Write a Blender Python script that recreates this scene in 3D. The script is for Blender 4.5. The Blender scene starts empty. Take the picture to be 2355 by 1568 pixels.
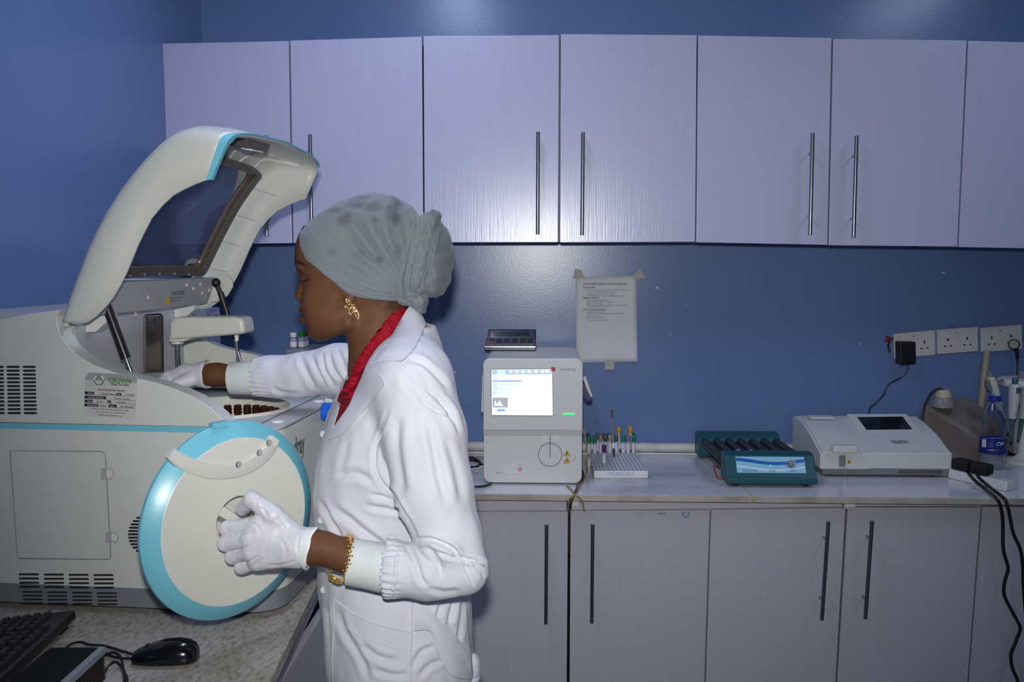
import bpy, bmesh, math, random
import numpy as np
from mathutils import Vector, Matrix
from mathutils.bvhtree import BVHTree

SC = bpy.context.scene
COL = SC.collection

# ------------------------------------------------------------------ camera
F_PX = 2000.0
CAM = Vector((0.0, 0.0, 1.6))
PITCH = math.atan(184.0 / F_PX)
YAW = math.atan(66.0 / F_PX)
cam_data = bpy.data.cameras.new('camera')
cam_data.sensor_fit = 'HORIZONTAL'
cam_data.sensor_width = 36.0
cam_data.lens = 36.0 * F_PX / 2355.0
cam_data.clip_start = 0.05
cam = bpy.data.objects.new('camera', cam_data)
COL.objects.link(cam)
cam.location = CAM
cam.rotation_euler = (math.pi / 2 - PITCH, 0, YAW)
SC.camera = cam

# ------------------------------------------------------------------ exposure
SC.view_settings.view_transform = 'Standard'
SC.view_settings.look = 'None'
SC.view_settings.exposure = 0.0
SC.view_settings.gamma = 1.0
SC.view_settings.use_curve_mapping = False

# ------------------------------------------------------------------ world (dim room ambience)
W = bpy.data.worlds.new('world')
SC.world = W
W.use_nodes = True
W.node_tree.nodes['Background'].inputs[0].default_value = (0.62, 0.72, 1.0, 1)
W.node_tree.nodes['Background'].inputs[1].default_value = 0.13

# ------------------------------------------------------------------ lights
def add_light(name, kind, loc, target, power, color=(1, 1, 1), **kw):
    d = bpy.data.lights.new(name, kind)
    d.energy = power
    d.color = color
    for k, v in kw.items():
        setattr(d, k, v)
    o = bpy.data.objects.new(name, d)
    COL.objects.link(o)
    o.location = loc
    o.rotation_euler = (Vector(target) - Vector(loc)).to_track_quat('-Z', 'Y').to_euler()
    return o

# the camera's own flash, a little above and left of the lens
add_light('camera_flash', 'SPOT', (-0.012, 0.02, 1.702), (-0.05, 3.0, 1.40), 112.0,
          (1.0, 0.985, 0.965), spot_size=math.radians(86), spot_blend=1.0, shadow_soft_size=0.022)
# two ceiling lamps of the room
for i, (lx, pw) in enumerate(((-0.39, 12.0), (1.75, 8.0))):
    add_light('ceiling_lamp', 'AREA', (lx, 1.86, 2.86), (lx, 1.86, 0), pw,
              (0.62, 0.72, 1.0), shape='RECTANGLE', size=0.14, size_y=0.9)

# ------------------------------------------------------------------ pixel -> world helpers (measuring the place)
_cy, _sy = math.cos(YAW), math.sin(YAW)
RIGHT = Vector((_cy, _sy, 0))
FWD = Vector((-_sy * math.cos(PITCH), _cy * math.cos(PITCH), -math.sin(PITCH)))
UP = RIGHT.cross(FWD)

def ray(px, py):
    return FWD + RIGHT * ((px - 1177.5) / F_PX) + UP * ((784.0 - py) / F_PX)

def onY(px, py, Y):
    d = ray(px, py)
    return CAM + d * (Y / d.y)

def onZ(px, py, Z):
    d = ray(px, py)
    return CAM + d * ((Z - CAM.z) / d.z)

def onX(px, py, X):
    d = ray(px, py)
    return CAM + d * (X / d.x)

def onP(px, py, p0, n):
    d = ray(px, py)
    return CAM + d * ((Vector(p0) - CAM).dot(n) / d.dot(n))

def proj_np(P):
    D = P - np.array(CAM)
    f = D @ np.array(FWD)
    return 1177.5 + F_PX * (D @ np.array(RIGHT)) / f, 784.0 - F_PX * (D @ np.array(UP)) / f

# ------------------------------------------------------------------ materials
def lin(c):
    c = c / 255.0
    return c / 12.92 if c <= 0.04045 else ((c + 0.055) / 1.055) ** 2.4

def rgb(r, g, b):
    return (lin(r), lin(g), lin(b), 1.0)

MATS = {}
def mat(name, col, rough=0.5, metal=0.0, spec=0.5, noise=None, bump=None, emit=None, alpha=None,
        trans=None, coat=0.0, sss=0.0, ior=None, attr=None, sheen=0.0):
    """noise=(scale, col2, lo, hi, (sx,sy,sz)); bump=(scale, strength, (sx,sy,sz))"""
    if name in MATS:
        return MATS[name]
    m = bpy.data.materials.new(name)
    m.use_nodes = True
    nt = m.node_tree
    b = nt.nodes['Principled BSDF']
    b.inputs['Base Color'].default_value = col
    b.inputs['Roughness'].default_value = rough
    b.inputs['Metallic'].default_value = metal
    b.inputs['Specular IOR Level'].default_value = spec
    if coat:
        b.inputs['Coat Weight'].default_value = coat
        b.inputs['Coat Roughness'].default_value = 0.12
    if sheen:
        b.inputs['Sheen Weight'].default_value = sheen
    if sss:
        b.inputs['Subsurface Weight'].default_value = sss
        b.inputs['Subsurface Radius'].default_value = (0.012, 0.005, 0.003)
        b.inputs['Subsurface Scale'].default_value = 1.0
    if ior:
        b.inputs['IOR'].default_value = ior
    if trans is not None:
        b.inputs['Transmission Weight'].default_value = trans
    if alpha is not None:
        b.inputs['Alpha'].default_value = alpha
    if emit:
        b.inputs['Emission Color'].default_value = emit[0]
        b.inputs['Emission Strength'].default_value = emit[1]
    tc = None
    def coords(scale):
        nonlocal tc
        if tc is None:
            tc = nt.nodes.new('ShaderNodeTexCoord')
        mp = nt.nodes.new('ShaderNodeMapping')
        mp.inputs['Scale'].default_value = scale
        nt.links.new(tc.outputs['Object'], mp.inputs['Vector'])
        return mp.outputs['Vector']
    base_out = None
    if attr:
        a = nt.nodes.new('ShaderNodeVertexColor')
        a.layer_name = attr
        base_out = a.outputs['Color']
        nt.links.new(base_out, b.inputs['Base Color'])
    if noise:
        sc, c2, lo, hi, axes = noise
        n = nt.nodes.new('ShaderNodeTexNoise')
        n.inputs['Scale'].default_value = sc
        n.inputs['Detail'].default_value = 6
        n.inputs['Roughness'].default_value = 0.6
        nt.links.new(coords(axes), n.inputs['Vector'])
        mr = nt.nodes.new('ShaderNodeMapRange')
        mr.inputs['From Min'].default_value = lo
        mr.inputs['From Max'].default_value = hi
        nt.links.new(n.outputs['Fac'], mr.inputs['Value'])
        mx = nt.nodes.new('ShaderNodeMix')
        mx.data_type = 'RGBA'
        mx.inputs['A'].default_value = col
        mx.inputs['B'].default_value = c2
        if base_out:
            nt.links.new(base_out, mx.inputs['A'])
        nt.links.new(mr.outputs['Result'], mx.inputs['Factor'])
        nt.links.new(mx.outputs['Result'], b.inputs['Base Color'])
    if bump:
        sc, st, axes = bump
        n = nt.nodes.new('ShaderNodeTexNoise')
        n.inputs['Scale'].default_value = sc
        n.inputs['Detail'].default_value = 4
        nt.links.new(coords(axes), n.inputs['Vector'])
        bp = nt.nodes.new('ShaderNodeBump')
        bp.inputs['Strength'].default_value = st
        bp.inputs['Distance'].default_value = 0.002
        nt.links.new(n.outputs['Fac'], bp.inputs['Height'])
        nt.links.new(bp.outputs['Normal'], b.inputs['Normal'])
    MATS[name] = m
    return m

ONE = (1, 1, 1)
M_WALL = mat('wall_paint', rgb(102, 128, 174), 0.27, noise=(1.3, rgb(92, 118, 165), 0.4, 0.75, ONE), bump=(210, 0.10, ONE), spec=0.55)
M_CAB = mat('cabinet_laminate', rgb(184, 185, 212), 0.26, spec=0.7, noise=(3, rgb(181, 182, 207), 0.35, 0.7, (30, 30, 1.2)), bump=(14, 0.16, (22, 22, 0.5)))
M_CABIN = mat('cabinet_carcass', rgb(120, 118, 135), 0.6)
M_CABLOW = mat('base_cabinet_laminate', rgb(180, 180, 191), 0.38, noise=(3, rgb(176, 176, 187), 0.35, 0.7, (30, 30, 1.2)), bump=(9, 0.2, (22, 22, 0.7)))
M_STEEL = mat('brushed_steel', rgb(150, 150, 152), 0.28, metal=1.0)
M_CHROME = mat('chrome', rgb(205, 205, 210), 0.12, metal=1.0)
M_MARBLE = mat('white_marble', rgb(206, 206, 212), 0.16, noise=(2.2, rgb(150, 148, 152), 0.52, 0.78, (1, 2.2, 1)))
M_MARBLE_EDGE = mat('marble_edge', rgb(176, 170, 160), 0.5, noise=(9, rgb(140, 128, 112), 0.45, 0.75, ONE), bump=(60, 0.4, ONE))
M_GRANITE = mat('granite', rgb(180, 176, 166), 0.35, noise=(130, rgb(128, 118, 106), 0.44, 0.74, (0.9, 0.4, 1)), bump=(90, 0.1, ONE))
M_FLOOR = mat('floor_tile', rgb(140, 138, 136), 0.35, noise=(4, rgb(120, 118, 116), 0.4, 0.7, ONE))
M_CEIL = mat('ceiling_paint', rgb(215, 218, 224), 0.8)
M_CREAM = mat('cream_plastic', rgb(203, 205, 198), 0.38, noise=(6, rgb(198, 200, 193), 0.4, 0.7, ONE))
M_CREAM2 = mat('ivory_plastic', rgb(211, 211, 202), 0.36)
M_GREYPL = mat('grey_plastic', rgb(120, 126, 132), 0.42)
M_LGREY = mat('light_grey_metal', rgb(168, 168, 170), 0.4)
M_DECK = mat('deck_plastic', rgb(190, 190, 190), 0.4)
M_BLUE = mat('aqua_trim', rgb(112, 190, 208), 0.34, spec=.8)
M_BLACK = mat('black_plastic', rgb(22, 22, 25), 0.35)
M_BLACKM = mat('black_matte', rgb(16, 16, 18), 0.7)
M_DARK = mat('dark_slot', rgb(30, 30, 32), 0.8)
M_WHITE = mat('white_plastic', rgb(214, 214, 212), 0.35)
M_WHITEPAINT = mat('white_pipe', rgb(205, 203, 196), 0.5, noise=(14, rgb(176, 172, 160), 0.5, 0.8, ONE))
M_PAPER = mat('paper', rgb(222, 224, 226), 0.85)
M_INK = mat('ink', rgb(70, 72, 80), 0.8)
M_INKDARK = mat('ink_dark', rgb(28, 28, 30), 0.7)
M_YELLOW = mat('warning_yellow', rgb(222, 176, 40), 0.5)

# ------------------------------------------------------------------ mesh pieces: each returns (verts, faces)
def V3(p):
    return Vector(p)

def box(c, s, R=None):
    c = V3(c)
    vs = []
    for z in (-.5, .5):
        for x, y in ((-.5, -.5), (.5, -.5), (.5, .5), (-.5, .5)):
            v = Vector((x * s[0], y * s[1], z * s[2]))
            if R is not None:
                v = R @ v
            vs.append(c + v)
    return vs, [(3, 2, 1, 0), (4, 5, 6, 7), (0, 1, 5, 4), (1, 2, 6, 5), (2, 3, 7, 6), (3, 0, 4, 7)]

def box2(a, b):
    return box([(a[i] + b[i]) / 2 for i in range(3)], [abs(b[i] - a[i]) for i in range(3)])

def hexa(bot, top):
    """8 corner solid: bot and top are lists of 4 points, same winding (counter-clockwise seen from top)"""
    vs = [V3(p) for p in bot] + [V3(p) for p in top]
    return vs, [(3, 2, 1, 0), (4, 5, 6, 7), (0, 1, 5, 4), (1, 2, 6, 5), (2, 3, 7, 6), (3, 0, 4, 7)]

def prism(pts, vec):
    pts = [V3(p) for p in pts]
    vec = V3(vec)
    n = len(pts)
    nr = Vector((0, 0, 0))
    for i in range(n):
        nr += pts[i].cross(pts[(i + 1) % n])
    vs = pts + [p + vec for p in pts]
    a, b = tuple(range(n)), tuple(range(n, 2 * n))
    flip = nr.dot(vec) > 0
    fs = [a[::-1] if flip else a, b if flip else b[::-1]]
    for i in range(n):
        j = (i + 1) % n
        q = (i, j, n + j, n + i)
        fs.append(q if flip else q[::-1])
    return vs, fs

def loft(rings, caps=True, closed=True):
    vs, fs = [], []
    n = len(rings[0])
    for r in rings:
        vs += [V3(p) for p in r]
    for i in range(len(rings) - 1):
        for j in range(n if closed else n - 1):
            k = (j + 1) % n
            fs.append((i * n + j, i * n + k, (i + 1) * n + k, (i + 1) * n + j))
    if caps and closed:
        fs.append(tuple(range(n))[::-1])
        fs.append(tuple(range((len(rings) - 1) * n, len(rings) * n)))
    return vs, fs

def frame_of(d):
    d = V3(d).normalized()
    a = Vector((0, 0, 1)) if abs(d.z) < 0.9 else Vector((1, 0, 0))
    x = d.cross(a).normalized()
    y = x.cross(d).normalized() * -1
    return x, d.cross(x), d

def cyl(p0, p1, r0, r1=None, n=20, caps=True):
    p0, p1 = V3(p0), V3(p1)
    r1 = r0 if r1 is None else r1
    x, y, d = frame_of(p1 - p0)
    ring = lambda p, r: [p + (x * math.cos(t) + y * math.sin(t)) * r for t in [2 * math.pi * i / n for i in range(n)]]
    return loft([ring(p0, r0), ring(p1, r1)], caps)

def lathe(prof, c, axis=(0, 0, 1), n=28, caps=True):
    """prof: list of (radius, height along axis)"""
    c = V3(c)
    x, y, d = frame_of(axis)
    rings = []
    for r, h in prof:
        r = max(r, 1e-5)
        rings.append([c + d * h + (x * math.cos(t) + y * math.sin(t)) * r for t in [2 * math.pi * i / n for i in range(n)]])
    return loft(rings, caps)

def spline(pts, sub=8):
    pts = [V3(p) for p in pts]
    if len(pts) < 3:
        return pts
    P = [pts[0] * 2 - pts[1]] + pts + [pts[-1] * 2 - pts[-2]]
    out = []
    for i in range(1, len(P) - 2):
        a, b, c, d = P[i - 1], P[i], P[i + 1], P[i + 2]
        for k in range(sub):
            t = k / sub
            out.append(0.5 * ((2 * b) + (c - a) * t + (2 * a - 5 * b + 4 * c - d) * t * t + (3 * b - a - 3 * c + d) * t ** 3))
    out.append(pts[-1])
    return out

def tube(pts, r, n=10, sub=8, caps=True):
    P = spline(pts, sub)
    rings = []
    x = None
    for i, p in enumerate(P):
        d = (P[min(i + 1, len(P) - 1)] - P[max(i - 1, 0)])
        if d.length < 1e-9:
            d = Vector((0, 0, 1))
        d.normalize()
        if x is None:
            x = frame_of(d)[0]
        x = (x - d * x.dot(d)).normalized()
        y = d.cross(x)
        rr = r(i / (len(P) - 1)) if callable(r) else r
        rings.append([p + (x * math.cos(t) + y * math.sin(t)) * rr for t in [2 * math.pi * k / n for k in range(n)]])
    return loft(rings, caps)

def ellipsoid(c, r, R=None, nu=20, nv=12):
    c = V3(c)
    rings = []
    for i in range(nv + 1):
        ph = math.pi * i / nv
        ring = []
        for j in range(nu):
            th = 2 * math.pi * j / nu
            v = Vector((r[0] * max(math.sin(ph), 1e-4) * math.cos(th), r[1] * max(math.sin(ph), 1e-4) * math.sin(th), -r[2] * math.cos(ph)))
            if R is not None:
                v = R @ v
            ring.append(c + v)
        rings.append(ring)
    return loft(rings)

def rrect(cx, cy, w, h, r, n=6):
    out = []
    for sx, sy, a0 in ((1, 1, 0), (-1, 1, 90), (-1, -1, 180), (1, -1, 270)):
        for k in range(n + 1):
            a = math.radians(a0 + 90 * k / n)
            out.append((cx + sx * (w / 2 - r) + r * math.cos(a), cy + sy * (h / 2 - r) + r * math.sin(a)))
    return out

def quadsheet(a, b, c, d, t=0.0006):
    """thin sheet a,b,c,d with thickness t towards its normal"""
    a, b, c, d = V3(a), V3(b), V3(c), V3(d)
    n = (b - a).cross(d - a).normalized() * t
    return prism([a, b, c, d], n)

# ------------------------------------------------------------------ objects
def join(parts):
    vs, fs = [], []
    for v, f in parts:
        o = len(vs)
        vs += list(v)
        fs += [tuple(i + o for i in q) for q in f]
    return vs, fs

def obj(name, parts, material, parent=None, bevel=0.0, seg=2, angle=35, origin=None, label=None, cat=None, group=None,
        kind=None, bev_angle=30, smooth=True):
    """one mesh object from pieces given in world space"""
    if isinstance(parts, tuple):
        parts = [parts]
    me = bpy.data.meshes.new(name)
    vs, fs = join(parts)
    off = Vector((0, 0, 0))
    top = parent
    while top is not None:
        off += top.location
        top = top.parent
    if origin is not None:
        off = V3(origin)
    me.from_pydata([tuple(V3(v) - off) for v in vs], [], fs)
    me.update()
    bm = bmesh.new()
    bm.from_mesh(me)
    bmesh.ops.recalc_face_normals(bm, faces=bm.faces)
    if bevel:
        es = [e for e in bm.edges if len(e.link_faces) == 2 and e.calc_face_angle(0) > math.radians(bev_angle)]
        bmesh.ops.bevel(bm, geom=es, offset=bevel, segments=seg, profile=0.5, affect='EDGES', clamp_overlap=True)
    bm.to_mesh(me)
    bm.free()
    if smooth:
        me.polygons.foreach_set('use_smooth', [True] * len(me.polygons))
        me.set_sharp_from_angle(angle=math.radians(angle))
    if material is not None:
        me.materials.append(material)
    o = bpy.data.objects.new(name, me)
    COL.objects.link(o)
    if bevel and smooth:
        wn = o.modifiers.new('weighted_normals', 'WEIGHTED_NORMAL')
        wn.mode = 'FACE_AREA'
        wn.weight = 100
        wn.keep_sharp = True
    if origin is not None:
        o.location = off
    if parent is not None:
        o.parent = parent
    tag(o, label, cat, group, kind)
    return o

def tag(o, label=None, cat=None, group=None, kind=None):
    if label: o['label'] = label
    if cat: o['category'] = cat
    if group: o['group'] = group
    if kind: o['kind'] = kind
    return o

def thing(name, loc, label, cat, group=None):
    o = bpy.data.objects.new(name, None)
    o.empty_display_size = 0.05
    COL.objects.link(o)
    o.location = loc
    return tag(o, label, cat, group)

def copy_tree(o, parent=None):
    c = o.copy()
    COL.objects.link(c)
    c.parent = parent
    for ch in list(o.children):
        copy_tree(ch, c)
    return c

def text(body, o, xd, yd, size, material, parent, name='lettering', thick=0.0004, align='CENTER', shear=0.0, bold=0.0, width=1.0, label=None):
    """lettering lying on a surface: o = anchor, xd/yd = reading and up directions, size = cap height-ish in metres"""
    cu = bpy.data.curves.new(name, 'FONT')
    cu.body = body
    cu.size = size
    cu.align_x = align
    cu.align_y = 'CENTER'
    cu.shear = shear
    cu.offset = bold
    cu.resolution_u = 3
    tmp = bpy.data.objects.new(name, cu)
    COL.objects.link(tmp)
    dg = bpy.context.evaluated_depsgraph_get()
    me = bpy.data.meshes.new_from_object(tmp.evaluated_get(dg))
    bpy.data.objects.remove(tmp)
    xd, yd = V3(xd).normalized(), V3(yd).normalized()
    nd = xd.cross(yd).normalized()
    vs = [V3(o) + xd * v.co.x * width + yd * v.co.y + nd * thick for v in me.vertices]
    fs = [tuple(p.vertices) for p in me.polygons]
    bpy.data.meshes.remove(me)
    return obj(name, (vs, fs), material, parent, smooth=False, label=label)
# ================================================================== THE ROOM
Y_WALL, Y_UP, Y_LOW, Y_EDGE = 3.16, 2.83, 2.585, 2.555
X_LEFT = onY(462, 20, Y_WALL).x
Z_C = onY(1600, 1140, Y_EDGE).z            # top of the marble worktop
Z_CEIL = 2.95
X_RIGHT = 3.1
obj('wall_back', box2((X_LEFT - 0.1, Y_WALL, 0), (X_RIGHT, Y_WALL + 0.1, Z_CEIL)), M_WALL, kind='structure')
obj('wall_left', box2((X_LEFT - 0.1, -1.6, 0), (X_LEFT, Y_WALL, Z_CEIL)), M_WALL, kind='structure')
obj('wall_right', box2((X_RIGHT, -1.6, 0), (X_RIGHT + 0.1, Y_WALL + 0.1, Z_CEIL)), M_WALL, kind='structure')
obj('floor', box2((X_LEFT - 0.1, -1.6, -0.1), (X_RIGHT + 0.1, Y_WALL + 0.1, 0)), M_FLOOR, kind='structure')
obj('ceiling', box2((X_LEFT - 0.1, -1.6, Z_CEIL), (X_RIGHT + 0.1, Y_WALL + 0.1, Z_CEIL + 0.1)), M_CEIL, kind='structure')

# flecks where the paint has chipped off the back wall
M_CHIP = mat('bare_plaster', rgb(196, 198, 202), 0.9)
for k, (cx, cy, r) in enumerate(((1276, 693, 2.5), (1511, 661, 5), (1541, 769, 2.5), (1977, 791, 3), (2170, 627, 4), (1047, 856, 3), (1581, 700, 1.5))):
    rng = random.Random(k)
    pts = [onY(cx + r * rng.uniform(.6, 1.2) * math.cos(a), cy + r * .7 * rng.uniform(.6, 1.2) * math.sin(a), Y_WALL - 0.0003)
           for a in [i * math.pi / 4 for i in range(8)]]
    obj('trim_%d' % (k + 1), prism(pts, (0, -0.0006, 0)), M_CHIP, kind='structure')

# ------------------------------------------------------------------ wall cabinets
def bar_handle(a, b, out, r, root, name='handle'):
    """bar from a to b standing off along `out` (vector from bar to door face)"""
    a, b, out = V3(a), V3(b), V3(out)
    h = obj(name, [cyl(a, b, r, n=18)], M_STEEL, root, bevel=0.0012, label='brushed steel bar handle')
    for t in (0.19, 0.81):
        p = a.lerp(b, t)
        obj('post', cyl(p, p + out, r * 0.62, n=12), M_STEEL, h)
    return h

def door_slab(c4, thick, root, material, name='door'):
    """c4: four world corners tl,tr,br,bl of the front face"""
    return obj(name, prism([c4[0], c4[1], c4[2], c4[3]], (0, thick, 0)), material, root, bevel=0.0015, seg=2)

UP_DOORS = [
    ((372, 100), (664, 94), (671, 559), (374, 563)),
    ((667.5, 93), (970.5, 84), (973.5, 557.5), (674.5, 559)),
    ((974, 83), (1285.5, 80), (1283.5, 557), (976.5, 557.5)),
    ((1290, 78), (1602.5, 80.5), (1598.5, 556), (1287.5, 557.5)),
    ((1605.5, 81), (1912.5, 87), (1903, 563), (1601.5, 557)),
    ((1916.5, 89), (2223.5, 93), (2201.5, 567), (1906.5, 564)),
    ((2227, 94), (2545, 101), (2516, 574), (2205, 568)),
    ((2548, 101), (2870, 108), (2836, 581), (2519, 574))]
UP_HANDLES = [((612, 311), (614, 543)), ((713, 309), (717, 545)), ((1237.5, 303), (1236.5, 538.5)), ((1341, 304), (1338.5, 540)),
              ((1869, 306), (1863, 540)), ((1970, 312), (1963, 546)), ((2495, 318), (2484, 552)), ((2606, 322), (2594, 556))]
UP_LABELS = ['pale lilac wall cabinet at the left corner above the open analyser lid',
             'pale lilac wall cabinet over the screen analyser and taped notice',
             'pale lilac wall cabinet over the teal roller machine',
             'pale lilac wall cabinet cut by the right picture edge']
for k in range(4):
    d0, d1 = UP_DOORS[2 * k], UP_DOORS[2 * k + 1]
    W0 = [onY(p[0], p[1], Y_UP) for p in d0]
    W1 = [onY(p[0], p[1], Y_UP) for p in d1]
    xa, xb = min(p.x for p in W0) + .002, max(p.x for p in W1) - .004
    zt = min(W0[0].z, W0[1].z, W1[0].z, W1[1].z) - .002
    zb = max(W0[2].z, W0[3].z, W1[2].z, W1[3].z) + .002
    xa = max(xa, X_LEFT + .002)
    root = thing('wall_cabinet', ((xa + xb) / 2, Y_WALL - .16, zb), UP_LABELS[k], 'cabinet', 'lilac wall cabinets along the back wall')
    obj('carcass', box2((xa, Y_UP + .0195, zb), (xb, Y_WALL - .001, zt)), M_CABIN, root)
    for d, w, hd in ((d0, W0, UP_HANDLES[2 * k]), (d1, W1, UP_HANDLES[2 * k + 1])):
        dr = door_slab(w, .018, root, M_CAB)
        a, b = onY(hd[0][0], hd[0][1], Y_UP - .034), onY(hd[1][0], hd[1][1], Y_UP - .034)
        bar_handle(a, b, (0, .034, 0), .0062, dr)

# ------------------------------------------------------------------ base cabinets and worktop
ZB = 0.10
LOW_X = [((985, 1178), (1306.5, 1176.5), 1303.5, 984), ((1312, 1175), (1631.5, 1173), 1619.5, 1310), ((1635.5, 1172.5), (1944.5, 1168), 1921.5, 1623),
         ((1950, 1167), (2255.5, 1167), 2225, 1926), ((2260, 1166), (2575, 1164), 2540, 2229), ((2580, 1164), (2880, 1162), 2840, 2545)]
LOW_HANDLES = [((1257, 1206), (1255.5, 1434)), ((1363, 1205), (1361, 1432)), ((1905, 1199), (1890, 1425)), ((2005.5, 1197), (1990, 1422)), None, None]
LOW_LABELS = ['lilac base cabinet behind the person in the white coat', 'lilac base cabinet under the tube rack with blue scribbles on its edge',
              'lilac base cabinet door pair under the white desktop analyser', 'lilac base cabinet at the right behind two hanging black cables']
def low_corner(top, xb):
    t = onY(top[0], top[1], Y_LOW)
    q = onY(xb, 1568, Y_LOW)
    k = (ZB - t.z) / (q.z - t.z)
    return t, t.lerp(q, k)
pairs = [(0,), (1, 2), (3, 4), (5,)]
LOW_LABELS = ['lilac base cabinet with one door beside the person in the white coat',
              'lilac two-door base cabinet under the tube rack and teal roller machine',
              'lilac base cabinet under the water bottle behind hanging black cables',
              'lilac base cabinet beyond the right picture edge']
base_roots = []
for k, idx in enumerate(pairs):
    ws = []
    for i in idx:
        tl, tr, xr, xl = LOW_X[i]
        a, d = low_corner(tl, xl)
        b, c = low_corner(tr, xr)
        ws.append((a, b, c, d))
    xa, xb = min(w[0].x for w in ws) + .004, max(w[1].x for w in ws) - .004
    if k == 0:
        xa = X_LEFT + .76
    zt = Z_C - .021
    if k == 3:
        continue
    root = thing('base_cabinet', ((xa + xb) / 2, 2.87, 0), LOW_LABELS[k], 'cabinet', 'lilac base cabinets under the marble worktop')
    base_roots.append(root)
    obj('carcass', box2((xa, Y_LOW + .0195, ZB), (xb, Y_WALL - .002, zt)), M_CABLOW, root)
    obj('plinth', box2((xa, Y_LOW + .07, 0.0), (xb, Y_LOW + .09, ZB)), M_CABIN, root)
    for i, w in zip(idx, ws):
        dr = door_slab(w, .018, root, M_CABLOW)
        if LOW_HANDLES[i]:
            hd = LOW_HANDLES[i]
            a, b = onY(hd[0][0], hd[0][1], Y_LOW - .034), onY(hd[1][0], hd[1][1], Y_LOW - .034)
            bar_handle(a, b, (0, .034, 0), .0058, dr)
        if i == 1:
            M_SCRIB = mat('blue_ink', rgb(70, 130, 170), 0.7)
            pts = [onY(px, py, Y_LOW - .0006) for px, py in ((1514, 1177), (1514, 1180), (1518, 1182), (1522, 1179), (1526, 1182), (1531, 1179))]
            sc = [tube(pts, .0012, 6, 4)]
            pts = [onY(px, py, Y_LOW - .0006) for px, py in ((1569, 1176), (1570, 1184), (1577, 1190), (1584, 1185), (1585, 1177))]
            sc.append(tube(pts, .0013, 6, 4))
            pts = [onY(1577 + 4 * math.cos(a), 1181 + 3 * math.sin(a), Y_LOW - .0006) for a in [i * .7 for i in range(9)]]
            sc.append(tube(pts, .0009, 6, 3))
            obj('scribble', sc, M_SCRIB, dr, label='blue pen scribbles on the door edge')
    # small cream spacer blocks behind the rail where two units meet
    if k > 0:
        x0 = xa
        obj('spacer', box2((x0 - .012, Y_LOW + .006, zt - .024), (x0 + .020, Y_LOW + .0195, zt)), M_CREAM2, root, label='cream spacer block')

xs = onY(1731, 1146, Y_EDGE).x
def worktop(x0, x1, label):
    root = thing('worktop', ((x0 + x1) / 2, 2.85, Z_C - .02), label, 'worktop')
    obj('slab', box2((x0, Y_EDGE + .004, Z_C - .019), (x1, Y_WALL - .001, Z_C)), M_MARBLE, root, bevel=0.002)
    obj('front_edge', box2((x0, Y_EDGE, Z_C - .0195), (x1, Y_EDGE + .0055, Z_C - .0005)), M_MARBLE_EDGE, root, bevel=0.002, label='worn beige marble edge')
    return root
worktop(X_LEFT + .001, xs - .0015, 'grey white marble worktop slab under the screen analyser and tube rack')
worktop(xs + .0015, X_RIGHT - .01, 'grey white marble worktop slab under the white desktop analyser, right of yellow seam')
obj('worktop_seam', box2((xs - .0014, Y_EDGE + .001, Z_C - .019), (xs + .0014, Y_WALL - .005, Z_C - .001)), mat('yellow_grout', rgb(178, 160, 80), .7), kind='structure',
    label='thin yellow grout seam between two marble slabs', cat='seam', origin=(xs, 2.8, Z_C - .019))

# ------------------------------------------------------------------ side counter along the left wall
Z_S = Z_C - 0.004
eA, eB = onZ(735, 1330, Z_S), onZ(620, 1568, Z_S)
dirE = (eB - eA)
def edgeX(Y):
    return eA.x + dirE.x * (Y - eA.y) / dirE.y
YN = 0.95
root = thing('side_counter', (X_LEFT + .4, 1.75, 0), 'speckled grey granite counter along the left wall under the big analyser', 'counter')
obj('granite_slab', prism([(X_LEFT + .001, YN, Z_S), (edgeX(YN), YN, Z_S), (edgeX(Y_EDGE - .003), Y_EDGE - .003, Z_S), (X_LEFT + .001, Y_EDGE - .003, Z_S)], (0, 0, -.028)),
    M_GRANITE, root, bevel=.004)
M_FASC = mat('side_fascia_laminate', rgb(150, 146, 176), .4, noise=(3, rgb(140, 136, 168), .35, .7, (30, 30, 1.2)))
fx = lambda Y: edgeX(Y) - .014
obj('fascia', prism([(fx(YN), YN, Z_S - .029), (fx(Y_EDGE - .01), Y_EDGE - .01, Z_S - .029), (fx(Y_EDGE - .01), Y_EDGE - .01, Z_S - .070), (fx(YN), YN, Z_S - .070)], (-.018, 0, 0)), M_FASC, root)
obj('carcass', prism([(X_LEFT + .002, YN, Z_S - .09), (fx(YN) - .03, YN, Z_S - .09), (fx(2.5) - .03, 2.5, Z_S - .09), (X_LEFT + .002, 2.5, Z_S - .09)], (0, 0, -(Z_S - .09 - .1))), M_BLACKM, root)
zd = Z_S - .079
d0, d1 = onZ(653, 1568, zd), onZ(744, 1431, zd)
dx = min(d0.x, d1.x)
obj('drawer_front', box2((edgeX(1.9) + .011, 1.30, .14), (edgeX(1.9) - .007, 2.28, zd)), M_CABLOW, root, bevel=.0015, label='lilac drawer front standing slightly open')
obj('plinth', box2((X_LEFT + .002, YN, 0), (edgeX(2) - .10, 2.5, .10)), M_CABIN, root)
# ================================================================== CHEMISTRY ANALYSER (big instrument on the side counter)
TH = math.radians(4.0)
MU = Vector((math.cos(TH), -math.sin(TH), 0))     # towards the instrument's front (picture right)
MW = Vector((math.sin(TH), math.cos(TH), 0))      # away from the viewer
P0 = onZ(300, 1412, Z_S)
WID = P0.y * (1 / (1 - .24) - 1)                  # instrument width

def mp(px, py, w=0.0):
    return onP(px, py, P0 + MW * w, MW)
def muv(px, py, w=0.0):
    d = mp(px, py, w) - P0
    return d.dot(MU), d.z
def mpt(u, w, z):
    return P0 + MU * u + MW * w + Vector((0, 0, z))
def mface(px, py, u):
    return onP(px, py, P0 + MU * u, MU)

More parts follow.
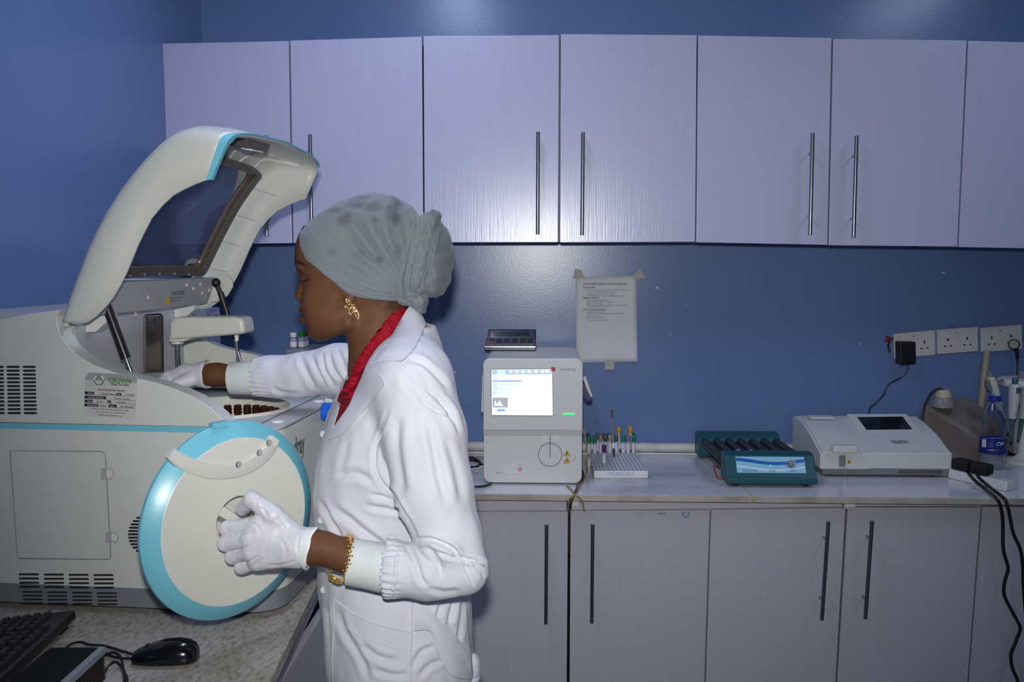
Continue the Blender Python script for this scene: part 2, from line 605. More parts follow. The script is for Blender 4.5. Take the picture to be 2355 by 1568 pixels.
an = thing('chemistry_analyzer', P0 + MU * -.1 + MW * .27, 'large cream bench analyser with open curved lid and aqua stripe on the granite counter', 'analyzer')

U_F = muv(634, 1000)[0]
U_B = U_F - .72
Z_BASE0, Z_BASE1 = 0.004, muv(300, 1352)[1]
Z_STR0, Z_STR1 = muv(240, 990)[1], muv(240, 977)[1]
Z_DECK = muv(634, 992)[1]
R_C = 0.06
def plan(inset=0.0, r=R_C, n=8):
    p = [(U_B + inset, inset), (U_F - inset - r, inset)]
    p += [(U_F - inset - r + r * math.sin(a), inset + r - r * math.cos(a)) for a in [math.pi / 2 * k / n for k in range(1, n + 1)]]
    p += [(U_F - inset - r + r * math.cos(a), WID - inset - r + r * math.sin(a)) for a in [math.pi / 2 * k / n for k in range(0, n + 1)]]
    p += [(U_B + inset, WID - inset)]
    return p
def planprism(z0, z1, inset=0.0, r=R_C):
    return prism([mpt(u, w, z0) for u, w in plan(inset, r)], (0, 0, z1 - z0))

obj('base_skirt', planprism(Z_BASE0 + .008, Z_BASE1, .004), M_GREYPL, an, bevel=.002)
feet = [(U_F - .08, .06), (U_F - .08, WID - .06), (U_B + .08, .06), (U_B + .08, WID - .06)]
for u, w in feet:
    obj('foot', cyl(mpt(u, w, 0), mpt(u, w, Z_BASE0 + .012), .02), M_BLACKM, an)
obj('lower_housing', loft([[mpt(u, w, z) for u, w in plan(0)] for z in (Z_BASE1, Z_DECK - .004)], caps=False), M_CREAM, an)
obj('trim_stripe', prism([mpt(U_B, -.0012, Z_STR0), mpt(U_F - R_C * .6, -.0012, Z_STR0), mpt(U_F - R_C * .6, -.0012, Z_STR1), mpt(U_B, -.0012, Z_STR1)], MW * .02), M_BLUE, an)
obj('front_knob', lathe([(.020, 0), (.021, .004), (.021, .022), (.017, .026), (0, .026)], onP(743, 947, P0 + MU * U_F, MU), axis=MU, n=28), mat('bright_blue', rgb(20, 92, 205), .4), an, bevel=.001, label='bright blue round cap on the front')
obj('front_catch', lathe([(.012, 0), (.012, .016), (0, .018)], onP(752, 918, P0 + MU * U_F, MU), axis=MU, n=20), M_CREAM2, an)

# deck plate with the reagent well
ring_c = mpt(U_F - .209, .25, Z_DECK)
wc = (U_F - .209, .25)
R_W = .142
outer = plan(.003)
def ray_poly(a):
    best = 9
    dx, dy = math.cos(a), math.sin(a)
    n = len(outer)
    for i in range(n):
        (x1, y1), (x2, y2) = outer[i], outer[(i + 1) % n]
        ex, ey = x2 - x1, y2 - y1
        den = dx * ey - dy * ex
        if abs(den) < 1e-9: continue
        t = ((x1 - wc[0]) * ey - (y1 - wc[1]) * ex) / den
        s = ((x1 - wc[0]) * dy - (y1 - wc[1]) * dx) / den
        if t > 0 and -1e-6 <= s <= 1 + 1e-6: best = min(best, t)
    return best
angs = sorted([2 * math.pi * k / 96 for k in range(96)] + [math.atan2(y - wc[1], x - wc[0]) % (2 * math.pi) for x, y in outer])
rings = []
for rad in ('o', R_W, R_W):
    rings.append([])
for a in angs:
    ro = ray_poly(a)
    rings[0].append(mpt(wc[0] + ro * math.cos(a), wc[1] + ro * math.sin(a), Z_DECK))
    rings[1].append(mpt(wc[0] + R_W * math.cos(a), wc[1] + R_W * math.sin(a), Z_DECK))
    rings[2].append(mpt(wc[0] + R_W * math.cos(a), wc[1] + R_W * math.sin(a), Z_DECK - .095))
low = [[p - Vector((0, 0, .004)) for p in rings[0]]]
obj('deck', loft(low + rings[:2], caps=False), M_DECK, an, angle=25)
well = obj('reagent_well', [loft([rings[1], rings[2]], caps=False),
                            lathe([(0.0, -.0945), (R_W - .0005, -.0945)], ring_c, n=48, caps=False),
                            lathe([(R_W - .005, -.02), (R_W - .005, .0035), (R_W - .001, .0055), (R_W + .004, .003), (R_W + .004, 0)], ring_c, n=64, caps=False)],
           M_CREAM2, an)
# front strip of the deck with a seam and two screw caps
f0, f1 = U_F - .060, U_F - .004
obj('deck_groove', prism([mpt(f0, .03, Z_DECK + .0003), mpt(f0 + .0022, .03, Z_DECK + .0003), mpt(f0 + .0022, WID - .03, Z_DECK + .0003), mpt(f0, WID - .03, Z_DECK + .0003)], (0, 0, .0004)), M_DARK, an)
for w in (.10, .36):
    obj('screw_cap', lathe([(.013, 0), (.012, .003), (.0, .0035)], mpt(f0 + .026, w, Z_DECK)), M_WHITE, an)
obj('deck_tray', box2((0, 0, 0), (.001, .001, .001)) if False else prism([mpt(f0 - .20, WID - .045, Z_DECK), mpt(f0 - .01, WID - .045, Z_DECK), mpt(f0 - .01, WID - .10, Z_DECK), mpt(f0 - .20, WID - .10, Z_DECK)], (0, 0, .006)), M_LGREY, an, bevel=.002)

# side panels rising above the deck
CUT = [(136, 713), (131, 726), (131, 742), (138, 768), (152, 792), (177, 816), (212, 838), (258, 855), (308, 868), (360, 880), (410, 897),
       (450, 915), (482, 936), (505, 956), (522, 976)]
TOPC = [(-240, 800), (-120, 762), (0, 736), (70, 722), (110, 716)]
z_lo = Z_STR1
prof = [muv(x, y) for x, y in TOPC + CUT]
u_end = prof[-1][0]
prof += [(u_end + .03, Z_DECK + .002), (u_end + .03, z_lo)]
prof += [(U_B, z_lo)]
prof = [(max(u, U_B), z) for u, z in prof]
T_P = .042
near = obj('side_panel', prism([mpt(u, 0, z) for u, z in prof], MW * T_P), M_CREAM, an, bevel=.005, seg=3, bev_angle=40, angle=40)
far = obj('side_panel', prism([mpt(u, WID - .03, z) for u, z in prof], MW * .03), M_CREAM, an, bevel=.005, seg=3, bev_angle=40, angle=40)
# back wall of the work space and the housing behind it
u_bw = muv(140, 760)[0] + .004
z_bw = muv(140, 712)[1] - .012
obj('rear_housing', prism([mpt(U_B + .004, T_P, Z_DECK), mpt(u_bw, T_P, Z_DECK), mpt(u_bw, WID - .03, Z_DECK), mpt(U_B + .004, WID - .03, Z_DECK)], (0, 0, z_bw - Z_DECK)), M_LGREY, an, bevel=.003)
def mfc(px, py, e=0.0):
    return mface(px, py, u_bw + e)
M_SMOKE = mat('smoked_plastic', rgb(74, 64, 54), .18, noise=(14, rgb(92, 84, 70), .4, .7, ONE))
sl = [mfc(335, 728, .002), mfc(371, 726, .002), mfc(373, 856, .002), mfc(337, 858, .002)]
sw = obj('sight_window', prism(sl, MU * -.004), M_SMOKE, an, bevel=.0015, label='smoked brown vertical window')
obj('window_frame', [tube([mfc(x, y, .003) for x, y in ((333, 860), (333, 728), (337, 724), (369, 722), (373, 727), (375, 858))], .0022, 6, 1)], M_BLACK, sw)
for cx in (344, 359):
    obj('metal_clip', [box(mfc(cx, 734 - .0 * cx, .006), (.006, .009, .012))], M_CHROME, sw, bevel=.001)
for x, y in ((152, 746), (176, 744), (311, 722), (256, 735)):
    obj('screw', lathe([(.005, 0), (.0045, .0025), (0, .003)], mfc(x, y, 0), axis=MU, n=12), M_WHITE, an)

# vents, access hatch and round fan grille of the near side
def slot(px0, px1, py, h=3.2, w=-.0006):
    r = h
    pts = []
    for k in range(7):
        a = math.pi / 2 + math.pi * k / 6
        pts.append((px0 + r + r * math.cos(a), py - r * math.sin(a)))
    for k in range(7):
        a = -math.pi / 2 + math.pi * k / 6
        pts.append((px1 - r + r * math.cos(a), py - r * math.sin(a)))
    return prism([mp(x, y, w) for x, y in pts], MW * .0008)
for ci, (x0, x1) in enumerate(((-26, 8), (15, 45), (52, 82))):
    for r in range(13):
        y = 843.5 + r * 8.85
        obj('vent_slot', slot(x0 + r * .22, x1 + r * .22, y, 2.5), M_DARK, an)
for ci in range(4):
    for r in range(4):
        x0 = 43 + ci * 57.3 + r * .5
        obj('vent_slot', slot(x0, x0 + 46, 1320.5 + r * 9.6 + ci * .6, 2.2), M_DARK, an)
        obj('vent_slot', slot(x0 + 8, x0 + 54, 1361 + r * 8.6 + ci * .9, 2.0, .0035), M_DARK, an)
hatch = obj('access_hatch', prism([mp(x, y, -.0015) for x, y in ((24, 1036), (232, 1038), (241, 1043), (243, 1052), (255, 1280), (250, 1286), (43, 1283), (40, 1278))], MW * .002), M_CREAM, an, bevel=.0006)
def mline(pts, r=.0009, w=-.0012):
    return tube([mp(x, y, w) for x, y in pts], r, 6, 1)
obj('hatch_gap', [mline([(43, 1283), (40, 1275), (23, 1036), (232, 1038), (241, 1043), (243, 1052), (255, 1280), (250, 1286), (43, 1284)], .0009)], M_GREYPL, hatch)
for x, y in ((243, 1090), (254, 1236)):
    lt = obj('latch', prism([mp(x - 12, y - 13, -.003), mp(x + 3, y - 13, -.003), mp(x + 4, y + 12, -.003), mp(x - 11, y + 13, -.003)], MW * .003), M_LGREY, hatch, bevel=.0008)
    obj('latch_tab', prism([mp(x + 1, y - 8, -.005), mp(x + 7, y - 9, -.005), mp(x + 8, y + 8, -.005), mp(x + 3, y + 9, -.005)], MW * .004), M_WHITE, lt, bevel=.0008)
    obj('latch_ring', tube([mp(x + 4 + 14 * math.cos(a), y + 13 * math.sin(a), -.0012) for a in [math.radians(-75 + 150 * k / 8) for k in range(9)]], .0006, 5, 2), M_GREYPL, lt)
fan = obj('fan_panel', prism([mp(x, y, -.0012) for x, y in ((285, 1168), (400, 1168), (404, 1290), (292, 1290), (288, 1285))], MW * .0016), M_CREAM, an, bevel=.0006)
for k in range(13):
    y = 1183 + k * 7.6
    hw = math.sqrt(max(48 ** 2 - (y - 1229) ** 2, 30))
    obj('grille_slot', slot(342 - hw, 342 + hw, y, 2.3, -.0018), M_DARK, fan)

# ------------------------------------------------------------------ service sticker
M_STICK = mat('sticker_paper', rgb(200, 200, 197), .55, noise=(9, rgb(176, 176, 172), .4, .7, ONE))
M_STICKTOP = mat('sticker_grey', rgb(150, 150, 148), .55)
M_GREEN = mat('crown_green', rgb(46, 128, 70), .6)
st = obj('service_sticker', prism([mp(x, y, -.0008) for x, y in ((196, 866), (206, 856), (312, 862), (316, 870), (312, 956), (305, 964), (192, 956))], MW * .0009), M_STICK, an, label='white printed service sticker')
obj('sticker_header', prism([mp(x, y, -.0011) for x, y in ((196.4, 866), (206, 856.4), (311.6, 862.4), (315.6, 870), (315, 880), (195.4, 873))], MW * .0004), M_STICKTOP, st)
sx = (mp(312, 862) - mp(206, 856.5)).normalized()
sy = Vector((0, 0, 1)) - sx * sx.z
def stext(body, px, py, size_px, m=M_INKDARK, bold=0, width=1.0, align='CENTER', shear=0):
    s = size_px * P0.y / F_PX
    bold = bold or s * .022
    return text(body, mp(px, py, -.0016), sx, sy, s, m, st, 'print', .0003, align, shear, bold, width)
stext('CROWN', 276, 876, 17, M_GREEN, 0.0, .82)
stext('HEALTHCARE', 276, 884.5, 7.2, M_INKDARK, 0, .98)
stext('Instrument Service Record', 255, 897, 7.2, M_INKDARK, .0001, .86)
rows = [((195, 900), 21, 'Activity', 'Preventive Maintenance', 252, 'Date', (268, 279), '12/10/2024', 299),
        ((194.6, 909.5), 49, 'Instrument Description', '', 0, '', None, 'Chemistry  Analyzer', 280),
        ((194.6, 918.5), 18, 'Model', 'BS-240', 229, 'S/N', (246.5, 255), 'YY-52004410', 278),
        ((194.2, 927.5), 32, 'Next Due Date', '10/04/25', 236, 'Engineer', (250, 268), 'Moh. Muhammad', 292)]
def sbar(x0, x1, y, h=6.5):
    k = .045
    return prism([mp(x0, y + (x0 - 195) * k, -.0013), mp(x1, y + (x1 - 195) * k, -.0013), mp(x1, y + h + (x1 - 195) * k, -.0013), mp(x0, y + h + (x0 - 195) * k, -.0013)], MW * .0004)
for (x0, y0), wbar, lab, hand, hx, lab2, b2, hand2, hx2 in rows:
    obj('label_bar', sbar(x0, x0 + wbar, y0), M_INKDARK, st)
    stext(lab, x0 + wbar / 2 + 2, y0 + 3.3 + wbar * .022, 4.6, M_STICK, 0, .9)
    if lab2:
        obj('label_bar', sbar(b2[0], b2[1], y0), M_INKDARK, st)
        stext(lab2, (b2[0] + b2[1]) / 2, y0 + 3.3 + 80 * .045, 4.4, M_STICK, 0, .8)
    obj('rule_line', sbar(x0 + wbar + 1, 309, y0 + 6.2, .5), M_INKDARK, st)
    if hand:
        stext(hand, hx, y0 + 3.5 + (hx - 195) * .045, 5.6, M_INK, 0, .72 if len(hand) > 10 else .9, shear=.3)
    stext(hand2, hx2, y0 + 3.3 + (hx2 - 195) * .045, 5.8, M_INK, 0, .78, shear=.3)
stext('Plot 58, Kudirat Abiola Way, Oregun Ikeja, Lagos State, Nigeria.', 254, 941.5, 4.2, M_INK, 0, .85)
stext('Phone: +234 816 477 1508, +234 908 500 5007', 254, 948.5, 4.2, M_INK, 0, .88)
stext('Website: www.crownhealthcare.ng', 253, 955, 4.2, M_INK, 0, .95)
hexl = []
def hexpt(a, r=12.5):
    return mp(227.5 + r * math.cos(math.radians(a)), 874 - r * .86 * math.sin(math.radians(a)), -.0014)
for a0, a1, m_ in ((180, 120, M_WHITE), (60, 0, M_WHITE), (180, 240, M_GREEN), (240, 265, M_GREEN), (275, 300, M_GREEN), (300, 360, M_GREEN)):
    obj('emblem', tube([hexpt(a0), hexpt(a1)], .0011, 6, 1), m_, st)
obj('emblem', tube([mp(221, 873, -.0014), mp(227.5, 863.5, -.0014), mp(233, 873.5, -.0014)], .0009, 6, 1), M_GREEN, st)

# lettering on the front
M_FRAME0 = mat('lettering_grey', rgb(70, 74, 80), .5)
fz = Z_DECK - .040
text('mindray', onP(678, 1031, P0 + MU * (U_F + .0006), MU), MW, (0, 0, 1), .056, M_FRAME0, an, 'lettering', .0004, 'CENTER', width=.62, bold=.0012)

# ------------------------------------------------------------------ the raised lid
LID = [((528, 311), (486, 413)), ((500, 303), (470, 417)), ((470, 297), (452, 424)), ((436, 293), (430, 434)), ((402, 301), (402, 449)), ((368, 322), (376, 473)),
       ((330, 360), (352, 502)), ((298, 397), (336, 532)), ((268, 437), (320, 565)), ((240, 480), (307, 597)), ((216, 524), (294, 628)), ((195, 570), (280, 656)),
       ((177, 618), (264, 683)), ((162, 660), (246, 706)), ((150, 700), (226, 726)), ((143, 728), (205, 741)), ((141, 738), (180, 746))]
LIDuv = [(Vector((*muv(*s), 0)), Vector((*muv(*t), 0))) for s, t in LID]
NT = 44
def lid_section(i, grow=0.0, lo=0.0, hi=1.0, n=NT, tipcut=0.0):
    S, T = LIDuv[i]
    h = (S - T).length
    a = (S - T).normalized()
    out = []
    for k in range(n + 1):
        th = math.pi * (lo + (hi - lo) * k / n)
        c, s = math.cos(th), math.sin(th)
        e = 0.19
        w = -(abs(c) ** e) * (1 if c >= 0 else -1)
        g = s ** e if s > 0 else 0.0
        crown = .022 * (1 - w * w) * min(1, h / .05)
        q = T + a * (tipcut + (h - tipcut) * g + crown * g + grow * g)
        ww = WID / 2 + w * (WID / 2 + .004 + grow)
        out.append(mpt(q.x, ww, q.y))
    return out
nS = len(LID)
secs = [lid_section(i) for i in range(nS)]
win_s, win_k = (7, 13), (13, NT - 13)
vs = [p for s in secs for p in s]
fs = []
m = NT + 1
for i in range(nS - 1):
    for k in range(NT):
        if win_s[0] <= i < win_s[1] and win_k[0] <= k < win_k[1]:
            continue
        fs.append((i * m + k, i * m + k + 1, (i + 1) * m + k + 1, (i + 1) * m + k))
lid = obj('lid', (vs, fs), M_CREAM, an, angle=60)
LID_VS, LID_FS = list(vs), list(fs)
md = lid.modifiers.new('thickness', 'SOLIDIFY')
md.thickness = .007
md.offset = 0
# aqua band along the front rim
def lerp_sec(a, b, t, **kw):
    A, B = lid_section(a, **kw), lid_section(b, **kw)
    return [x.lerp(y, t) for x, y in zip(A, B)]
bandr = [lid_section(0, grow=.0058), lid_section(0, grow=-.006), ]
r0 = lid_section(0, grow=.0050)
r1 = lerp_sec(0, 1, .50, grow=.0050)
fr = (LIDuv[0][0] - LIDuv[1][0]).normalized() * .004
ext = [p + MU * fr.x + Vector((0, 0, fr.y)) for p in lid_section(0, grow=.0050)]
exi = [p + MU * fr.x + Vector((0, 0, fr.y)) for p in lid_section(0, grow=-.0055)]
kb_n = int(NT * .34)
r1b = [a.lerp(b, max(0.0, min(1.0, (k - kb_n + 5) / 6))) for k, (a, b) in enumerate(zip(r1, lerp_sec(0, 1, .12, grow=.0050)))]
exb = [a.lerp(b, max(0.0, min(1.0, (k - kb_n + 4) / 5))) for k, (a, b) in enumerate(zip(exi, [p.lerp(q, .3) for p, q in zip(ext, exi)]))]
kf_ = NT - 7
obj('lid_band', loft([r1b[:kf_], r0[:kf_], ext[:kf_], exb[:kf_]], caps=False, closed=False), M_BLUE, lid, angle=50)

# window frame and pane on the inner side of the lid
WINC = [(392, 345), (372, 370), (345, 408), (316, 453), (286, 512), (262, 562), (240, 610), (222, 646)]
wuv = [Vector((*muv(x, y), 0)) for x, y in WINC]
def wcurve(t):
    f = t * (len(wuv) - 1)
    i = min(int(f), len(wuv) - 2)
    return wuv[i].lerp(wuv[i + 1], f - i)
w_a, w_b = .055, WID - .062
def wpt(t, w, off=0.0):
    p = wcurve(max(0, min(1, t)))
    d = (wcurve(min(1, t + .02)) - wcurve(max(0, t - .02))).normalized()
    nn = Vector((-d.y, d.x, 0))            # towards the inside of the lid
    if nn.x < 0: nn = -nn
    crown = .020 * (1 - ((w - WID / 2) / (WID / 2)) ** 2)
    q = p + nn * (off - crown)
    return mpt(q.x, w, q.y)
def rr_loop(in_t, in_w, off, n=10):
    """rounded rectangle in (t, w)"""
    L = .50
    pts = rrect(.5, 0, 1 - 2 * in_t, 1 - 2 * in_w, .075, 6)
    out = []
    dens = []
    for i in range(len(pts)):
        a, b = pts[i], pts[(i + 1) % len(pts)]
        steps = 14 if (abs(a[0] - b[0]) + abs(a[1] - b[1])) > .3 else 1
        for k in range(steps):
            dens.append((a[0] + (b[0] - a[0]) * k / steps, a[1] + (b[1] - a[1]) * k / steps))
    for t, s in dens:
        out.append(wpt(t, w_a + (w_b - w_a) * (s + .5), off))
    return out
M_FRAME = mat('window_frame_grey', rgb(84, 80, 76), .4)
M_FRAME2 = mat('window_frame_brown', rgb(92, 78, 64), .3, noise=(20, rgb(66, 58, 52), .4, .7, ONE))
M_GLASS = bpy.data.materials.new('tinted_window')
M_GLASS.use_nodes = True
_nt = M_GLASS.node_tree
_nt.nodes.clear()
_o = _nt.nodes.new('ShaderNodeOutputMaterial')
_mix = _nt.nodes.new('ShaderNodeMixShader')
_tr = _nt.nodes.new('ShaderNodeBsdfTransparent')
_tr.inputs[0].default_value = (.34, .34, .42, 1)
_gl = _nt.nodes.new('ShaderNodeBsdfGlossy')
_gl.inputs[0].default_value = (.75, .76, .8, 1)
_gl.inputs[1].default_value = .05
_lw = _nt.nodes.new('ShaderNodeLayerWeight')
_lw.inputs[0].default_value = .32
_mix2 = _nt.nodes.new('ShaderNodeMixShader')
_df = _nt.nodes.new('ShaderNodeBsdfDiffuse')
_df.inputs[0].default_value = (.13, .13, .17, 1)
_mix2.inputs[0].default_value = .42  # milky diffuse share stands for the pale reflection in the pane
_nt.links.new(_lw.outputs['Facing'], _mix.inputs[0])
_nt.links.new(_tr.outputs[0], _mix2.inputs[1])
_nt.links.new(_df.outputs[0], _mix2.inputs[2])
_nt.links.new(_mix2.outputs[0], _mix.inputs[1])
_nt.links.new(_gl.outputs[0], _mix.inputs[2])
_nt.links.new(_mix.outputs[0], _o.inputs[0])
wf = obj('lid_window_frame', [loft([rr_loop(-.005, 0.0, -.012), rr_loop(-.005, 0.0, .008), rr_loop(.035, .045, .008), rr_loop(.035, .045, .002)], caps=False)], M_FRAME, lid, angle=40)
obj('gasket', loft([rr_loop(.036, .046, .003), rr_loop(.075, .085, .001), rr_loop(.08, .09, -.004)], caps=False), M_FRAME2, wf, angle=40)
NG = 16
gv = [wpt(.05 + .9 * i / NG, w_a + (w_b - w_a) * (.05 + .9 * j / NG), -.003) for i in range(NG + 1) for j in range(NG + 1)]
gf = [(i * (NG + 1) + j, i * (NG + 1) + j + 1, (i + 1) * (NG + 1) + j + 1, (i + 1) * (NG + 1) + j) for i in range(NG) for j in range(NG)]
obj('pane', (gv, gf), M_GLASS, wf, label='smoky grey window pane')
for k in range(5):
    w = w_a + (w_b - w_a) * (.18 + .16 * k)
    obj('screw', lathe([(.004, 0), (.0035, .002), (0, .0025)], wpt(.985, w, .008), axis=MU, n=10), M_CHROME, wf)
# filler between shell and frame
def shell_pt(t, w):
    f = win_s[0] + t * (win_s[1] - win_s[0])
    i = min(int(f), nS - 2)
    S = LIDuv[i][0].lerp(LIDuv[i + 1][0], f - i)
    return mpt(S.x, w, S.y)

# hinge plate at the bottom of the lid
A0, B0 = Vector((*muv(226, 650), 0)), Vector((*muv(203, 726), 0))
def hp_(t, w, off=0.0):
    p = A0.lerp(B0, t)
    d = (B0 - A0).normalized()
    nn = Vector((-d.y, d.x, 0))
    if nn.x < 0: nn = -nn
    q = p + nn * off
    return mpt(q.x, w, q.y)
plate = obj('hinge_plate', hexa([hp_(0, .016, -.008), hp_(0, WID - .016, -.008), hp_(1, WID - .016, -.008), hp_(1, .016, -.008)],
                                [hp_(0, .016, .004), hp_(0, WID - .016, .004), hp_(1, WID - .016, .004), hp_(1, .016, .004)]), M_LGREY, lid, bevel=.0015)
for t, w in ((.55, .20), (.35, .40), (.2, .43), (.55, .455), (.45, .49), (.2, .36)):
    obj('screw', lathe([(.0045, 0), (.004, .002), (0, .0026)], hp_(t, w, .004), axis=MU, n=12), M_WHITE, plate)
cl = obj('caution_label', prism([hp_(.38, .275, .0045), hp_(.38, .355, .0045), hp_(.85, .355, .0045), hp_(.85, .275, .0045)], MU * .0004), M_LGREY, plate)
hx, hy = (hp_(.5, .3) - hp_(.5, .2)).normalized(), (hp_(0, .3) - hp_(1, .3)).normalized()
text('CAUTION', hp_(.48, .328, .0052), hx, hy, .014, M_INKDARK, cl, 'print')
text('Do not open the cover\nwhile it is running', hp_(.68, .328, .0052), hx, hy, .007, M_INKDARK, cl, 'print')
obj('warning_mark', prism([hp_(.84, .277, .0052), hp_(.84, .300, .0052), hp_(.45, .2885, .0052)], MU * .0003), M_YELLOW, cl)
def bracket(px, wb, tdepth=.028):
    u0 = u_bw
    prof_ = [(0, -.034), (.02, -.034), (.052, -.008), (.052, .03), (.03, .03), (.03, 0), (0, 0)]
    z0 = z_bw - .004
    b = obj('hinge', prism([mpt(u0 + a, wb, z0 + c) for a, c in prof_], MW * tdepth), M_WHITE, an, bevel=.001)
bracket(0, .075)
bracket(0, WID - .075)

# far strut ear on the lid
ear = [(488, 645), (500, 628), (520, 632), (533, 645), (534, 660), (522, 680), (500, 694), (484, 695)]
obj('strut_mount', prism([mp(x, y, WID - .022) for x, y in ear], MW * .010), M_CREAM, lid, bevel=.003)
# inside ribs near the front of the lid
LID_BVH = BVHTree.FromPolygons([tuple(p) for p in LID_VS], LID_FS)
def lcast(px, py, off=.004):
    d = ray(px, py).normalized()
    h = LID_BVH.ray_cast(CAM, d)
    return (h[0] if h[0] is not None else LID_BVH.find_nearest(CAM + d * 2.1)[0]) - d * off
for pl_, r_ in (([(548, 370), (563, 360), (578, 351), (599, 349), (630, 357)], .0050), ([(578, 387), (592, 376), (605, 366), (640, 371), (687, 382)], .0055), ([(528, 360), (534, 352), (541, 345), (570, 341), (596, 345)], .0045)):
    obj('inner_rib', tube([lcast(x, y) for x, y in pl_], r_, 6, 3), M_CREAM, lid, angle=50)
for pl_ in ([(572, 430), (603, 440), (634, 451)], [(531, 492), (560, 499), (587, 508)], [(493, 551), (522, 558), (552, 566)], [(472, 613), (496, 619), (522, 626)]):
    obj('moulding_line', tube([lcast(x, y, .0045) for x, y in pl_], .0011, 6, 3), M_LGREY, lid)
S, T = LIDuv[2]
aa = (S - T).normalized()
def inner(i, w, d):
    S, T = LIDuv[i]
    a = (S - T).normalized()
    c = .022 * (1 - ((w - WID / 2) / (WID / 2)) ** 2)
    q = S + a * (c - d)
    return mpt(q.x, w, q.y)
obj('lid_latch', hexa([inner(1, .14, .012), inner(1, .26, .012), inner(3, .26, .012), inner(3, .14, .012)], [inner(1, .15, .030), inner(1, .25, .030), inner(3, .25, .03), inner(3, .15, .03)]), M_FRAME, lid, bevel=.003)
obj('lid_latch_plate', hexa([inner(1, .17, .030), inner(1, .23, .030), inner(2, .23, .030), inner(2, .17, .030)], [inner(1, .17, .034), inner(1, .23, .034), inner(2, .23, .034), inner(2, .17, .034)]), M_WHITE, lid, bevel=.001)

# gas struts
def strut(a, b, c, r):
    s = obj('gas_strut', [cyl(a, b, r, n=20)], M_BLACK, an, bevel=.001, label='black gas strut')
    obj('piston_rod', cyl(b, c, r * .52, n=14), M_CHROME, s)
    return s
sn = .060
s1 = strut(mp(244, 700, sn), mp(290, 824, sn), mp(304, 862, sn), .0095)
sf = WID - .045
s2 = strut(mp(507, 672, sf), mp(541, 780, sf), mp(558, 850, sf), .0075)
obj('ball_joint', [ellipsoid(mp(497, 650, sf), (.011, .011, .012)), cyl(mp(497, 650, sf), mp(507, 674, sf), .006)], M_BLACK, s2)

# sampling arm
WA = .30
arm = obj('sampling_arm', prism([mp(x, y, WA) for x, y in ((388, 783), (388, 742), (396, 731), (410, 729), (540, 728), (553, 731), (559, 740), (562, 768))], MW * .065), M_CREAM, an, bevel=.009, seg=4, bev_angle=50)
obj('arm_underside', prism([mp(x, y, WA + .006) for x, y in ((389, 770), (468, 769), (420, 786), (390, 786))], MW * .05), M_CREAM2, arm, bevel=.003)
pc = mp(408, 786, WA + .03)
zb = mpt(0, 0, Z_DECK).z
obj('arm_post', cyl(pc, Vector((pc.x, pc.y, zb)), .0065, n=18), M_CHROME, arm)
obj('arm_collar', cyl(pc + Vector((0, 0, .012)), pc - Vector((0, 0, .004)), .014, n=20), M_CREAM2, arm)
for y in (774, 782):
    obj('screw', cyl(mp(393, y, WA + .004), mp(393, y, WA + .010), .0035, n=10), M_GREYPL, arm)
qc = mp(544, 770, WA + .03)
pr = obj('probe', cyl(qc, qc - Vector((0, 0, .014)), .0055, .004), M_CREAM2, arm)
obj('probe_needle', cyl(qc - Vector((0, 0, .014)), qc - Vector((0, 0, .085)), .0024), M_STEEL, pr)

# ------------------------------------------------------------------ reagent bottles in the well
M_AMBER = mat('amber_bottle', rgb(58, 26, 16), .22)
brg = None
nb = 15
for k in range(nb):
    a = math.radians(-22 + 11.25 * k)
    if brg is None:
        brg = thing('reagent_bottle', (0, 0, 0), '', 'bottle')
        obj('bottle_body', hexa([(-.046, -.0036, .001), (.028, -.0098, .001), (.028, .0098, .001), (-.046, .0036, .001)], [(-.046, -.0036, .046), (.028, -.0098, .056), (.028, .0098, .056), (-.046, .0036, .046)]), M_AMBER, brg, bevel=.002)
        obj('bottle_neck', lathe([(.0078, .05), (.0078, .062), (.0096, .063), (.0096, .0665), (.0078, .067), (.0078, .0695), (.0096, .070), (.0096, .0735), (.0086, .074), (.0086, .081), (.0070, .081), (.0070, .05)], (.018, 0, 0), n=18), M_AMBER, brg)
        if True:
            obj('bottle_label', box((-.012, 0, .0515), (.018, .004, .0006), Matrix.Rotation(-.134, 3, 'Y')), M_WHITE, brg)
        b = brg
    else:
        b = copy_tree(brg)
    b['group'] = 'amber reagent bottles standing in the well of the big analyser'
    b['category'] = 'bottle'
    b['label'] = 'open amber reagent bottle standing in the round well of the big analyser'
    rr = .097
    b.location = mpt(wc[0] + rr * math.cos(a), wc[1] + rr * math.sin(a), Z_DECK - .0935)
    b.rotation_euler = (0, 0, a - TH)

# ------------------------------------------------------------------ the round cover held upright
A_D = math.radians(55)
DN = Vector((math.sin(A_D), -math.cos(A_D), 0))       # outer face normal
DU = Vector((math.cos(A_D), math.sin(A_D), 0))        # towards picture right
DZ = Vector((0, 0, 1))
DC = onY(544, 1197, 1.50)
R_D = .1775
roll = math.radians(0)
def dp(a, b, h=0.0):
    return DC + DU * a + DZ * b + DN * h
disc = thing('reagent_cover', DC - DZ * R_D, 'round cream cover with aqua rim held upright by the gloved left hand', 'cover')
R_I = R_D * .845
RK = .045                                              # recess radius
circ = lambda r, h, n=96: [dp(r * math.cos(t), r * math.sin(t), h) for t in [2 * math.pi * k / n for k in range(n)]]
obj('rim', loft([circ(R_I - .004, -.020), circ(R_D - .004, -.020), circ(R_D, -.017), circ(R_D, -.011), circ(R_D - .001, -.0095), circ(R_I, .0055), circ(R_I - .0004, .0050)], caps=False), M_BLUE, disc, angle=28)
obj('face_plate', loft([circ(R_I, -.019), circ(R_I, .0052), circ(R_I - .0015, .0062), circ(RK + .001, .0062), circ(RK, .0052), circ(RK, -.028), circ(.0005, -.029)], caps=False), M_CREAM2, disc, angle=28)
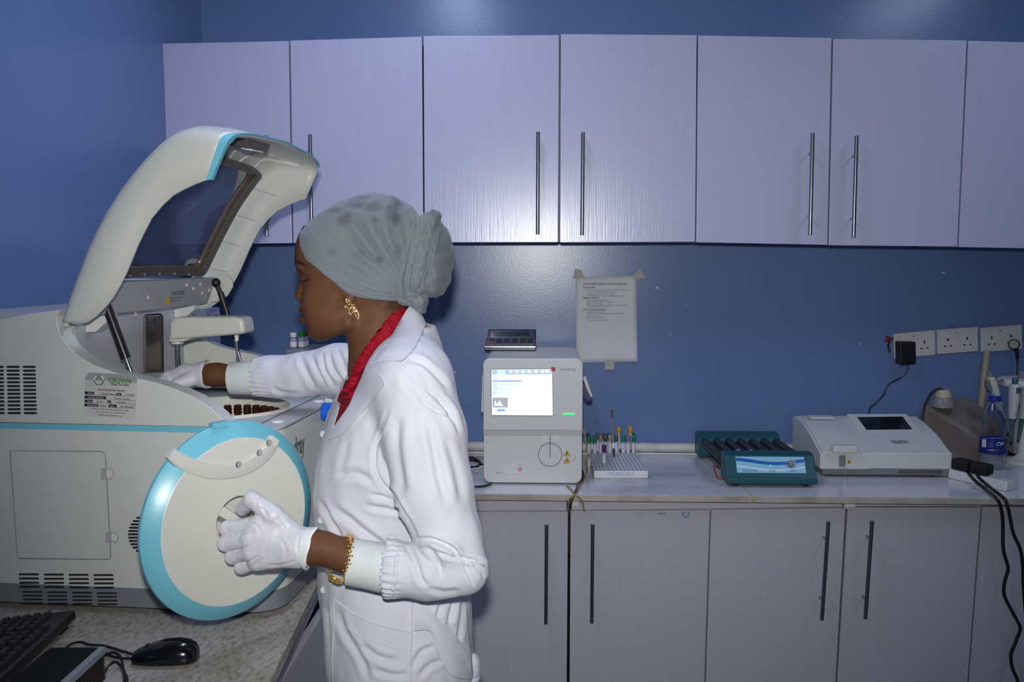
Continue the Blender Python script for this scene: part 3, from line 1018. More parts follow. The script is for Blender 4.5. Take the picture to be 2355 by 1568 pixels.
obj('back_plate', loft([circ(R_I + .01, -.0195), circ(.001, -.0195)], caps=False) if False else loft([circ(RK + .002, -.0195), circ(R_I, -.0195)], caps=False), M_CREAM2, disc)
# finger bar across the recess
ang = math.radians(-38)
bu, bv = Vector((math.cos(ang), math.sin(ang))), Vector((-math.sin(ang), math.cos(ang)))
def bp(s, t, h):
    return dp(bu.x * s + bv.x * t, bu.y * s + bv.y * t, h)
hl = RK - .001
obj('grip_bar', hexa([bp(-hl, -.013, -.026), bp(hl, -.013, -.026), bp(hl, .013, -.026), bp(-hl, .013, -.026)],
                     [bp(-hl * .96, -.009, .0065), bp(hl * .96, -.009, .0065), bp(hl * .96, .009, .0065), bp(-hl * .96, .009, .0065)]), M_CREAM2, disc, bevel=.003)
# raised arc with three holes; follows the neighbour cover's circle
arc_pts = [(389, 1040), (412, 1058), (440, 1071), (475, 1081), (510, 1083), (545, 1079), (578, 1066), (605, 1046), (620, 1028), (631, 1007)]
def on_disc(px, py, h=.0062):
    p = onP(px, py, DC + DN * h, DN)
    d = p - DC
    return d.dot(DU), d.dot(DZ)
ca = [on_disc(*p) for p in arc_pts]
wid_px = [13, 15, 17, 17.5, 18, 18, 18, 18, 17, 14]
lo_e, hi_e = [], []
for i, (a, b) in enumerate(ca):
    p, q = ca[max(i - 1, 0)], ca[min(i + 1, len(ca) - 1)]
    d = Vector((q[0] - p[0], q[1] - p[1])).normalized()
    n2 = Vector((-d.y, d.x))
    wv = wid_px[i] * 1.5 / F_PX
    hi_e.append((a + n2.x * wv, b + n2.y * wv))
    lo_e.append((a - n2.x * wv, b - n2.y * wv))
rings = []
for (a0, b0), (a1, b1) in zip(lo_e, hi_e):
    md_ = ((a0 * .9 + a1 * .1), (b0 * .9 + b1 * .1))
    mh_ = ((a1 * .92 + a0 * .08), (b1 * .92 + b0 * .08))
    rings.append([dp(a0, b0, .001), dp(a1, b1, .001), dp(a1, b1, .0105), dp(mh_[0], mh_[1], .0125), dp(md_[0], md_[1], .0125), dp(a0, b0, .0105)])
rings = [spl for spl in zip(*[spline([r[j] for r in rings], 4) for j in range(6)])]
arc = obj('arc_rim', loft(rings), M_CREAM2, disc, angle=40)
for px, py in ((549, 1068), (597, 1041), (619, 1018)):
    a, b = on_disc(px, py, .0126)
    c3 = dp(a, b, .0126)
    x_, y_ = DU, DZ
    obj('hole', prism([c3 + x_ * .0062 * math.cos(t) + y_ * .0062 * math.sin(t) for t in [2 * math.pi * k / 20 for k in range(20)]], DN * .0003), M_FRAME, arc)  # flat dark disc, its uncovered edge paints the hole's shaded inside
    obj('hole', prism([c3 + DN * .0003 + x_ * (.0012 + .0050 * math.cos(t)) + y_ * .0060 * math.sin(t) for t in [2 * math.pi * k / 20 for k in range(20)]], DN * .0003), M_LGREY, arc)
ta = on_disc(505, 967, -.008)
obj('rim_tab', [hexa([dp(ta[0] - .016, R_D - .006, -.018), dp(ta[0] + .016, R_D - .006, -.018), dp(ta[0] + .016, R_D + .0035, -.018), dp(ta[0] - .016, R_D + .0035, -.018)],
                     [dp(ta[0] - .016, R_D - .006, -.004), dp(ta[0] + .016, R_D - .006, -.004), dp(ta[0] + .016, R_D + .0035, -.004), dp(ta[0] - .016, R_D + .0035, -.004)])], M_BLUE, disc, bevel=.001)
# ================================================================== IMPLICIT SURFACES (for the figure)
def smin(a, b, k):
    h = np.clip(0.5 + 0.5 * (b - a) / k, 0, 1)
    return b + (a - b) * h - k * h * (1 - h)
def smax(a, b, k):
    return -smin(-a, -b, k)
def s_cap(X, Y, Z, a, b, ra, rb=None):
    rb = ra if rb is None else rb
    a = np.array(a, float); b = np.array(b, float)
    d = b - a
    L = float(d @ d) + 1e-12
    t = np.clip(((X - a[0]) * d[0] + (Y - a[1]) * d[1] + (Z - a[2]) * d[2]) / L, 0, 1)
    return np.sqrt((X - a[0] - t * d[0]) ** 2 + (Y - a[1] - t * d[1]) ** 2 + (Z - a[2] - t * d[2]) ** 2) - (ra + (rb - ra) * t)
def s_ell(X, Y, Z, c, r, R=None):
    x, y, z = X - c[0], Y - c[1], Z - c[2]
    if R is not None:
        x, y, z = (R[0][0] * x + R[0][1] * y + R[0][2] * z, R[1][0] * x + R[1][1] * y + R[1][2] * z, R[2][0] * x + R[2][1] * y + R[2][2] * z)
    k0 = np.sqrt((x / r[0]) ** 2 + (y / r[1]) ** 2 + (z / r[2]) ** 2)
    return (k0 - 1) * min(r)
def s_chain(X, Y, Z, pts, k=0.0):
    """pts: list of (point, radius)"""
    f = None
    for (a, ra), (b, rb) in zip(pts[:-1], pts[1:]):
        g = s_cap(X, Y, Z, a, b, ra, rb)
        f = g if f is None else (np.minimum(f, g) if k <= 0 else smin(f, g, k))
    return f
def poly2(P, X, Z):
    """signed distance to polygon P (n,2) on broadcast X,Z"""
    P = np.array(P, float)
    n = len(P)
    d = None
    s = np.ones(np.broadcast(X, Z).shape)
    for i in range(n):
        a, b = P[i], P[i - 1]
        e = b - a
        wx, wz = X - a[0], Z - a[1]
        t = np.clip((wx * e[0] + wz * e[1]) / (e @ e + 1e-15), 0, 1)
        dd = (wx - e[0] * t) ** 2 + (wz - e[1] * t) ** 2
        d = dd if d is None else np.minimum(d, dd)
        c1, c2, c3 = Z >= a[1], Z < b[1], e[0] * wz > e[1] * wx
        flip = (c1 & c2 & c3) | (~c1 & ~c2 & ~c3)
        s = np.where(flip, -s, s)
    return s * np.sqrt(d)
def inflate(d2, y, D, B):
    q = np.maximum(1 + d2 / D, 0)
    return (np.sqrt(q * q + (y / B) ** 2) - 1) * min(D, B)

def nets(f, lo, hi, h, name='', fac=2.0):
    """surface nets of f<0 on a sparse set of blocks; returns (verts, faces) as numpy"""
    lo = np.array(lo, float)
    BS = 14
    nb = [int(math.ceil((hi[i] - lo[i]) / (h * BS))) for i in range(3)]
    n = [b * BS + 1 for b in nb]
    V = np.ones(n, np.float32)
    bc = [lo[i] + (np.arange(nb[i]) + .5) * h * BS for i in range(3)]
    fc = f(bc[0][:, None, None], bc[1][None, :, None], bc[2][None, None, :])
    fc = np.broadcast_to(fc, nb)
    lim = h * BS * .87 * fac
    ax = [lo[i] + np.arange(n[i]) * h for i in range(3)]
    for i, j, k in np.argwhere(np.abs(fc) < lim):
        sl = tuple(slice(q * BS, q * BS + BS + 1) for q in (i, j, k))
        V[sl] = f(ax[0][sl[0]][:, None, None], ax[1][sl[1]][None, :, None], ax[2][sl[2]][None, None, :])
    for i, j, k in np.argwhere(fc <= -lim):
        sl = tuple(slice(q * BS + 1, q * BS + BS) for q in (i, j, k))
        V[sl] = -1
    # blocks deep inside must also fill their shared faces
    ins = V < 0
    deep = np.argwhere(fc <= -lim)
    for i, j, k in deep:
        sl = tuple(slice(q * BS, q * BS + BS + 1) for q in (i, j, k))
        blk = V[sl]
        blk[blk >= 1] = -1
    ins = V < 0
    c = [ins[a:n[0] - 1 + a, b:n[1] - 1 + b, d:n[2] - 1 + d] for a in (0, 1) for b in (0, 1) for d in (0, 1)]
    anyi = c[0].copy(); alli = c[0].copy()
    for q in c[1:]:
        anyi |= q; alli &= q
    act = np.argwhere(anyi & ~alli)
    idx = -np.ones([q - 1 for q in n], np.int32)
    idx[act[:, 0], act[:, 1], act[:, 2]] = np.arange(len(act))
    acc = np.zeros((len(act), 3)); cnt = np.zeros(len(act))
    corners = [np.array(q) for q in ((0, 0, 0), (1, 0, 0), (0, 1, 0), (1, 1, 0), (0, 0, 1), (1, 0, 1), (0, 1, 1), (1, 1, 1))]
    cv = [V[act[:, 0] + q[0], act[:, 1] + q[1], act[:, 2] + q[2]] for q in corners]
    for a, b in ((0, 1), (2, 3), (4, 5), (6, 7), (0, 2), (1, 3), (4, 6), (5, 7), (0, 4), (1, 5), (2, 6), (3, 7)):
        m = (cv[a] < 0) != (cv[b] < 0)
        t = np.where(m, cv[a] / np.where(m, cv[a] - cv[b], 1), 0)
        p = corners[a][None, :] + (corners[b] - corners[a])[None, :] * t[:, None]
        acc += p * m[:, None]; cnt += m
    verts = lo + (act + acc / cnt[:, None]) * h
    faces = []
    for axis in range(3):
        u, v = [(1, 2), (2, 0), (0, 1)][axis]
        s0 = [slice(None)] * 3; s1 = [slice(None)] * 3
        s0[axis] = slice(0, n[axis] - 1); s1[axis] = slice(1, n[axis])
        A, Bq = ins[tuple(s0)], ins[tuple(s1)]
        e = np.argwhere(A != Bq)
        e = e[(e[:, u] > 0) & (e[:, v] > 0) & (e[:, u] < n[u] - 1) & (e[:, v] < n[v] - 1)]
        sgn = A[e[:, 0], e[:, 1], e[:, 2]]
        def cell(du, dv):
            q = e.copy(); q[:, u] -= du; q[:, v] -= dv
            return idx[q[:, 0], q[:, 1], q[:, 2]]
        q = np.stack([cell(1, 1), cell(0, 1), cell(0, 0), cell(1, 0)], 1)
        q[~sgn] = q[~sgn][:, ::-1]
        faces.append(q)
    F = np.concatenate(faces)
    F = F[(F >= 0).all(1)]
    return verts, F

def vnormals(Vt, F):
    a, b, c, d = Vt[F[:, 0]], Vt[F[:, 1]], Vt[F[:, 2]], Vt[F[:, 3]]
    fn = np.cross(c - a, d - b)
    N = np.zeros_like(Vt)
    for k in range(4):
        np.add.at(N, F[:, k], fn)
    return N / (np.linalg.norm(N, axis=1)[:, None] + 1e-12)
def relax(Vt, F, it=2, lam=.5):
    for _ in range(it):
        S = np.zeros_like(Vt); C = np.zeros(len(Vt))
        for k in range(4):
            for j in (1, 3):
                np.add.at(S, F[:, k], Vt[F[:, (k + j) % 4]]); np.add.at(C, F[:, k], 1)
        Vt = Vt + lam * (S / np.maximum(C, 1)[:, None] - Vt)
    return Vt
def npobj(name, Vt, F, material, parent, color=None, label=None):
    me = bpy.data.meshes.new(name)
    off = np.array(parent.location) if parent is not None else np.zeros(3)
    p = parent
    while p is not None and p.parent is not None:
        p = p.parent; off = off + np.array(p.location)
    me.vertices.add(len(Vt)); me.loops.add(4 * len(F)); me.polygons.add(len(F))
    me.vertices.foreach_set('co', (Vt - off).astype(np.float32).ravel())
    me.loops.foreach_set('vertex_index', F.astype(np.int32).ravel())
    me.polygons.foreach_set('loop_start', np.arange(0, 4 * len(F), 4, dtype=np.int32))
    me.polygons.foreach_set('loop_total', np.full(len(F), 4, dtype=np.int32))
    me.polygons.foreach_set('use_smooth', np.ones(len(F), bool))
    me.update(calc_edges=True)
    me.validate()
    me.materials.append(material)
    if color is not None:
        ca = me.color_attributes.new('Col', 'FLOAT_COLOR', 'POINT')
        ca.data.foreach_set('color', np.concatenate([color, np.ones((len(color), 1))], 1).astype(np.float32).ravel())
    o = bpy.data.objects.new(name, me)
    COL.objects.link(o)
    o.parent = parent
    return tag(o, label)

def vnoise(P, scale, seed=0):
    """smooth value noise in -1..1"""
    rng = np.random.RandomState(seed)
    T = rng.rand(32, 32, 32) * 2 - 1
    Q = P * scale
    i = np.floor(Q).astype(int); f = Q - i
    f = f * f * (3 - 2 * f)
    r = 0
    for a in (0, 1):
        for b in (0, 1):
            for c in (0, 1):
                w = (f[:, 0] if a else 1 - f[:, 0]) * (f[:, 1] if b else 1 - f[:, 1]) * (f[:, 2] if c else 1 - f[:, 2])
                r = r + w * T[(i[:, 0] + a) % 32, (i[:, 1] + b) % 32, (i[:, 2] + c) % 32]
    return r

def polydist(px, py, pts):
    d = np.full(px.shape, 1e9)
    tt = np.zeros(px.shape)
    n = len(pts) - 1
    for i in range(n):
        a, b = np.array(pts[i], float), np.array(pts[i + 1], float)
        e = b - a
        t = np.clip(((px - a[0]) * e[0] + (py - a[1]) * e[1]) / (e @ e), 0, 1)
        q = np.hypot(px - a[0] - t * e[0], py - a[1] - t * e[1])
        m = q < d
        d = np.where(m, q, d); tt = np.where(m, (i + t) / n, tt)
    return d, tt
def spl2(pts, sub=6):
    return [(p.x, p.y) for p in spline([(x, y, 0) for x, y in pts], sub)]

def creases(Vt, N, items, ymax):
    """press soft folds into the near side of a garment; items = (line in picture px, half width px, depth m)"""
    px, py = proj_np(Vt)
    facing = ((np.array(CAM) - Vt) * N).sum(1) > 0
    ok = facing & (Vt[:, 1] < ymax)
    disp = np.zeros(len(Vt))
    for pts, w, dep in items:
        pts = spl2(pts)
        P = np.array(pts)
        m = ok & (px > P[:, 0].min() - 4 * w) & (px < P[:, 0].max() + 4 * w) & (py > P[:, 1].min() - 4 * w) & (py < P[:, 1].max() + 4 * w)
        if not m.any(): continue
        d, t = polydist(px[m], py[m], pts)
        env = np.clip(np.minimum(t, 1 - t) * 5, 0, 1) ** .7
        disp[m] += dep * env * (-np.exp(-(d / w) ** 2) + .55 * np.exp(-((d - 2.0 * w) / (1.1 * w)) ** 2))
    return Vt + N * disp[:, None]

# ================================================================== THE PERSON
YH = 1.65
P3 = lambda px, py, Y: np.array(onY(px, py, Y))
def xz(pts, Y=YH):
    return [(onY(x, y, Y).x, onY(x, y, Y).z) for x, y in pts]
zpx = lambda py, Y=YH: onY(905, py, Y).z

person = thing('person', (P3(905, 1200, YH)[0], YH, 0), 'person in white lab coat and grey head scarf reaching into the big analyser', 'person')

# ---- head
HEAD = xz([(700, 522), (690, 542), (684, 562), (681.5, 585), (682, 606), (692, 628), (700, 650), (706, 668), (711, 690), (713, 712), (714, 732), (713, 750), (712, 764), (722, 773),
           (740, 775), (765, 772), (790, 766), (815, 752), (845, 735), (880, 715), (915, 690), (945, 640), (955, 580), (940, 510), (900, 465), (850, 455), (790, 468), (740, 488)])
FACE = xz([(700, 522), (690, 540), (683, 560), (680.5, 580), (680, 597), (680, 604), (683, 611), (687, 627), (689, 643), (688.5, 651), (684.5, 662), (679.5, 672), (678.3, 678), (681, 685), (687, 688.5), (697, 690),
           (699, 693), (695, 702), (690, 711), (690.5, 716), (695, 720.5), (699, 723), (694, 726), (690, 733), (691, 741), (696, 745), (705, 747), (709.5, 755), (713, 764), (719, 771), (727, 775),
           (748, 775), (770, 771), (800, 740), (800, 600), (760, 520)])
def hc(px, py, dy):
    p = P3(px, py, YH)
    return (p[0], YH + dy, p[2])
def f_head(X, Y, Z):
    y = Y - YH
    f = inflate(poly2(HEAD, X, Z), y, .084, .0715)
    d = poly2(FACE, X, Z)
    f = smin(f, inflate(d, y, .014, .0115), .009)
    for s in (-1, 1):
        f = smin(f, s_ell(X, Y, Z, hc(694.5, 682, s * .0115), (.0095, .0075, .0075)), .006)        # wings of the nose
        f = smin(f, s_ell(X, Y, Z, hc(742, 700, s * .038), (.028, .022, .030)), .03)                 # cheek
        f = smin(f, s_ell(X, Y, Z, hc(707, 611, s * .024), (.011, .024, .007)), .010)                # brow ridge
        f = smax(f, -s_ell(X, Y, Z, hc(693, 640, s * .030), (.0125, .016, .011)), .012)              # eye socket
        f = smin(f, s_ell(X, Y, Z, hc(715.5, 643, s * .029), (.0125, .0135, .0110)), .004)           # eyeball under the lid
        f = smin(f, s_cap(X, Y, Z, hc(739, 761, s * .012), hc(815, 738, s * .050), .011, .013), .022)  # jaw
        f = smin(f, s_ell(X, Y, Z, hc(822, 679, s * .069), (.010, .0055, .0155)), .005)              # ear lobe
        f = smin(f, s_ell(X, Y, Z, hc(808, 662, s * .069), (.007, .005, .008)), .004)
    f = smin(f, s_ell(X, Y, Z, hc(708, 714, 0), (.0125, .0205, .0062)), .008)                        # lips
    f = smin(f, s_ell(X, Y, Z, hc(708, 735, 0), (.0125, .0185, .0068)), .008)
    f = smax(f, -s_cap(X, Y, Z, hc(694, 723.2, -.024), hc(694, 723.2, .024), .0028), .004)           # mouth line
    f = smin(f, s_ell(X, Y, Z, hc(735, 760, 0), (.017, .020, .015)), .012)                           # chin
    return f
# ---- skeleton points
BETA = math.radians(18)
TF, TL = np.array((-math.cos(BETA), -math.sin(BETA), 0)), np.array((math.sin(BETA), -math.cos(BETA), 0))
near_up = [(P3(948, 884, 1.50), .070), (P3(977, 1000, 1.485), .070), (P3(995, 1130, 1.465), .0665), (P3(1030, 1238, 1.450), .056), (P3(1064, 1308, 1.440), .043)]
near_lo = [(P3(1064, 1308, 1.440), .043), (P3(985, 1312, 1.440), .0475), (P3(900, 1307, 1.437), .0465), (P3(882, 1305, 1.436), .040)]
far_up = [(P3(858, 852, 1.80), .064), (P3(775, 850, 1.83), .054), (P3(700, 862, 1.845), .047), (P3(628, 866, 1.855), .0445), (P3(585, 868, 1.855), .041)]
WR, ELB = P3(715, 1257, 1.432), P3(1064, 1308, 1.440)
# near hand: wrist, knuckles, finger joints (index, middle, ring, little)
MCP = [P3(592, 1205, 1.428), P3(575, 1236, 1.420), P3(578, 1267, 1.422), P3(592, 1292, 1.430)]
PIP = [P3(522, 1215, 1.440), P3(519, 1250, 1.436), P3(534, 1280, 1.440), P3(556, 1304, 1.446)]
DIP = [P3(526, 1212, 1.470), P3(524, 1247, 1.468), P3(541, 1278, 1.470), P3(563, 1302, 1.474)]
TIP = [P3(556, 1207, 1.482), P3(556, 1240, 1.480), P3(572, 1270, 1.482), P3(590, 1294, 1.484)]
FR = [.0132, .0132, .0122, .0112]
THUMB = [(P3(668, 1226, 1.436), .020), (P3(628, 1183, 1.430), .0168), (P3(579, 1148, 1.432), .0138), (P3(557, 1171, 1.458), .0118)]
def f_hand(X, Y, Z, g=0.0):
    f = None
    for i in range(4):
        q = s_cap(X, Y, Z, WR + np.array((-.02, 0, (.008 - .006 * i))), MCP[i], .0215 + g, .0150 + g)
        f = q if f is None else smin(f, q, .016)
    f = smin(f, s_cap(X, Y, Z, WR + np.array((.022, 0, 0)), WR + np.array((-.02, 0, 0)), .0275 + g, .0285 + g), .02)
    for i in range(4):
        r = FR[i] + g
        q = smin(s_chain(X, Y, Z, [(MCP[i], r * 1.06), (PIP[i], r)]), s_chain(X, Y, Z, [(PIP[i], r), (DIP[i], r * .92), (TIP[i], r * .82)]), .004)
        f = smin(f, q, .0045)
    f = smin(f, s_chain(X, Y, Z, [(p, r + g) for p, r in THUMB], .004), .008)
    return f
# far hand reaching down behind the side panel
FW = P3(488, 861, 1.855)
FM = P3(392, 872, 1.86)
def f_farhand(X, Y, Z, g=0.0):
    f = s_cap(X, Y, Z, FW, P3(430, 865, 1.858), .0255 + g, .0245 + g)
    f = smin(f, s_cap(X, Y, Z, P3(430, 865, 1.858), FM, .0245 + g, .021 + g), .012)
    for k, dy in enumerate((-.030, -.010, .010, .028)):
        kn = FM + np.array((-.004, dy, .004 - abs(dy) * .15))
        m_ = kn + np.array((-.036 + .004 * abs(k - 1), dy * .1, -.018))
        t_ = m_ + np.array((-.012, 0, -.030 + .003 * k))
        f = smin(f, s_chain(X, Y, Z, [(kn, .0115 + g), (m_, .0105 + g), (t_, .0088 + g)], .003), .006)
    a = P3(440, 872, 1.835)
    f = smin(f, s_chain(X, Y, Z, [(a, .016 + g), (a + np.array((-.03, -.022, -.012)), .0125 + g), (a + np.array((-.055, -.018, -.034)), .0095 + g)], .004), .008)
    return f
# torso table: picture row -> front and back outline, half width across the shoulders
TT = [(700, 915, 985, .060), (735, 893, 998, .078), (770, 866, 1008, .105), (810, 838, 1022, .138), (850, 806, 1034, .160), (900, 776, 1046, .168), (950, 755, 1056, .168), (1000, 741, 1060, .165),
      (1060, 729, 1060, .160), (1130, 722, 1056, .152), (1200, 726, 1056, .150), (1280, 734, 1066, .158), (1370, 738, 1080, .172), (1470, 743, 1088, .186), (1568, 748, 1092, .192)]
_z = np.array([zpx(t[0]) for t in TT])[::-1]
_xf = np.array([onY(t[1], t[0], YH).x for t in TT])[::-1]
_xb = np.array([onY(t[2], t[0], YH).x for t in TT])[::-1]
_b = np.array([t[3] for t in TT])[::-1]
_z = np.concatenate([[.45], _z]); _xf = np.concatenate([[_xf[0] + .005], _xf]); _xb = np.concatenate([[_xb[0] + .01], _xb]); _b = np.concatenate([[.20], _b])
def f_torso(X, Y, Z, inset=0.0):
    xf, xb, b = np.interp(Z, _z, _xf), np.interp(Z, _z, _xb), np.interp(Z, _z, _b)
    cx, H = (xf + xb) / 2, (xb - xf) / 2
    a = np.sqrt(np.maximum(H ** 2 - (b * math.sin(BETA)) ** 2, 1e-4)) / math.cos(BETA)
    a, b = a - inset, b - inset
    u = (X - cx) * TF[0] + (Y - YH) * TF[1]
    v = (X - cx) * TL[0] + (Y - YH) * TL[1]
    n = 2.35
    k = (np.abs(u / a) ** n + np.abs(v / b) ** n) ** (1 / n)
    return (k - 1) * np.minimum(a, b)
def tuv(X, Y, Z):
    cx = (np.interp(Z, _z, _xf) + np.interp(Z, _z, _xb)) / 2
    return (X - cx) * TF[0] + (Y - YH) * TF[1], (X - cx) * TL[0] + (Y - YH) * TL[1]
z_v0, z_v1 = zpx(985), zpx(712)
def torso_v(px, py):
    d = np.array(ray(px, py)); c = np.array(CAM)
    t0 = 1.25 / d[1]
    for k in range(700):
        p = c + d * (t0 + k * .001)
        if f_torso(p[0], p[1], p[2]) < 0: break
    return p[2], float(tuv(p[0], p[1], p[2])[1])
def vtable(edge):
    e = sorted(torso_v(x, y) for x, y in edge)
    return [q[0] for q in e], [q[1] for q in e]
VN = vtable([(938, 714), (913, 755), (886, 800), (860, 836), (843, 872), (826, 906), (809, 936), (791, 958), (778, 972)])
VF = vtable([(824, 815), (811, 838), (795, 868), (786, 902), (779, 930), (772, 958), (768, 972)])
def vwedge(X, Y, Z, zmin):
    u, v = tuv(X, Y, Z)
    vn = np.interp(Z, *VN)
    vf = np.where(Z > VF[0][-1], VF[1][-1] - (Z - VF[0][-1]) * .6, np.interp(Z, *VF))
    return np.maximum(np.maximum(v - vn, vf - v), np.maximum(zmin - Z, -(u + .03)))
def wedge(X, Y, Z, z0, z1, w1, p=1.0):
    u, v = tuv(X, Y, Z)
    t = np.clip((Z - z0) / (z1 - z0), 0, 1.4)
    half = w1 * t ** p - .0005
    return np.maximum(np.maximum(np.abs(v - .012 * np.clip(2 * t, 0, 1)) - half, z0 - Z), -(u + .03))
neck = [(P3(878, 690, YH), .050), (P3(868, 760, YH), .0525), (P3(872, 850, YH), .060)]
hipz = .86
def f_body(X, Y, Z):
    f = f_head(X, Y, Z)
    f = smin(f, s_chain(X, Y, Z, neck, .02), .016)
    t = np.maximum(f_torso(X, Y, Z, .022), Z - zpx(742))
    t = np.maximum(t, .60 - Z)
    f = smin(f, t, .02)
    sh = lambda ch, g: [(p, max(r - g, .018)) for p, r in ch]
    f = smin(f, s_chain(X, Y, Z, sh(near_up, .024), .01), .02)
    f = smin(f, s_chain(X, Y, Z, [(ELB, .032), (P3(900, 1300, 1.437), .030), (P3(800, 1277, 1.434), .0278), (P3(722, 1257, 1.432), .0285)], .01), .012)
    f = smin(f, f_hand(X, Y, Z, -.0035), .01)
    f = smin(f, s_chain(X, Y, Z, sh(far_up, .02), .01), .02)
    f = smin(f, s_chain(X, Y, Z, [(P3(585, 868, 1.855), .027), (P3(500, 861, 1.855), .0235), (FW, .0225)], .01), .01)
    f = smin(f, f_farhand(X, Y, Z, -.003), .008)
    for s in (-1, 1):
        hx = P3(915, 1500, YH)[0] - s * .02
        hip, knee, ank = (hx, YH + s * .085, .84), (hx - .01, YH + s * .085, .47), (hx + .02, YH + s * .085, .085)
        f = smin(f, s_chain(X, Y, Z, [(hip, .085), (knee, .055)]), .03)
        f = smin(f, s_chain(X, Y, Z, [(knee, .053), ((hx + .025, YH + s * .085, .34), .052), (ank, .036)]), .02)
        f = smin(f, s_cap(X, Y, Z, (hx + .03, YH + s * .085, .05), (hx - .14, YH + s * .09, .035), .034, .026), .02)
    return f
M_SKIN = mat('skin', rgb(118, 74, 50), .6, attr='Col', sss=.0, bump=(420, .10, ONE), spec=.2)
bv, bf = nets(f_body, (-.92, 1.33, 0.0), (.02, 2.02, 1.78), .0034)
bn = vnormals(bv, bf)
# skin tones: lips, brow, short hair at temple and nape, darker mouth line, eyelid and ear
mir = bv.copy(); mir[:, 1] = np.where(mir[:, 1] > YH, 2 * YH - mir[:, 1], mir[:, 1])
hx_, hy_ = proj_np(mir)
base = np.array(rgb(97, 64, 43)[:3])
colr = np.tile(base, (len(bv), 1))
colr *= (1 + .10 * vnoise(bv, 38, 3) + .06 * vnoise(bv, 110, 5))[:, None]
def blend(mask, c):
    global colr
    colr = colr * (1 - mask[:, None]) + np.array(c[:3]) * mask[:, None]
headz = bv[:, 2] > zpx(800)
def blob(cx, cy, rx, ry, soft=.5, rot=0):
    c, s = math.cos(rot), math.sin(rot)
    x, y = (hx_ - cx) * c + (hy_ - cy) * s, -(hx_ - cx) * s + (hy_ - cy) * c
    d = np.sqrt((x / rx) ** 2 + (y / ry) ** 2)
    return np.clip((1 + soft - d) / soft / 2, 0, 1) * headz
LIP = rgb(84, 50, 40)
blend(blob(693, 715, 12, 6) * .9, LIP)
blend(blob(694, 734, 11, 8) * .9, rgb(94, 58, 48))
blend(blob(694, 723, 10, 1.6) * .7, rgb(50, 26, 20))
HAIR = rgb(24, 18, 16)
blend(blob(690, 604, 13, 4.5, .8, .35) * .75, HAIR)
blend(blob(705, 611, 14, 3.5, .9, .45) * .35, HAIR)
blend(blob(768, 651, 10, 12, 1.2) * .45 * np.clip(vnoise(bv, 160, 8) * 1.2 + .6, 0, 1), HAIR)
blend(blob(905, 699, 26, 12, 1.0) * .75 * np.clip(vnoise(bv, 170, 9) * 1.2 + .8, 0, 1), HAIR)
blend(blob(701, 645, 11, 2.6, .7, -.25) * .8, HAIR)
blend(blob(700, 638, 13, 8, .8) * .35, rgb(70, 40, 28))
blend(blob(807, 668, 4, 9, .8, -.3) * .6, rgb(60, 34, 24))
body = npobj('body', bv, bf, M_SKIN, person, colr)
BODY_BVH = BVHTree.FromPolygons([tuple(v) for v in bv], [tuple(int(i) for i in q) for q in bf])
def cast(px, py, bvh, off=0.0):
    d = ray(px, py).normalized()
    h = bvh.ray_cast(CAM, d)
    if h[0] is None:
        h = bvh.find_nearest(CAM + d * 1.5)
        return h[0] - d * off
    return h[0] - d * off
M_HAIR = mat('dark_hair', HAIR, .6)
lash = [cast(x, y, BODY_BVH, .0012) for x, y in ((709, 643.5), (702, 645.5), (695, 648), (691.5, 648.5))]
lash.append(lash[-1] + (lash[-1] - lash[-2]).normalized() * .004)
obj('eyelashes', tube(lash, lambda t: .0018 - .0011 * t, 6, 5), M_HAIR, person)
obj('eyebrow', tube([cast(x, y, BODY_BVH, .0005) for x, y in ((682, 602), (688, 603), (697, 607.5), (707, 613))], lambda t: .0022 * (1 - .75 * t), 6, 5), M_HAIR, person)

# ---- head scarf
SKULL = xz([(694, 532), (711, 510), (758, 476), (797, 458), (823, 449), (854, 443.5), (880, 444.5), (907, 449), (930, 462), (951, 477), (966, 498), (976, 530), (980, 580), (972, 640), (950, 690), (920, 720), (880, 742), (830, 750),
            (770, 760), (720, 755), (700, 720), (690, 660), (682, 610), (683, 565)])
CUT_ = xz([(692, 528), (696.5, 546), (707, 574), (725, 598), (757, 621), (796, 654), (822, 673.5), (841, 681), (875, 687), (920, 690), (944, 686), (990, 690), (1000, 600), (1000, 430), (690, 430), (670, 528)])
BUN = xz([(965, 500), (977, 488), (998, 492), (1012, 506), (1027, 524), (1040, 556), (1046, 587), (1041, 619), (1037, 647), (1021, 678), (1001, 687), (980, 682), (962, 660), (950, 600)])
def f_scarf(X, Y, Z):
    y = Y - YH
    f = inflate(poly2(SKULL, X, Z), y, .080, .0785)
    f = smax(f, poly2(CUT_, X, Z), .004)
    # hollow towards the face so that it wears like cloth
    f = smin(f, inflate(poly2(BUN, X, Z), y, .040, .062), .006)
    tw = [(hc(1001, 500, -.020), .014), (hc(985, 525, -.040), .0195), (hc(972, 585, -.050), .021), (hc(958, 640, -.050), .0205), (hc(950, 672, -.042), .016)]
    f = smin(f, s_chain(X, Y, Z, tw, .01), .003)
    tw2 = [(hc(985, 520, -.03), .014), (hc(968, 610, -.058), .012), (hc(966, 660, -.045), .015)]
    f = smin(f, s_chain(X, Y, Z, tw2, .01), .003)
    f = smin(f, s_ell(X, Y, Z, hc(944, 690, -.030), (.020, .020, .0105)), .003)
    tail = [(hc(955, 668, -.034), .013), (hc(968, 688, -.030), .0165), (hc(967, 704, -.024), .0155)]
    f = smin(f, s_chain(X, Y, Z, tail, .006), .003)
    f = smin(f, s_cap(X, Y, Z, hc(966, 700, -.02), hc(962, 713, -.012), .011, .006), .004)
    return f
sv, sf_ = nets(f_scarf, (-.52, 1.55, 1.48), (-.14, 1.75, 1.74), .0023)
sn_ = vnormals(sv, sf_)
spx, spy = proj_np(sv)
ang_ = np.arctan2(spy - 700, spx - 950)
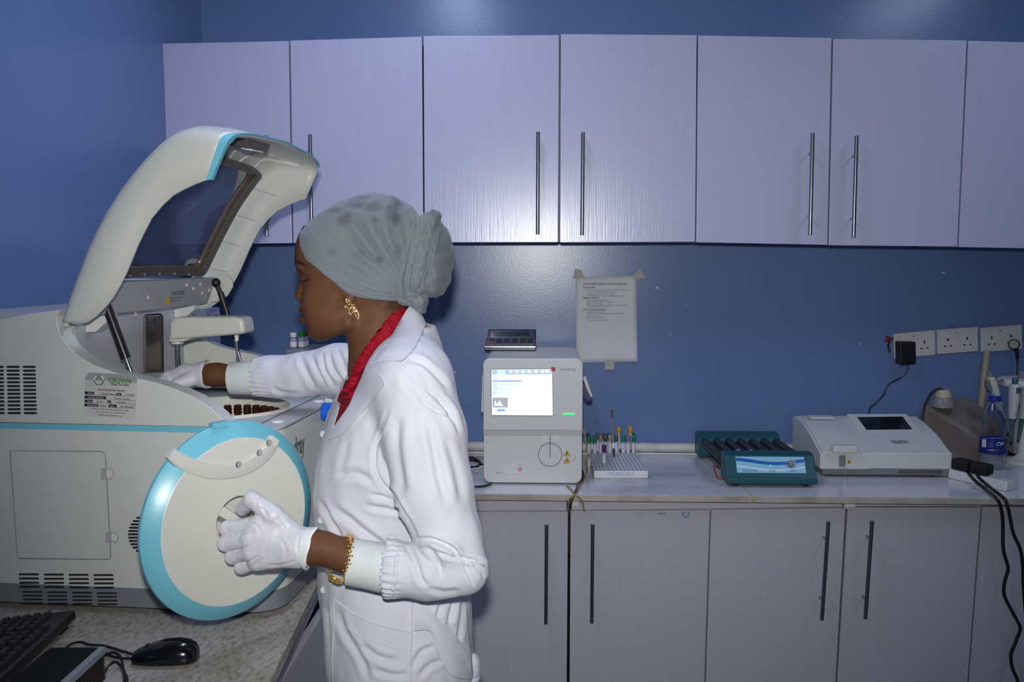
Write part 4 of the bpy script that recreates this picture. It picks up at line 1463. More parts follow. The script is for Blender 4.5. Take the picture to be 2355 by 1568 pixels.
rad_ = np.hypot(spx - 950, spy - 700)
env = np.clip((rad_ - 15) / 60, 0, 1) * np.clip((300 - rad_) / 140, 0, 1)
capm = (spx < 955)
ple = (np.sin(ang_ * 46 + 2.2 * vnoise(sv, 18, 4)) * .5 + np.sin(ang_ * 83 + 3 * vnoise(sv, 25, 6)) * .35) * env * np.where(ang_ < -1.1, 1.0, .55)
dsp = np.where(capm, ple * .0011, 0)
bunm = (spx >= 972)
dsp += np.where(bunm, np.sin((spx - 960) * .05 + (spy - 600) * .16 + 4 * vnoise(sv, 22, 2)) * .0008, 0)
twm = (spx >= 940) & (spx < 1000) & (sv[:, 1] < YH - .02)
dsp += np.where(twm, np.sin((spx - .25 * spy) * .42 + 3 * vnoise(sv, 30, 7)) * .0011, 0)
sv = sv + sn_ * (dsp + .0012 * vnoise(sv, 42, 11))[:, None]
sv = creases(sv, sn_, [([(1004, 512), (992, 575), (975, 635), (964, 668)], 4, .006), ([(985, 500), (960, 555), (943, 625), (938, 676)], 3.5, .005), ([(996, 520), (980, 590), (960, 650)], 2.5, .003), ([(930, 690), (945, 683), (960, 690)], 2.5, .004), ([(958, 672), (975, 682), (985, 690)], 2.5, .004), ([(955, 690), (962, 700), (963, 715)], 2.5, .003), ([(840, 678), (880, 683), (930, 686)], 2, .0015), ([(800, 645), (850, 668), (925, 682)], 2.5, .0015)], 1.66)
M_SCARF = mat('grey_gauze', rgb(134, 143, 148), .85, attr='Col', bump=(500, .35, ONE), sheen=.15)
sc0, sc1 = np.array(rgb(108, 115, 120)[:3]), np.array(rgb(62, 69, 74)[:3])
bl = np.clip((vnoise(sv, 34, 21) - .30) * 2.2, 0, 1) * np.clip((790 - spy) / 60, 0, 1) * (spx < 950) * np.clip((spx - 745) / 40, 0, 1) * np.clip((620 - spy) / 40, 0, 1)
for cx, cy, rx, ry in ((857, 474, 20, 11), (900, 488, 13, 17), (873, 597, 11, 9), (820, 470, 18, 7), (772, 482, 12, 6), (795, 508, 14, 10), (862, 505, 9, 12)):
    bl = np.maximum(bl, .6 * np.clip(1.6 - np.hypot((spx - cx) / rx, (spy - cy) / ry) + .5 * vnoise(sv, 90, 14), 0, 1) * (sv[:, 1] < YH))
bl = np.maximum(bl, bunm * (.48 + .12 * vnoise(sv, 30, 5)))
bl = np.where((spx > 940) & (spx < 1000) & (sv[:, 1] < YH - .045), bl * .25, bl)
sheer = np.clip((spx - 790) / 30, 0, 1) * np.clip((935 - spx) / 20, 0, 1) * np.clip((spy - 480) / 30, 0, 1) * np.clip((640 - spy) / 60, 0, 1)
bl = np.maximum(bl, sheer * (.22 + .35 * np.clip(ple, -1, 1)))
scol = sc0 * (1 - bl[:, None]) + sc1 * bl[:, None]
npobj('head_scarf', sv, sf_, M_SCARF, person, scol, label='grey gauze head scarf knotted at the back')

# ---- earring
M_GOLD = mat('gold', rgb(232, 184, 104), .25, metal=.75)
M_GEM = mat('rhinestone', rgb(250, 228, 200), .15, metal=.3)
er = None
def ep(px, py, o=.006):
    return cast(px, py, BODY_BVH, o)
loops = [[(812, 706), (806, 696), (797, 688), (796, 691), (802, 700), (812, 706)],
         [(815, 709), (812, 697), (802, 687), (804, 694), (810, 703), (815, 709)],
         [(816, 704), (806, 700), (797, 703), (793, 705), (800, 708), (810, 706), (816, 704)],
         [(812, 707), (804, 711), (803, 719), (806, 723), (811, 718), (813, 708)],
         [(813, 708), (816, 720), (823, 733), (825, 726), (821, 714), (814, 706)],
         [(816, 707), (821, 714), (824, 720), (825, 726)]]
for k, lp in enumerate(loops):
    pts = [ep(x, y) for x, y in lp]
    o = obj('earring' if er is None else 'earring_loop', tube(pts, .00110, 6, 5), M_GOLD, person if er is None else er, label='gold flower earring' if er is None else None)
    if er is None: er = o
    gs = []
    for q in spline(pts, 3)[::2]:
        gs.append(ellipsoid(q + Vector((0, -.0006, 0)), (.0012, .0012, .0012), nu=7, nv=5))
    obj('rhinestones', gs, M_GEM, er, smooth=False, kind='stuff')
obj('rhinestone', ellipsoid(ep(819, 715, .0075), (.0028, .002, .0028), nu=8, nv=5), M_GEM, er, smooth=False)

# ---- blouse
M_RED = mat('red_blouse', rgb(150, 8, 34), .75, noise=(60, rgb(122, 6, 26), .4, .7, ONE), spec=.2)
z_b0, z_b1 = zpx(880), zpx(705)
def f_blouse(X, Y, Z):
    vw = vwedge(X, Y, Z, zpx(985))
    f = np.minimum(np.maximum(f_torso(X, Y, Z, .0035), vw - .009), f_torso(X, Y, Z, .020))
    f = np.maximum(f, Z - zpx(752))
    f = np.maximum(f, zpx(1060) - Z)
    f = smax(f, -wedge(X, Y, Z, z_b0, z_b1, .050, .8), .004)
    return f
rv, rf = nets(f_blouse, (-.56, 1.42, 1.20), (-.10, 1.88, 1.54), .004)
rv = rv + vnormals(rv, rf) * (.002 * vnoise(rv, 40, 3))[:, None]
blouse = npobj('blouse', rv, rf, M_RED, person, label='deep red ruffled blouse')

# ---- coat
M_COAT = mat('white_cotton', rgb(201, 202, 212), .75, bump=(900, .12, ONE), sheen=.1, spec=.3)
M_CUFF = mat('knit_cuff', rgb(206, 212, 210), .85, noise=(40, rgb(196, 203, 202), .4, .7, (1, 1, 1)), bump=(220, .3, (8, 8, 1)))
def f_coat(X, Y, Z):
    f = f_torso(X, Y, Z, 0)
    f = np.maximum(f, Z - zpx(749) - (X - P3(935, 716, YH)[0]) * .05)
    f = smax(f, -vwedge(X, Y, Z, zpx(968)), .003)
    sh_ = smin(s_ell(X, Y, Z, P3(936, 868, 1.53), (.074, .075, .07)), s_ell(X, Y, Z, P3(868, 850, 1.76), (.07, .07, .065)), .01)
    body_ = smin(f, np.maximum(sh_, -vwedge(X, Y, Z, zpx(968))), .035)
    g = np.minimum(s_chain(X, Y, Z, near_up, .012), np.maximum(s_chain(X, Y, Z, near_lo, .012), P3(886, 1305, 1.436)[0] - X))
    f = smin(body_, s_chain(X, Y, Z, near_up[:1] + near_up[1:2], .01), .02)
    f = smin(f, g, .007)
    f = smin(f, np.maximum(s_chain(X, Y, Z, far_up, .012), P3(584, 868, 1.855)[0] - X), .012)
    f = np.maximum(f, .50 - Z)
    return f
cv_, cf_ = nets(f_coat, (-.70, 1.33, .49), (.03, 2.02, 1.56), .0036)
cv_ = relax(cv_, cf_, 1)
cn_ = vnormals(cv_, cf_)
# gathers where the sleeves meet the knitted cuffs
def gather(V, N, c0, c1, amp, cnt, seed):
    ax = (c1 - c0); L = np.linalg.norm(ax); ax = ax / L
    r = V - c0
    t = r @ ax
    x_, y_, _d = frame_of(Vector(ax))
    th = np.arctan2(r @ np.array(y_), r @ np.array(x_))
    near_ = np.linalg.norm(r - t[:, None] * ax, axis=1) < .075
    e = np.clip((t + .012) / .014, 0, 1) * np.clip((L - t) / L, 0, 1) * near_
    return V + N * (amp * e * np.sin(th * cnt + 2.5 * vnoise(V, 35, seed)))[:, None]
cv_ = gather(cv_, cn_, P3(884, 1305, 1.436), P3(935, 1309, 1.437), .0035, 24, 31)
cv_ = gather(cv_, cn_, P3(584, 868, 1.855), P3(632, 866, 1.855), .0038, 22, 32)
WR_ = [
    ([(895, 936), (883, 974), (869, 1013), (862, 1037), (864, 1076), (877, 1106), (900, 1135), (935, 1190), (962, 1242)], 4.5, .004),
    ([(976, 889), (1017, 928), (1047, 974)], 6, .004), ([(968, 925), (1000, 942), (1040, 962)], 4, .0025), ([(1000, 900), (1035, 945), (1058, 1000)], 5, .003),
    ([(938, 829), (968, 832), (1006, 864), (1034, 897)], 6, .0035), ([(925, 860), (960, 900), (985, 935)], 9, .002),
    ([(916, 955), (912, 1015), (916, 1084), (925, 1140)], 11, .004), ([(982, 963), (998, 1029), (1012, 1098), (1030, 1160)], 9, .003), ([(1025, 1010), (1050, 1080), (1066, 1160)], 9, .0025),
    ([(773, 1095), (817, 1089), (861, 1106)], 9, .003), ([(733, 1147), (764, 1203), (785, 1240)], 6, .004), ([(769, 1166), (814, 1203), (859, 1239), (890, 1262)], 8, .005),
    ([(836, 1161), (892, 1172), (923, 1175)], 6, .003), ([(850, 1135), (900, 1150), (935, 1200)], 5, .003),
    ([(956, 1243), (985, 1240), (1010, 1247), (1040, 1262), (1056, 1282)], 5, .007), ([(1052, 1281), (1075, 1287), (1096, 1291), (1119, 1308)], 4, .006),
    ([(931, 1247), (945, 1270), (959, 1300), (968, 1330), (982, 1348)], 6, .0035), ([(976, 1252), (1005, 1285), (1015, 1330)], 7, .003), ([(1065, 1289), (1079, 1320), (1090, 1346)], 5, .003),
    ([(1000, 1262), (1030, 1278), (1055, 1284)], 4, .003), ([(985, 1352), (1020, 1362), (1060, 1358)], 6, .002), ([(1085, 1296), (1105, 1312), (1112, 1330)], 4, .003),
    ([(923, 1245), (912, 1287), (909, 1330), (901, 1371)], 3.5, -.003),
    ([(776, 1400), (792, 1450), (830, 1510), (850, 1568)], 7, .003), ([(830, 1480), (870, 1510), (915, 1520)], 7, .003), ([(860, 1540), (900, 1552), (940, 1550)], 6, .003),
    ([(948, 1535), (970, 1500), (1001, 1487)], 6, .0035), ([(1046, 1376), (1032, 1438)], 5, .004), ([(1016, 1390), (1006, 1420)], 5, .004), ([(1068, 1376), (1060, 1440), (1056, 1480)], 5, .003),
    ([(750, 1390), (757, 1450), (762, 1568)], 4, .003), ([(960, 1560), (990, 1530), (1020, 1520)], 6, .003),
    ([(845, 870), (835, 930), (800, 985)], 6, -.0015), ([(800, 1010), (790, 1060), (785, 1100)], 8, .0015),
    # far sleeve
    ([(608, 838), (622, 870), (618, 905)], 6, .003), ([(640, 828), (650, 862), (668, 905)], 7, .004), ([(690, 818), (702, 850), (728, 900)], 6, .004), ([(715, 816), (730, 850), (750, 885)], 4, .003),
    ([(740, 810), (747, 850), (770, 890)], 4, .0045), ([(757, 812), (768, 850), (790, 880)], 4, .003), ([(625, 890), (645, 903), (690, 906)], 5, .003), ([(775, 800), (790, 840), (800, 870)], 5, .003),
]
cv_ = creases(cv_, cn_, [(a, b, d * 1.35) for a, b, d in WR_[:36]], 1.72)
cv_ = creases(cv_, cn_, [w for w in WR_[36:]], 1.95)
cn_ = vnormals(cv_, cf_)
st_ = np.stack([cv_[:, 0] * 1.4, cv_[:, 1] * 1.4, cv_[:, 2] * .55], 1)
cv_ = cv_ + cn_ * (.0030 * vnoise(st_, 15, 41) + .0016 * vnoise(st_, 34, 42))[:, None]
coat = npobj('lab_coat', cv_, cf_, M_COAT, person, label='white long-sleeved lab coat')
def f_shell(X, Y, Z):
    f = np.maximum(f_torso(X, Y, Z, 0), Z - zpx(698))
    sh_ = smin(s_ell(X, Y, Z, P3(936, 868, 1.53), (.074, .075, .07)), s_ell(X, Y, Z, P3(868, 850, 1.76), (.07, .07, .065)), .01)
    return smin(f, sh_, .035)
hv2, hf2 = nets(f_shell, (-.56, 1.38, 1.16), (-.08, 1.94, 1.56), .005)
SHELL_BVH = BVHTree.FromPolygons([tuple(v) for v in hv2], [tuple(int(i) for i in q) for q in hf2])
COAT_BVH = BVHTree.FromPolygons([tuple(v) for v in cv_], [tuple(int(i) for i in q) for q in cf_])

def cast2(px, py, off):
    d = ray(px, py).normalized()
    hs = [b.ray_cast(CAM, d) for b in (SHELL_BVH, COAT_BVH)]
    ds = [h[3] for h in hs if h[0] is not None]
    return CAM + d * (min(ds) - off) if ds else cast(px, py, SHELL_BVH, off)
def patch(name, left, right, nv, nu, off, material, parent, thick=.003, bvh=None, label=None, curl=0.0, bulge=0.0):
    """cloth flap lying on a garment, spanned between two edge lines"""
    bvh = bvh or COAT_BVH
    def resamp(pts, n):
        pts = spl2(pts, 8) if len(pts) > 2 else [tuple(Vector(pts[0]).lerp(Vector(pts[1]), k / 8)) for k in range(9)]
        d = [0]
        for a, b in zip(pts[:-1], pts[1:]):
            d.append(d[-1] + math.hypot(b[0] - a[0], b[1] - a[1]))
        return [(float(np.interp(d[-1] * k / n, d, [p[0] for p in pts])), float(np.interp(d[-1] * k / n, d, [p[1] for p in pts]))) for k in range(n + 1)]
    Lp, Rp = resamp(left, nv), resamp(right, nv)
    top, bot = [], []
    for i in range(nv + 1):
        for j in range(nu + 1):
            s = j / nu
            x, y = Lp[i][0] * (1 - s) + Rp[i][0] * s, Lp[i][1] * (1 - s) + Rp[i][1] * s
            o = off + curl * s + bulge * math.sin(math.pi * s)
            fn = (lambda a_, b_, o_: cast2(a_, b_, o_)) if bvh is SHELL_BVH else (lambda a_, b_, o_: cast(a_, b_, bvh, o_))
            top.append(fn(x, y, o))
            bot.append(fn(x, y, o - thick))
    m_ = nu + 1
    # smooth the depth along the sheet
    for arr in (top, bot):
        for _ in range(3):
            new = list(arr)
            for i in range(nv + 1):
                for j in range(nu + 1):
                    nb_ = [arr[a * m_ + b] for a, b in ((i - 1, j), (i + 1, j), (i, j - 1), (i, j + 1)) if 0 <= a <= nv and 0 <= b <= nu]
                    if 0 < i < nv and 0 < j < nu:
                        new[i * m_ + j] = arr[i * m_ + j] * .4 + sum(nb_, Vector()) * (.6 / len(nb_))
            arr[:] = new
    N_ = len(top)
    fs = []
    for i in range(nv):
        for j in range(nu):
            q = (i * m_ + j, i * m_ + j + 1, (i + 1) * m_ + j + 1, (i + 1) * m_ + j)
            fs.append(q); fs.append(tuple(N_ + k for k in q[::-1]))
    loop = [j for j in range(m_)] + [i * m_ + nu for i in range(1, nv + 1)] + [nv * m_ + j for j in range(nu - 1, -1, -1)] + [i * m_ for i in range(nv - 1, 0, -1)]
    for a, b in zip(loop, loop[1:] + loop[:1]):
        fs.append((a, N_ + a, N_ + b, b))
    return obj(name, (top + bot, fs), material, parent, angle=50, label=label)
lap = patch('lapel', [(848, 836), (832, 866), (816, 900), (803, 930), (786, 955), (766, 982), (745, 1000)], [(850, 842), (884, 878), (868, 905), (845, 935), (815, 968), (785, 1000), (752, 1012)], 22, 8, .0055, M_COAT, coat, .004, curl=.0015, bvh=SHELL_BVH)
ci = [P3(935, 714, 1.715), P3(949, 706, 1.69), P3(953, 703, 1.655), P3(940, 706, 1.615)] + [np.array(cast2(x, y, .007)) for x, y in ((914, 748), (896, 777), (876, 806), (857, 829), (848, 838))]
co = [P3(968, 752, 1.745), P3(979, 746, 1.70), P3(980, 741, 1.655), P3(979, 744, 1.605)] + [np.array(cast2(x, y, .0085)) for x, y in ((974, 756), (960, 786), (945, 808), (930, 824), (921, 830))]
ci, co = spline(ci, 5), spline(co, 5)
rings = []
for a_, b_ in zip(ci, co):
    up_ = (CAM - (a_ + b_) / 2).normalized() * .004 + Vector((0, 0, .003))
    q = [a_, a_.lerp(b_, .25) + up_ * .9, a_.lerp(b_, .5) + up_ * 1.2, a_.lerp(b_, .75) + up_ * .8, b_]
    back = Vector((0, .004, -.002))
    rings.append(q + [p + back for p in q[::-1]])
col = obj('collar', loft(rings), M_COAT, coat, angle=60)
patch('placket', [(739, 1012), (730, 1060), (724, 1120), (729, 1200), (738, 1270)], [(745, 1016), (736, 1062), (730, 1122), (734, 1200), (743, 1270)], 20, 2, .003, M_COAT, coat, .004)
strap = patch('belt_strap', [(953, 1380), (1015, 1428), (1054, 1470), (1078, 1503), (1092, 1542)], [(951, 1450), (990, 1452), (1004, 1494), (1034, 1550), (1086, 1563)], 24, 6, .012, M_COAT, coat, .004, bulge=.006)
obj('belt_tie', [ellipsoid(P3(1090, 1535, 1.60), (.013, .02, .028)), ellipsoid(P3(1086, 1556, 1.60), (.016, .02, .014))], M_COAT, coat)
def seam(pts, r=.0011, off=.0002, name='seam'):
    return obj(name, tube([cast(x, y, COAT_BVH, off) for x, y in spl2(pts, 8)], r, 5, 1), M_COAT, coat)
fl = [(824, 818), (806, 846), (786, 886), (768, 922), (752, 956), (744, 980)]
fr_ = [(832, 826), (814, 856), (796, 892), (781, 925), (768, 956), (752, 985)]
FL = [P3(x, y, 1.672) for x, y in spl2(fl, 5)]
FR_ = [P3(x, y, 1.640) for x, y in spl2(fr_, 5)]
obj('lapel', loft([[Vector(a), Vector(b), Vector(b) + Vector((.003, .004, 0)), Vector(a) + Vector((.003, .004, 0))] for a, b in zip(FL, FR_)]), M_COAT, coat, angle=50)
seam([(769, 1378), (814, 1412), (876, 1438), (945, 1454)], .0018)
seam([(792, 1438), (836, 1466), (889, 1485), (945, 1496)], .0012)
seam([(949, 1384), (947, 1454), (946, 1510), (945, 1566)], .0018)
seam([(768, 1380), (768, 1440), (764, 1500), (766, 1566)], .0014)
seam([(895, 936), (883, 974), (869, 1013), (862, 1040), (864, 1076), (877, 1108)], .0012)
M_BTN = mat('pearl_button', rgb(196, 199, 204), .25, spec=.6)
for x, y in ((740, 998), (735, 1196), (741, 1356)):
    p = cast(x + 4, y, COAT_BVH, .0008)
    dirv = (ray(x, y).normalized() * -1 + Vector((-.5, 0, 0))).normalized()
    obj('button', lathe([(.0058, 0), (.0066, .0012), (.0062, .0024), (.0046, .0022), (.0, .0018)], p, axis=dirv, n=18), M_BTN, coat)
def ring_cuff(name, pts, material, parent, thick=.0022, ribs=0, n=64, label=None):
    P = [Vector(p) for p, r in pts]
    rings = []
    ax = (P[-1] - P[0]).normalized()
    x_, y_, _ = frame_of(ax)
    for inner_ in (0, 1):
        seq = pts if not inner_ else pts[::-1]
        for p, r in seq:
            rings.append([Vector(p) + (x_ * math.cos(t) + y_ * math.sin(t)) * (r - thick * inner_ + ribs * math.sin(t * n / 2)) for t in [2 * math.pi * k / n for k in range(n)]])
    return obj(name, loft(rings + rings[:1], caps=False), material, parent, angle=70, label=label)
ring_cuff('cuff', [(P3(892, 1306, 1.436), .0425), (P3(875, 1304, 1.436), .0415), (P3(850, 1299, 1.435), .0405), (P3(825, 1295, 1.435), .0400), (P3(806, 1291, 1.434), .0398)], M_CUFF, coat, label='ribbed knit cuff of the near sleeve')
ring_cuff('cuff', [(P3(590, 868, 1.855), .0385), (P3(572, 869, 1.855), .0375), (P3(550, 870, 1.855), .0362), (P3(532, 870, 1.855), .0355)], M_CUFF, coat, label='ribbed knit cuff of the far sleeve')

# ---- ruffles of the blouse along the neckline
def ruffle(pts, width, bvh, amp, waves, name='ruffle'):
    P = [cast(x, y, bvh, .004) for x, y in spl2(pts, 10)]
    n = len(P)
    vs, fs = [], []
    rng = random.Random(3)
    m_ = 5
    for i, p in enumerate(P):
        d = (P[min(i + 1, n - 1)] - P[max(i - 1, 0)]).normalized()
        nv_ = (CAM - p).normalized()
        ac = d.cross(nv_).normalized()
        ph = i / (n - 1) * waves * 2 * math.pi
        for j in range(m_):
            s = j / (m_ - 1) - .5
            k = abs(s) * 2
            vs.append(p + ac * (s * width * (1 + .10 * math.sin(ph * .5 + j))) + nv_ * (amp * (.25 + .75 * k) * math.sin(ph + (s > 0) * 1.3) + amp * .8) + d * (.002 * math.sin(ph * 1.7 + j)))
    for i in range(n - 1):
        for j in range(m_ - 1):
            fs.append((i * m_ + j, i * m_ + j + 1, (i + 1) * m_ + j + 1, (i + 1) * m_ + j))
    o = obj(name, (vs, fs), M_RED, blouse, angle=70)
    md = o.modifiers.new('thickness', 'SOLIDIFY'); md.thickness = .0012
    return o
from mathutils.bvhtree import BVHTree as _B
_allv = np.concatenate([rv, bv, cv_]); _o1, _o2 = len(rv), len(rv) + len(bv)
ALL_BVH = BVHTree.FromPolygons([tuple(v) for v in _allv], [tuple(int(i) for i in q) for q in rf] + [tuple(int(i) + _o1 for i in q) for q in bf] + [tuple(int(i) + _o2 for i in q) for q in cf_])
ruffle([(933, 708), (912, 732), (888, 762), (866, 790), (846, 818), (832, 842), (822, 868), (810, 890), (800, 905)], .025, ALL_BVH, .0022, 25)
ruffle([(924, 716), (900, 745), (874, 778), (852, 806), (835, 830)], .012, ALL_BVH, .002, 21)
ruffle([(786, 884), (800, 890), (812, 902), (806, 918)], .020, ALL_BVH, .004, 5, 'bow')

# ---- gloves
M_GLOVE = mat('latex_glove', rgb(205, 205, 212), .42, sss=.0, bump=(70, .18, (1, 1, 1)), spec=.4)
def f_glove(X, Y, Z):
    f = f_hand(X, Y, Z, 0)
    return np.maximum(f, X - P3(716, 1257, 1.43)[0] - (Z - P3(716, 1257, 1.43)[2]) * .12)
gv_, gf_ = nets(f_glove, (-.56, 1.37, 1.02), (-.33, 1.52, 1.24), .0018)
gn_ = vnormals(gv_, gf_)
GC = [([(560, 1196), (585, 1205), (600, 1218)], 3, .0015), ([(545, 1232), (560, 1225), (582, 1222)], 2.5, .0018), ([(543, 1268), (556, 1262), (580, 1252)], 2.5, .0018), ([(560, 1296), (575, 1290), (598, 1276)], 2.5, .0016),
      ([(640, 1190), (655, 1205), (672, 1222)], 4, .0012), ([(600, 1166), (612, 1180), (620, 1192)], 3, .0012), ([(585, 1140), (590, 1152), (588, 1165)], 3, .0012), ([(690, 1225), (684, 1255), (688, 1290)], 3, .0012),
      ([(640, 1235), (655, 1255), (660, 1285)], 4, .0008), ([(615, 1300), (650, 1298), (680, 1290)], 3, .001), ([(620, 1240), (610, 1262), (612, 1285)], 4, .0008)]
gv_ = creases(gv_, gn_, GC, 1.46)
gst = np.stack([gv_[:, 0], gv_[:, 1], gv_[:, 2]], 1)
gv_ = gv_ + gn_ * (.0009 * vnoise(gst, 55, 51) + .0005 * vnoise(gst, 130, 52))[:, None]
glove = npobj('glove', gv_, gf_, M_GLOVE, person, label='white latex glove gripping the round cover')
def rolled(name, c0, c1, r0, r1, parent, seed, M=None):
    ax = (Vector(c1) - Vector(c0)).normalized()
    x_, y_, _ = frame_of(ax)
    rng = random.Random(seed)
    offs = [rng.uniform(-1, 1) for _ in range(12)]
    rings = []
    prof = [(0, r0, 0), (.35, r0 + .0015, 0), (.7, r1, .0), (1.0, r1 + .0018, 0), (1.06, r1 + .001, 0), (1.0, r1 - .001, 0), (.5, r0 - .001, 0), (0, r0 - .002, 0)]
    L = (Vector(c1) - Vector(c0)).length
    n = 60
    for t, r, _ in prof:
        ring = []
        for k in range(n):
            a = 2 * math.pi * k / n
            w = sum(offs[q] * math.sin((q + 2) * a + q) for q in range(6)) * .0004 * t
            ring.append(Vector(c0) + ax * (L * t + w * 1.2) + (x_ * math.cos(a) + y_ * math.sin(a)) * (r + w))
        rings.append(ring)
    return obj(name, loft(rings, caps=False), M or M_GLOVE, parent, angle=70)
M_CUFFG = mat('glove_cuff_roll', rgb(222, 228, 226), .4, bump=(90, .3, (1, 1, 1)))
rolled('glove_cuff', P3(697, 1256, 1.432), P3(718, 1261, 1.432), .0330, .0362, glove, 5, M_CUFFG)
def f_glove2(X, Y, Z):
    return np.maximum(f_farhand(X, Y, Z, 0), X - P3(474, 861, 1.855)[0])
hv_, hf_ = nets(f_glove2, (-.84, 1.78, 1.20), (-.66, 1.93, 1.44), .0024)
hv_ = hv_ + vnormals(hv_, hf_) * (.0012 * vnoise(hv_, 50, 61))[:, None]
glove2 = npobj('glove', hv_, hf_, M_GLOVE, person, label='white latex glove reaching inside the analyser')
rolled('glove_cuff', P3(452, 862, 1.855), P3(476, 861, 1.855), .0265, .0305, glove2, 8, M_GLOVE)

# ---- gold watch bracelet
wp = [(804, 1229, 1.437), (807, 1248, 1.402), (805, 1272, 1.391), (799, 1300, 1.391), (791, 1326, 1.403), (783, 1338, 1.428), (768, 1333, 1.452), (757, 1314, 1.466), (768, 1280, 1.474), (788, 1246, 1.466), (804, 1229, 1.437)]
WP = spline([P3(*p) for p in wp], 12)
cum = [0]
for a, b in zip(WP[:-1], WP[1:]): cum.append(cum[-1] + (b - a).length)
br = None
nl = 40
axc = (P3(880, 1300, 1.436) - P3(760, 1268, 1.433)); axc = Vector(axc).normalized()
cen = sum(WP, Vector()) / len(WP)
for k in range(nl):
    s = cum[-1] * k / nl
    def at(s):
        s = s % cum[-1]
        i = max(j for j in range(len(cum)) if cum[j] <= s + 1e-9)
        i = min(i, len(WP) - 2)
        return WP[i].lerp(WP[i + 1], (s - cum[i]) / max(cum[i + 1] - cum[i], 1e-9))
    p, q = at(s), at(s + .002)
    t = (q - p).normalized()
    o_ = (p - cen); o_ = (o_ - t * o_.dot(t)).normalized()
    a_ = t.cross(o_).normalized()
    R = Matrix((t, o_, a_)).transposed()
    parts_ = [box(p, (.0042, .0022, .0050 if k % 2 else .0034), R)]
    o = obj('wrist_watch' if br is None else 'link', parts_, M_GOLD, person if br is None else br, bevel=.0006, label='gold link wrist watch' if br is None else None)
    if br is None: br = o
    if k % 2 == 0:
        for sg in (-1, 1):
            obj('bead', ellipsoid(p + a_ * (.0044 * sg), (.0017, .0017, .0017), nu=8, nv=6), M_GOLD, br)
pc_ = P3(769, 1331, 1.448)
obj('watch_case', lathe([(.0105, -.002), (.0125, -.001), (.0125, .0025), (.0108, .0035), (.0105, -.002)], pc_, axis=(-.45, -.55, -.7), n=24, caps=False), M_GOLD, br, angle=30)

# ---- shoes (below the picture)
for s in (-1, 1):
    hx = P3(915, 1500, YH)[0] - s * .02
    sv2, sf2 = nets(lambda X, Y, Z: np.maximum(smin(s_cap(X, Y, Z, (hx + .03, YH + s * .085, .05), (hx - .14, YH + s * .09, .036), .042, .034), s_cap(X, Y, Z, (hx + .03, YH + s * .085, .05), (hx + .025, YH + s * .085, .075), .042, .042), .01), Z - .09),
                   (hx - .20, YH + s * .085 - .07, -.002), (hx + .10, YH + s * .085 + .08, .11), .005)
    sv2[:, 2] = np.maximum(sv2[:, 2], .001)
    npobj('shoe', sv2, sf2, M_BLACK, person)
# ================================================================== THINGS ON THE WALL
M_TEAL = mat('teal_plastic', rgb(24, 78, 88), .42, bump=(300, .12, ONE))
M_ROLLER = mat('roller_black', rgb(38, 40, 46), .5)
M_WARM = mat('warm_white_plastic', rgb(206, 206, 204), .38)
M_OFFW = mat('instrument_white', rgb(206, 208, 206), .36)
M_SCREEN = mat('dark_screen', rgb(22, 26, 38), .18)

# taped notice
pl = [(1323, 637), (1463, 634), (1466, 831), (1326, 834)]
NY = Y_WALL - .004
c = [onY(x, y, NY) for x, y in pl]
notice = thing('paper_notice', onY(1395, 834, NY), 'white printed notice taped to the blue wall above the tube rack', 'notice')
NU, NV = 12, 14
vs = []
for i in range(NV + 1):
    for j in range(NU + 1):
        a = c[0].lerp(c[1], j / NU); b = c[3].lerp(c[2], j / NU)
        p = a.lerp(b, i / NV)
        p.y -= .0025 * math.sin(j * .7 + i * .35) * (i / NV) + .0018 * (i / NV)
        vs.append(p)
m_ = NU + 1
fs = [(i * m_ + j, (i + 1) * m_ + j, (i + 1) * m_ + j + 1, i * m_ + j + 1) for i in range(NV) for j in range(NU)]
sheet = obj('sheet', (vs, fs), M_PAPER, notice, angle=60)
mdp = sheet.modifiers.new('thickness', 'SOLIDIFY'); mdp.thickness = .0004
M_TAPE = mat('masking_tape', rgb(186, 182, 172), .6, alpha=.92)
for q in (((1322, 618), (1336, 620), (1345, 640), (1318, 640)), ((1455, 634), (1472, 619), (1484, 638), (1463, 643)), ((1390, 826), (1412, 828), (1413, 849), (1391, 850))):
    obj('tape', prism([onY(x, y, NY - .0045) for x, y in q], (0, -.0004, 0)), M_TAPE, notice, smooth=False)
M_PRINT = mat('grey_print', rgb(96, 100, 110), .85)
def nline(x0, x1, y, h=1.3, m=M_PRINT):
    return prism([onY(x, yy, NY - .0058) for x, yy in ((x0, y), (x1, y), (x1, y + h), (x0, y + h))], (0, -.0002, 0))
def npr(body, x, y, s, bold=0):
    return text(body, onY(x, y, NY - .0056), (1, 0, 0), (0, 0, 1), s, M_PRINT, sheet, 'print', .0004, 'LEFT', bold=bold, width=.95)
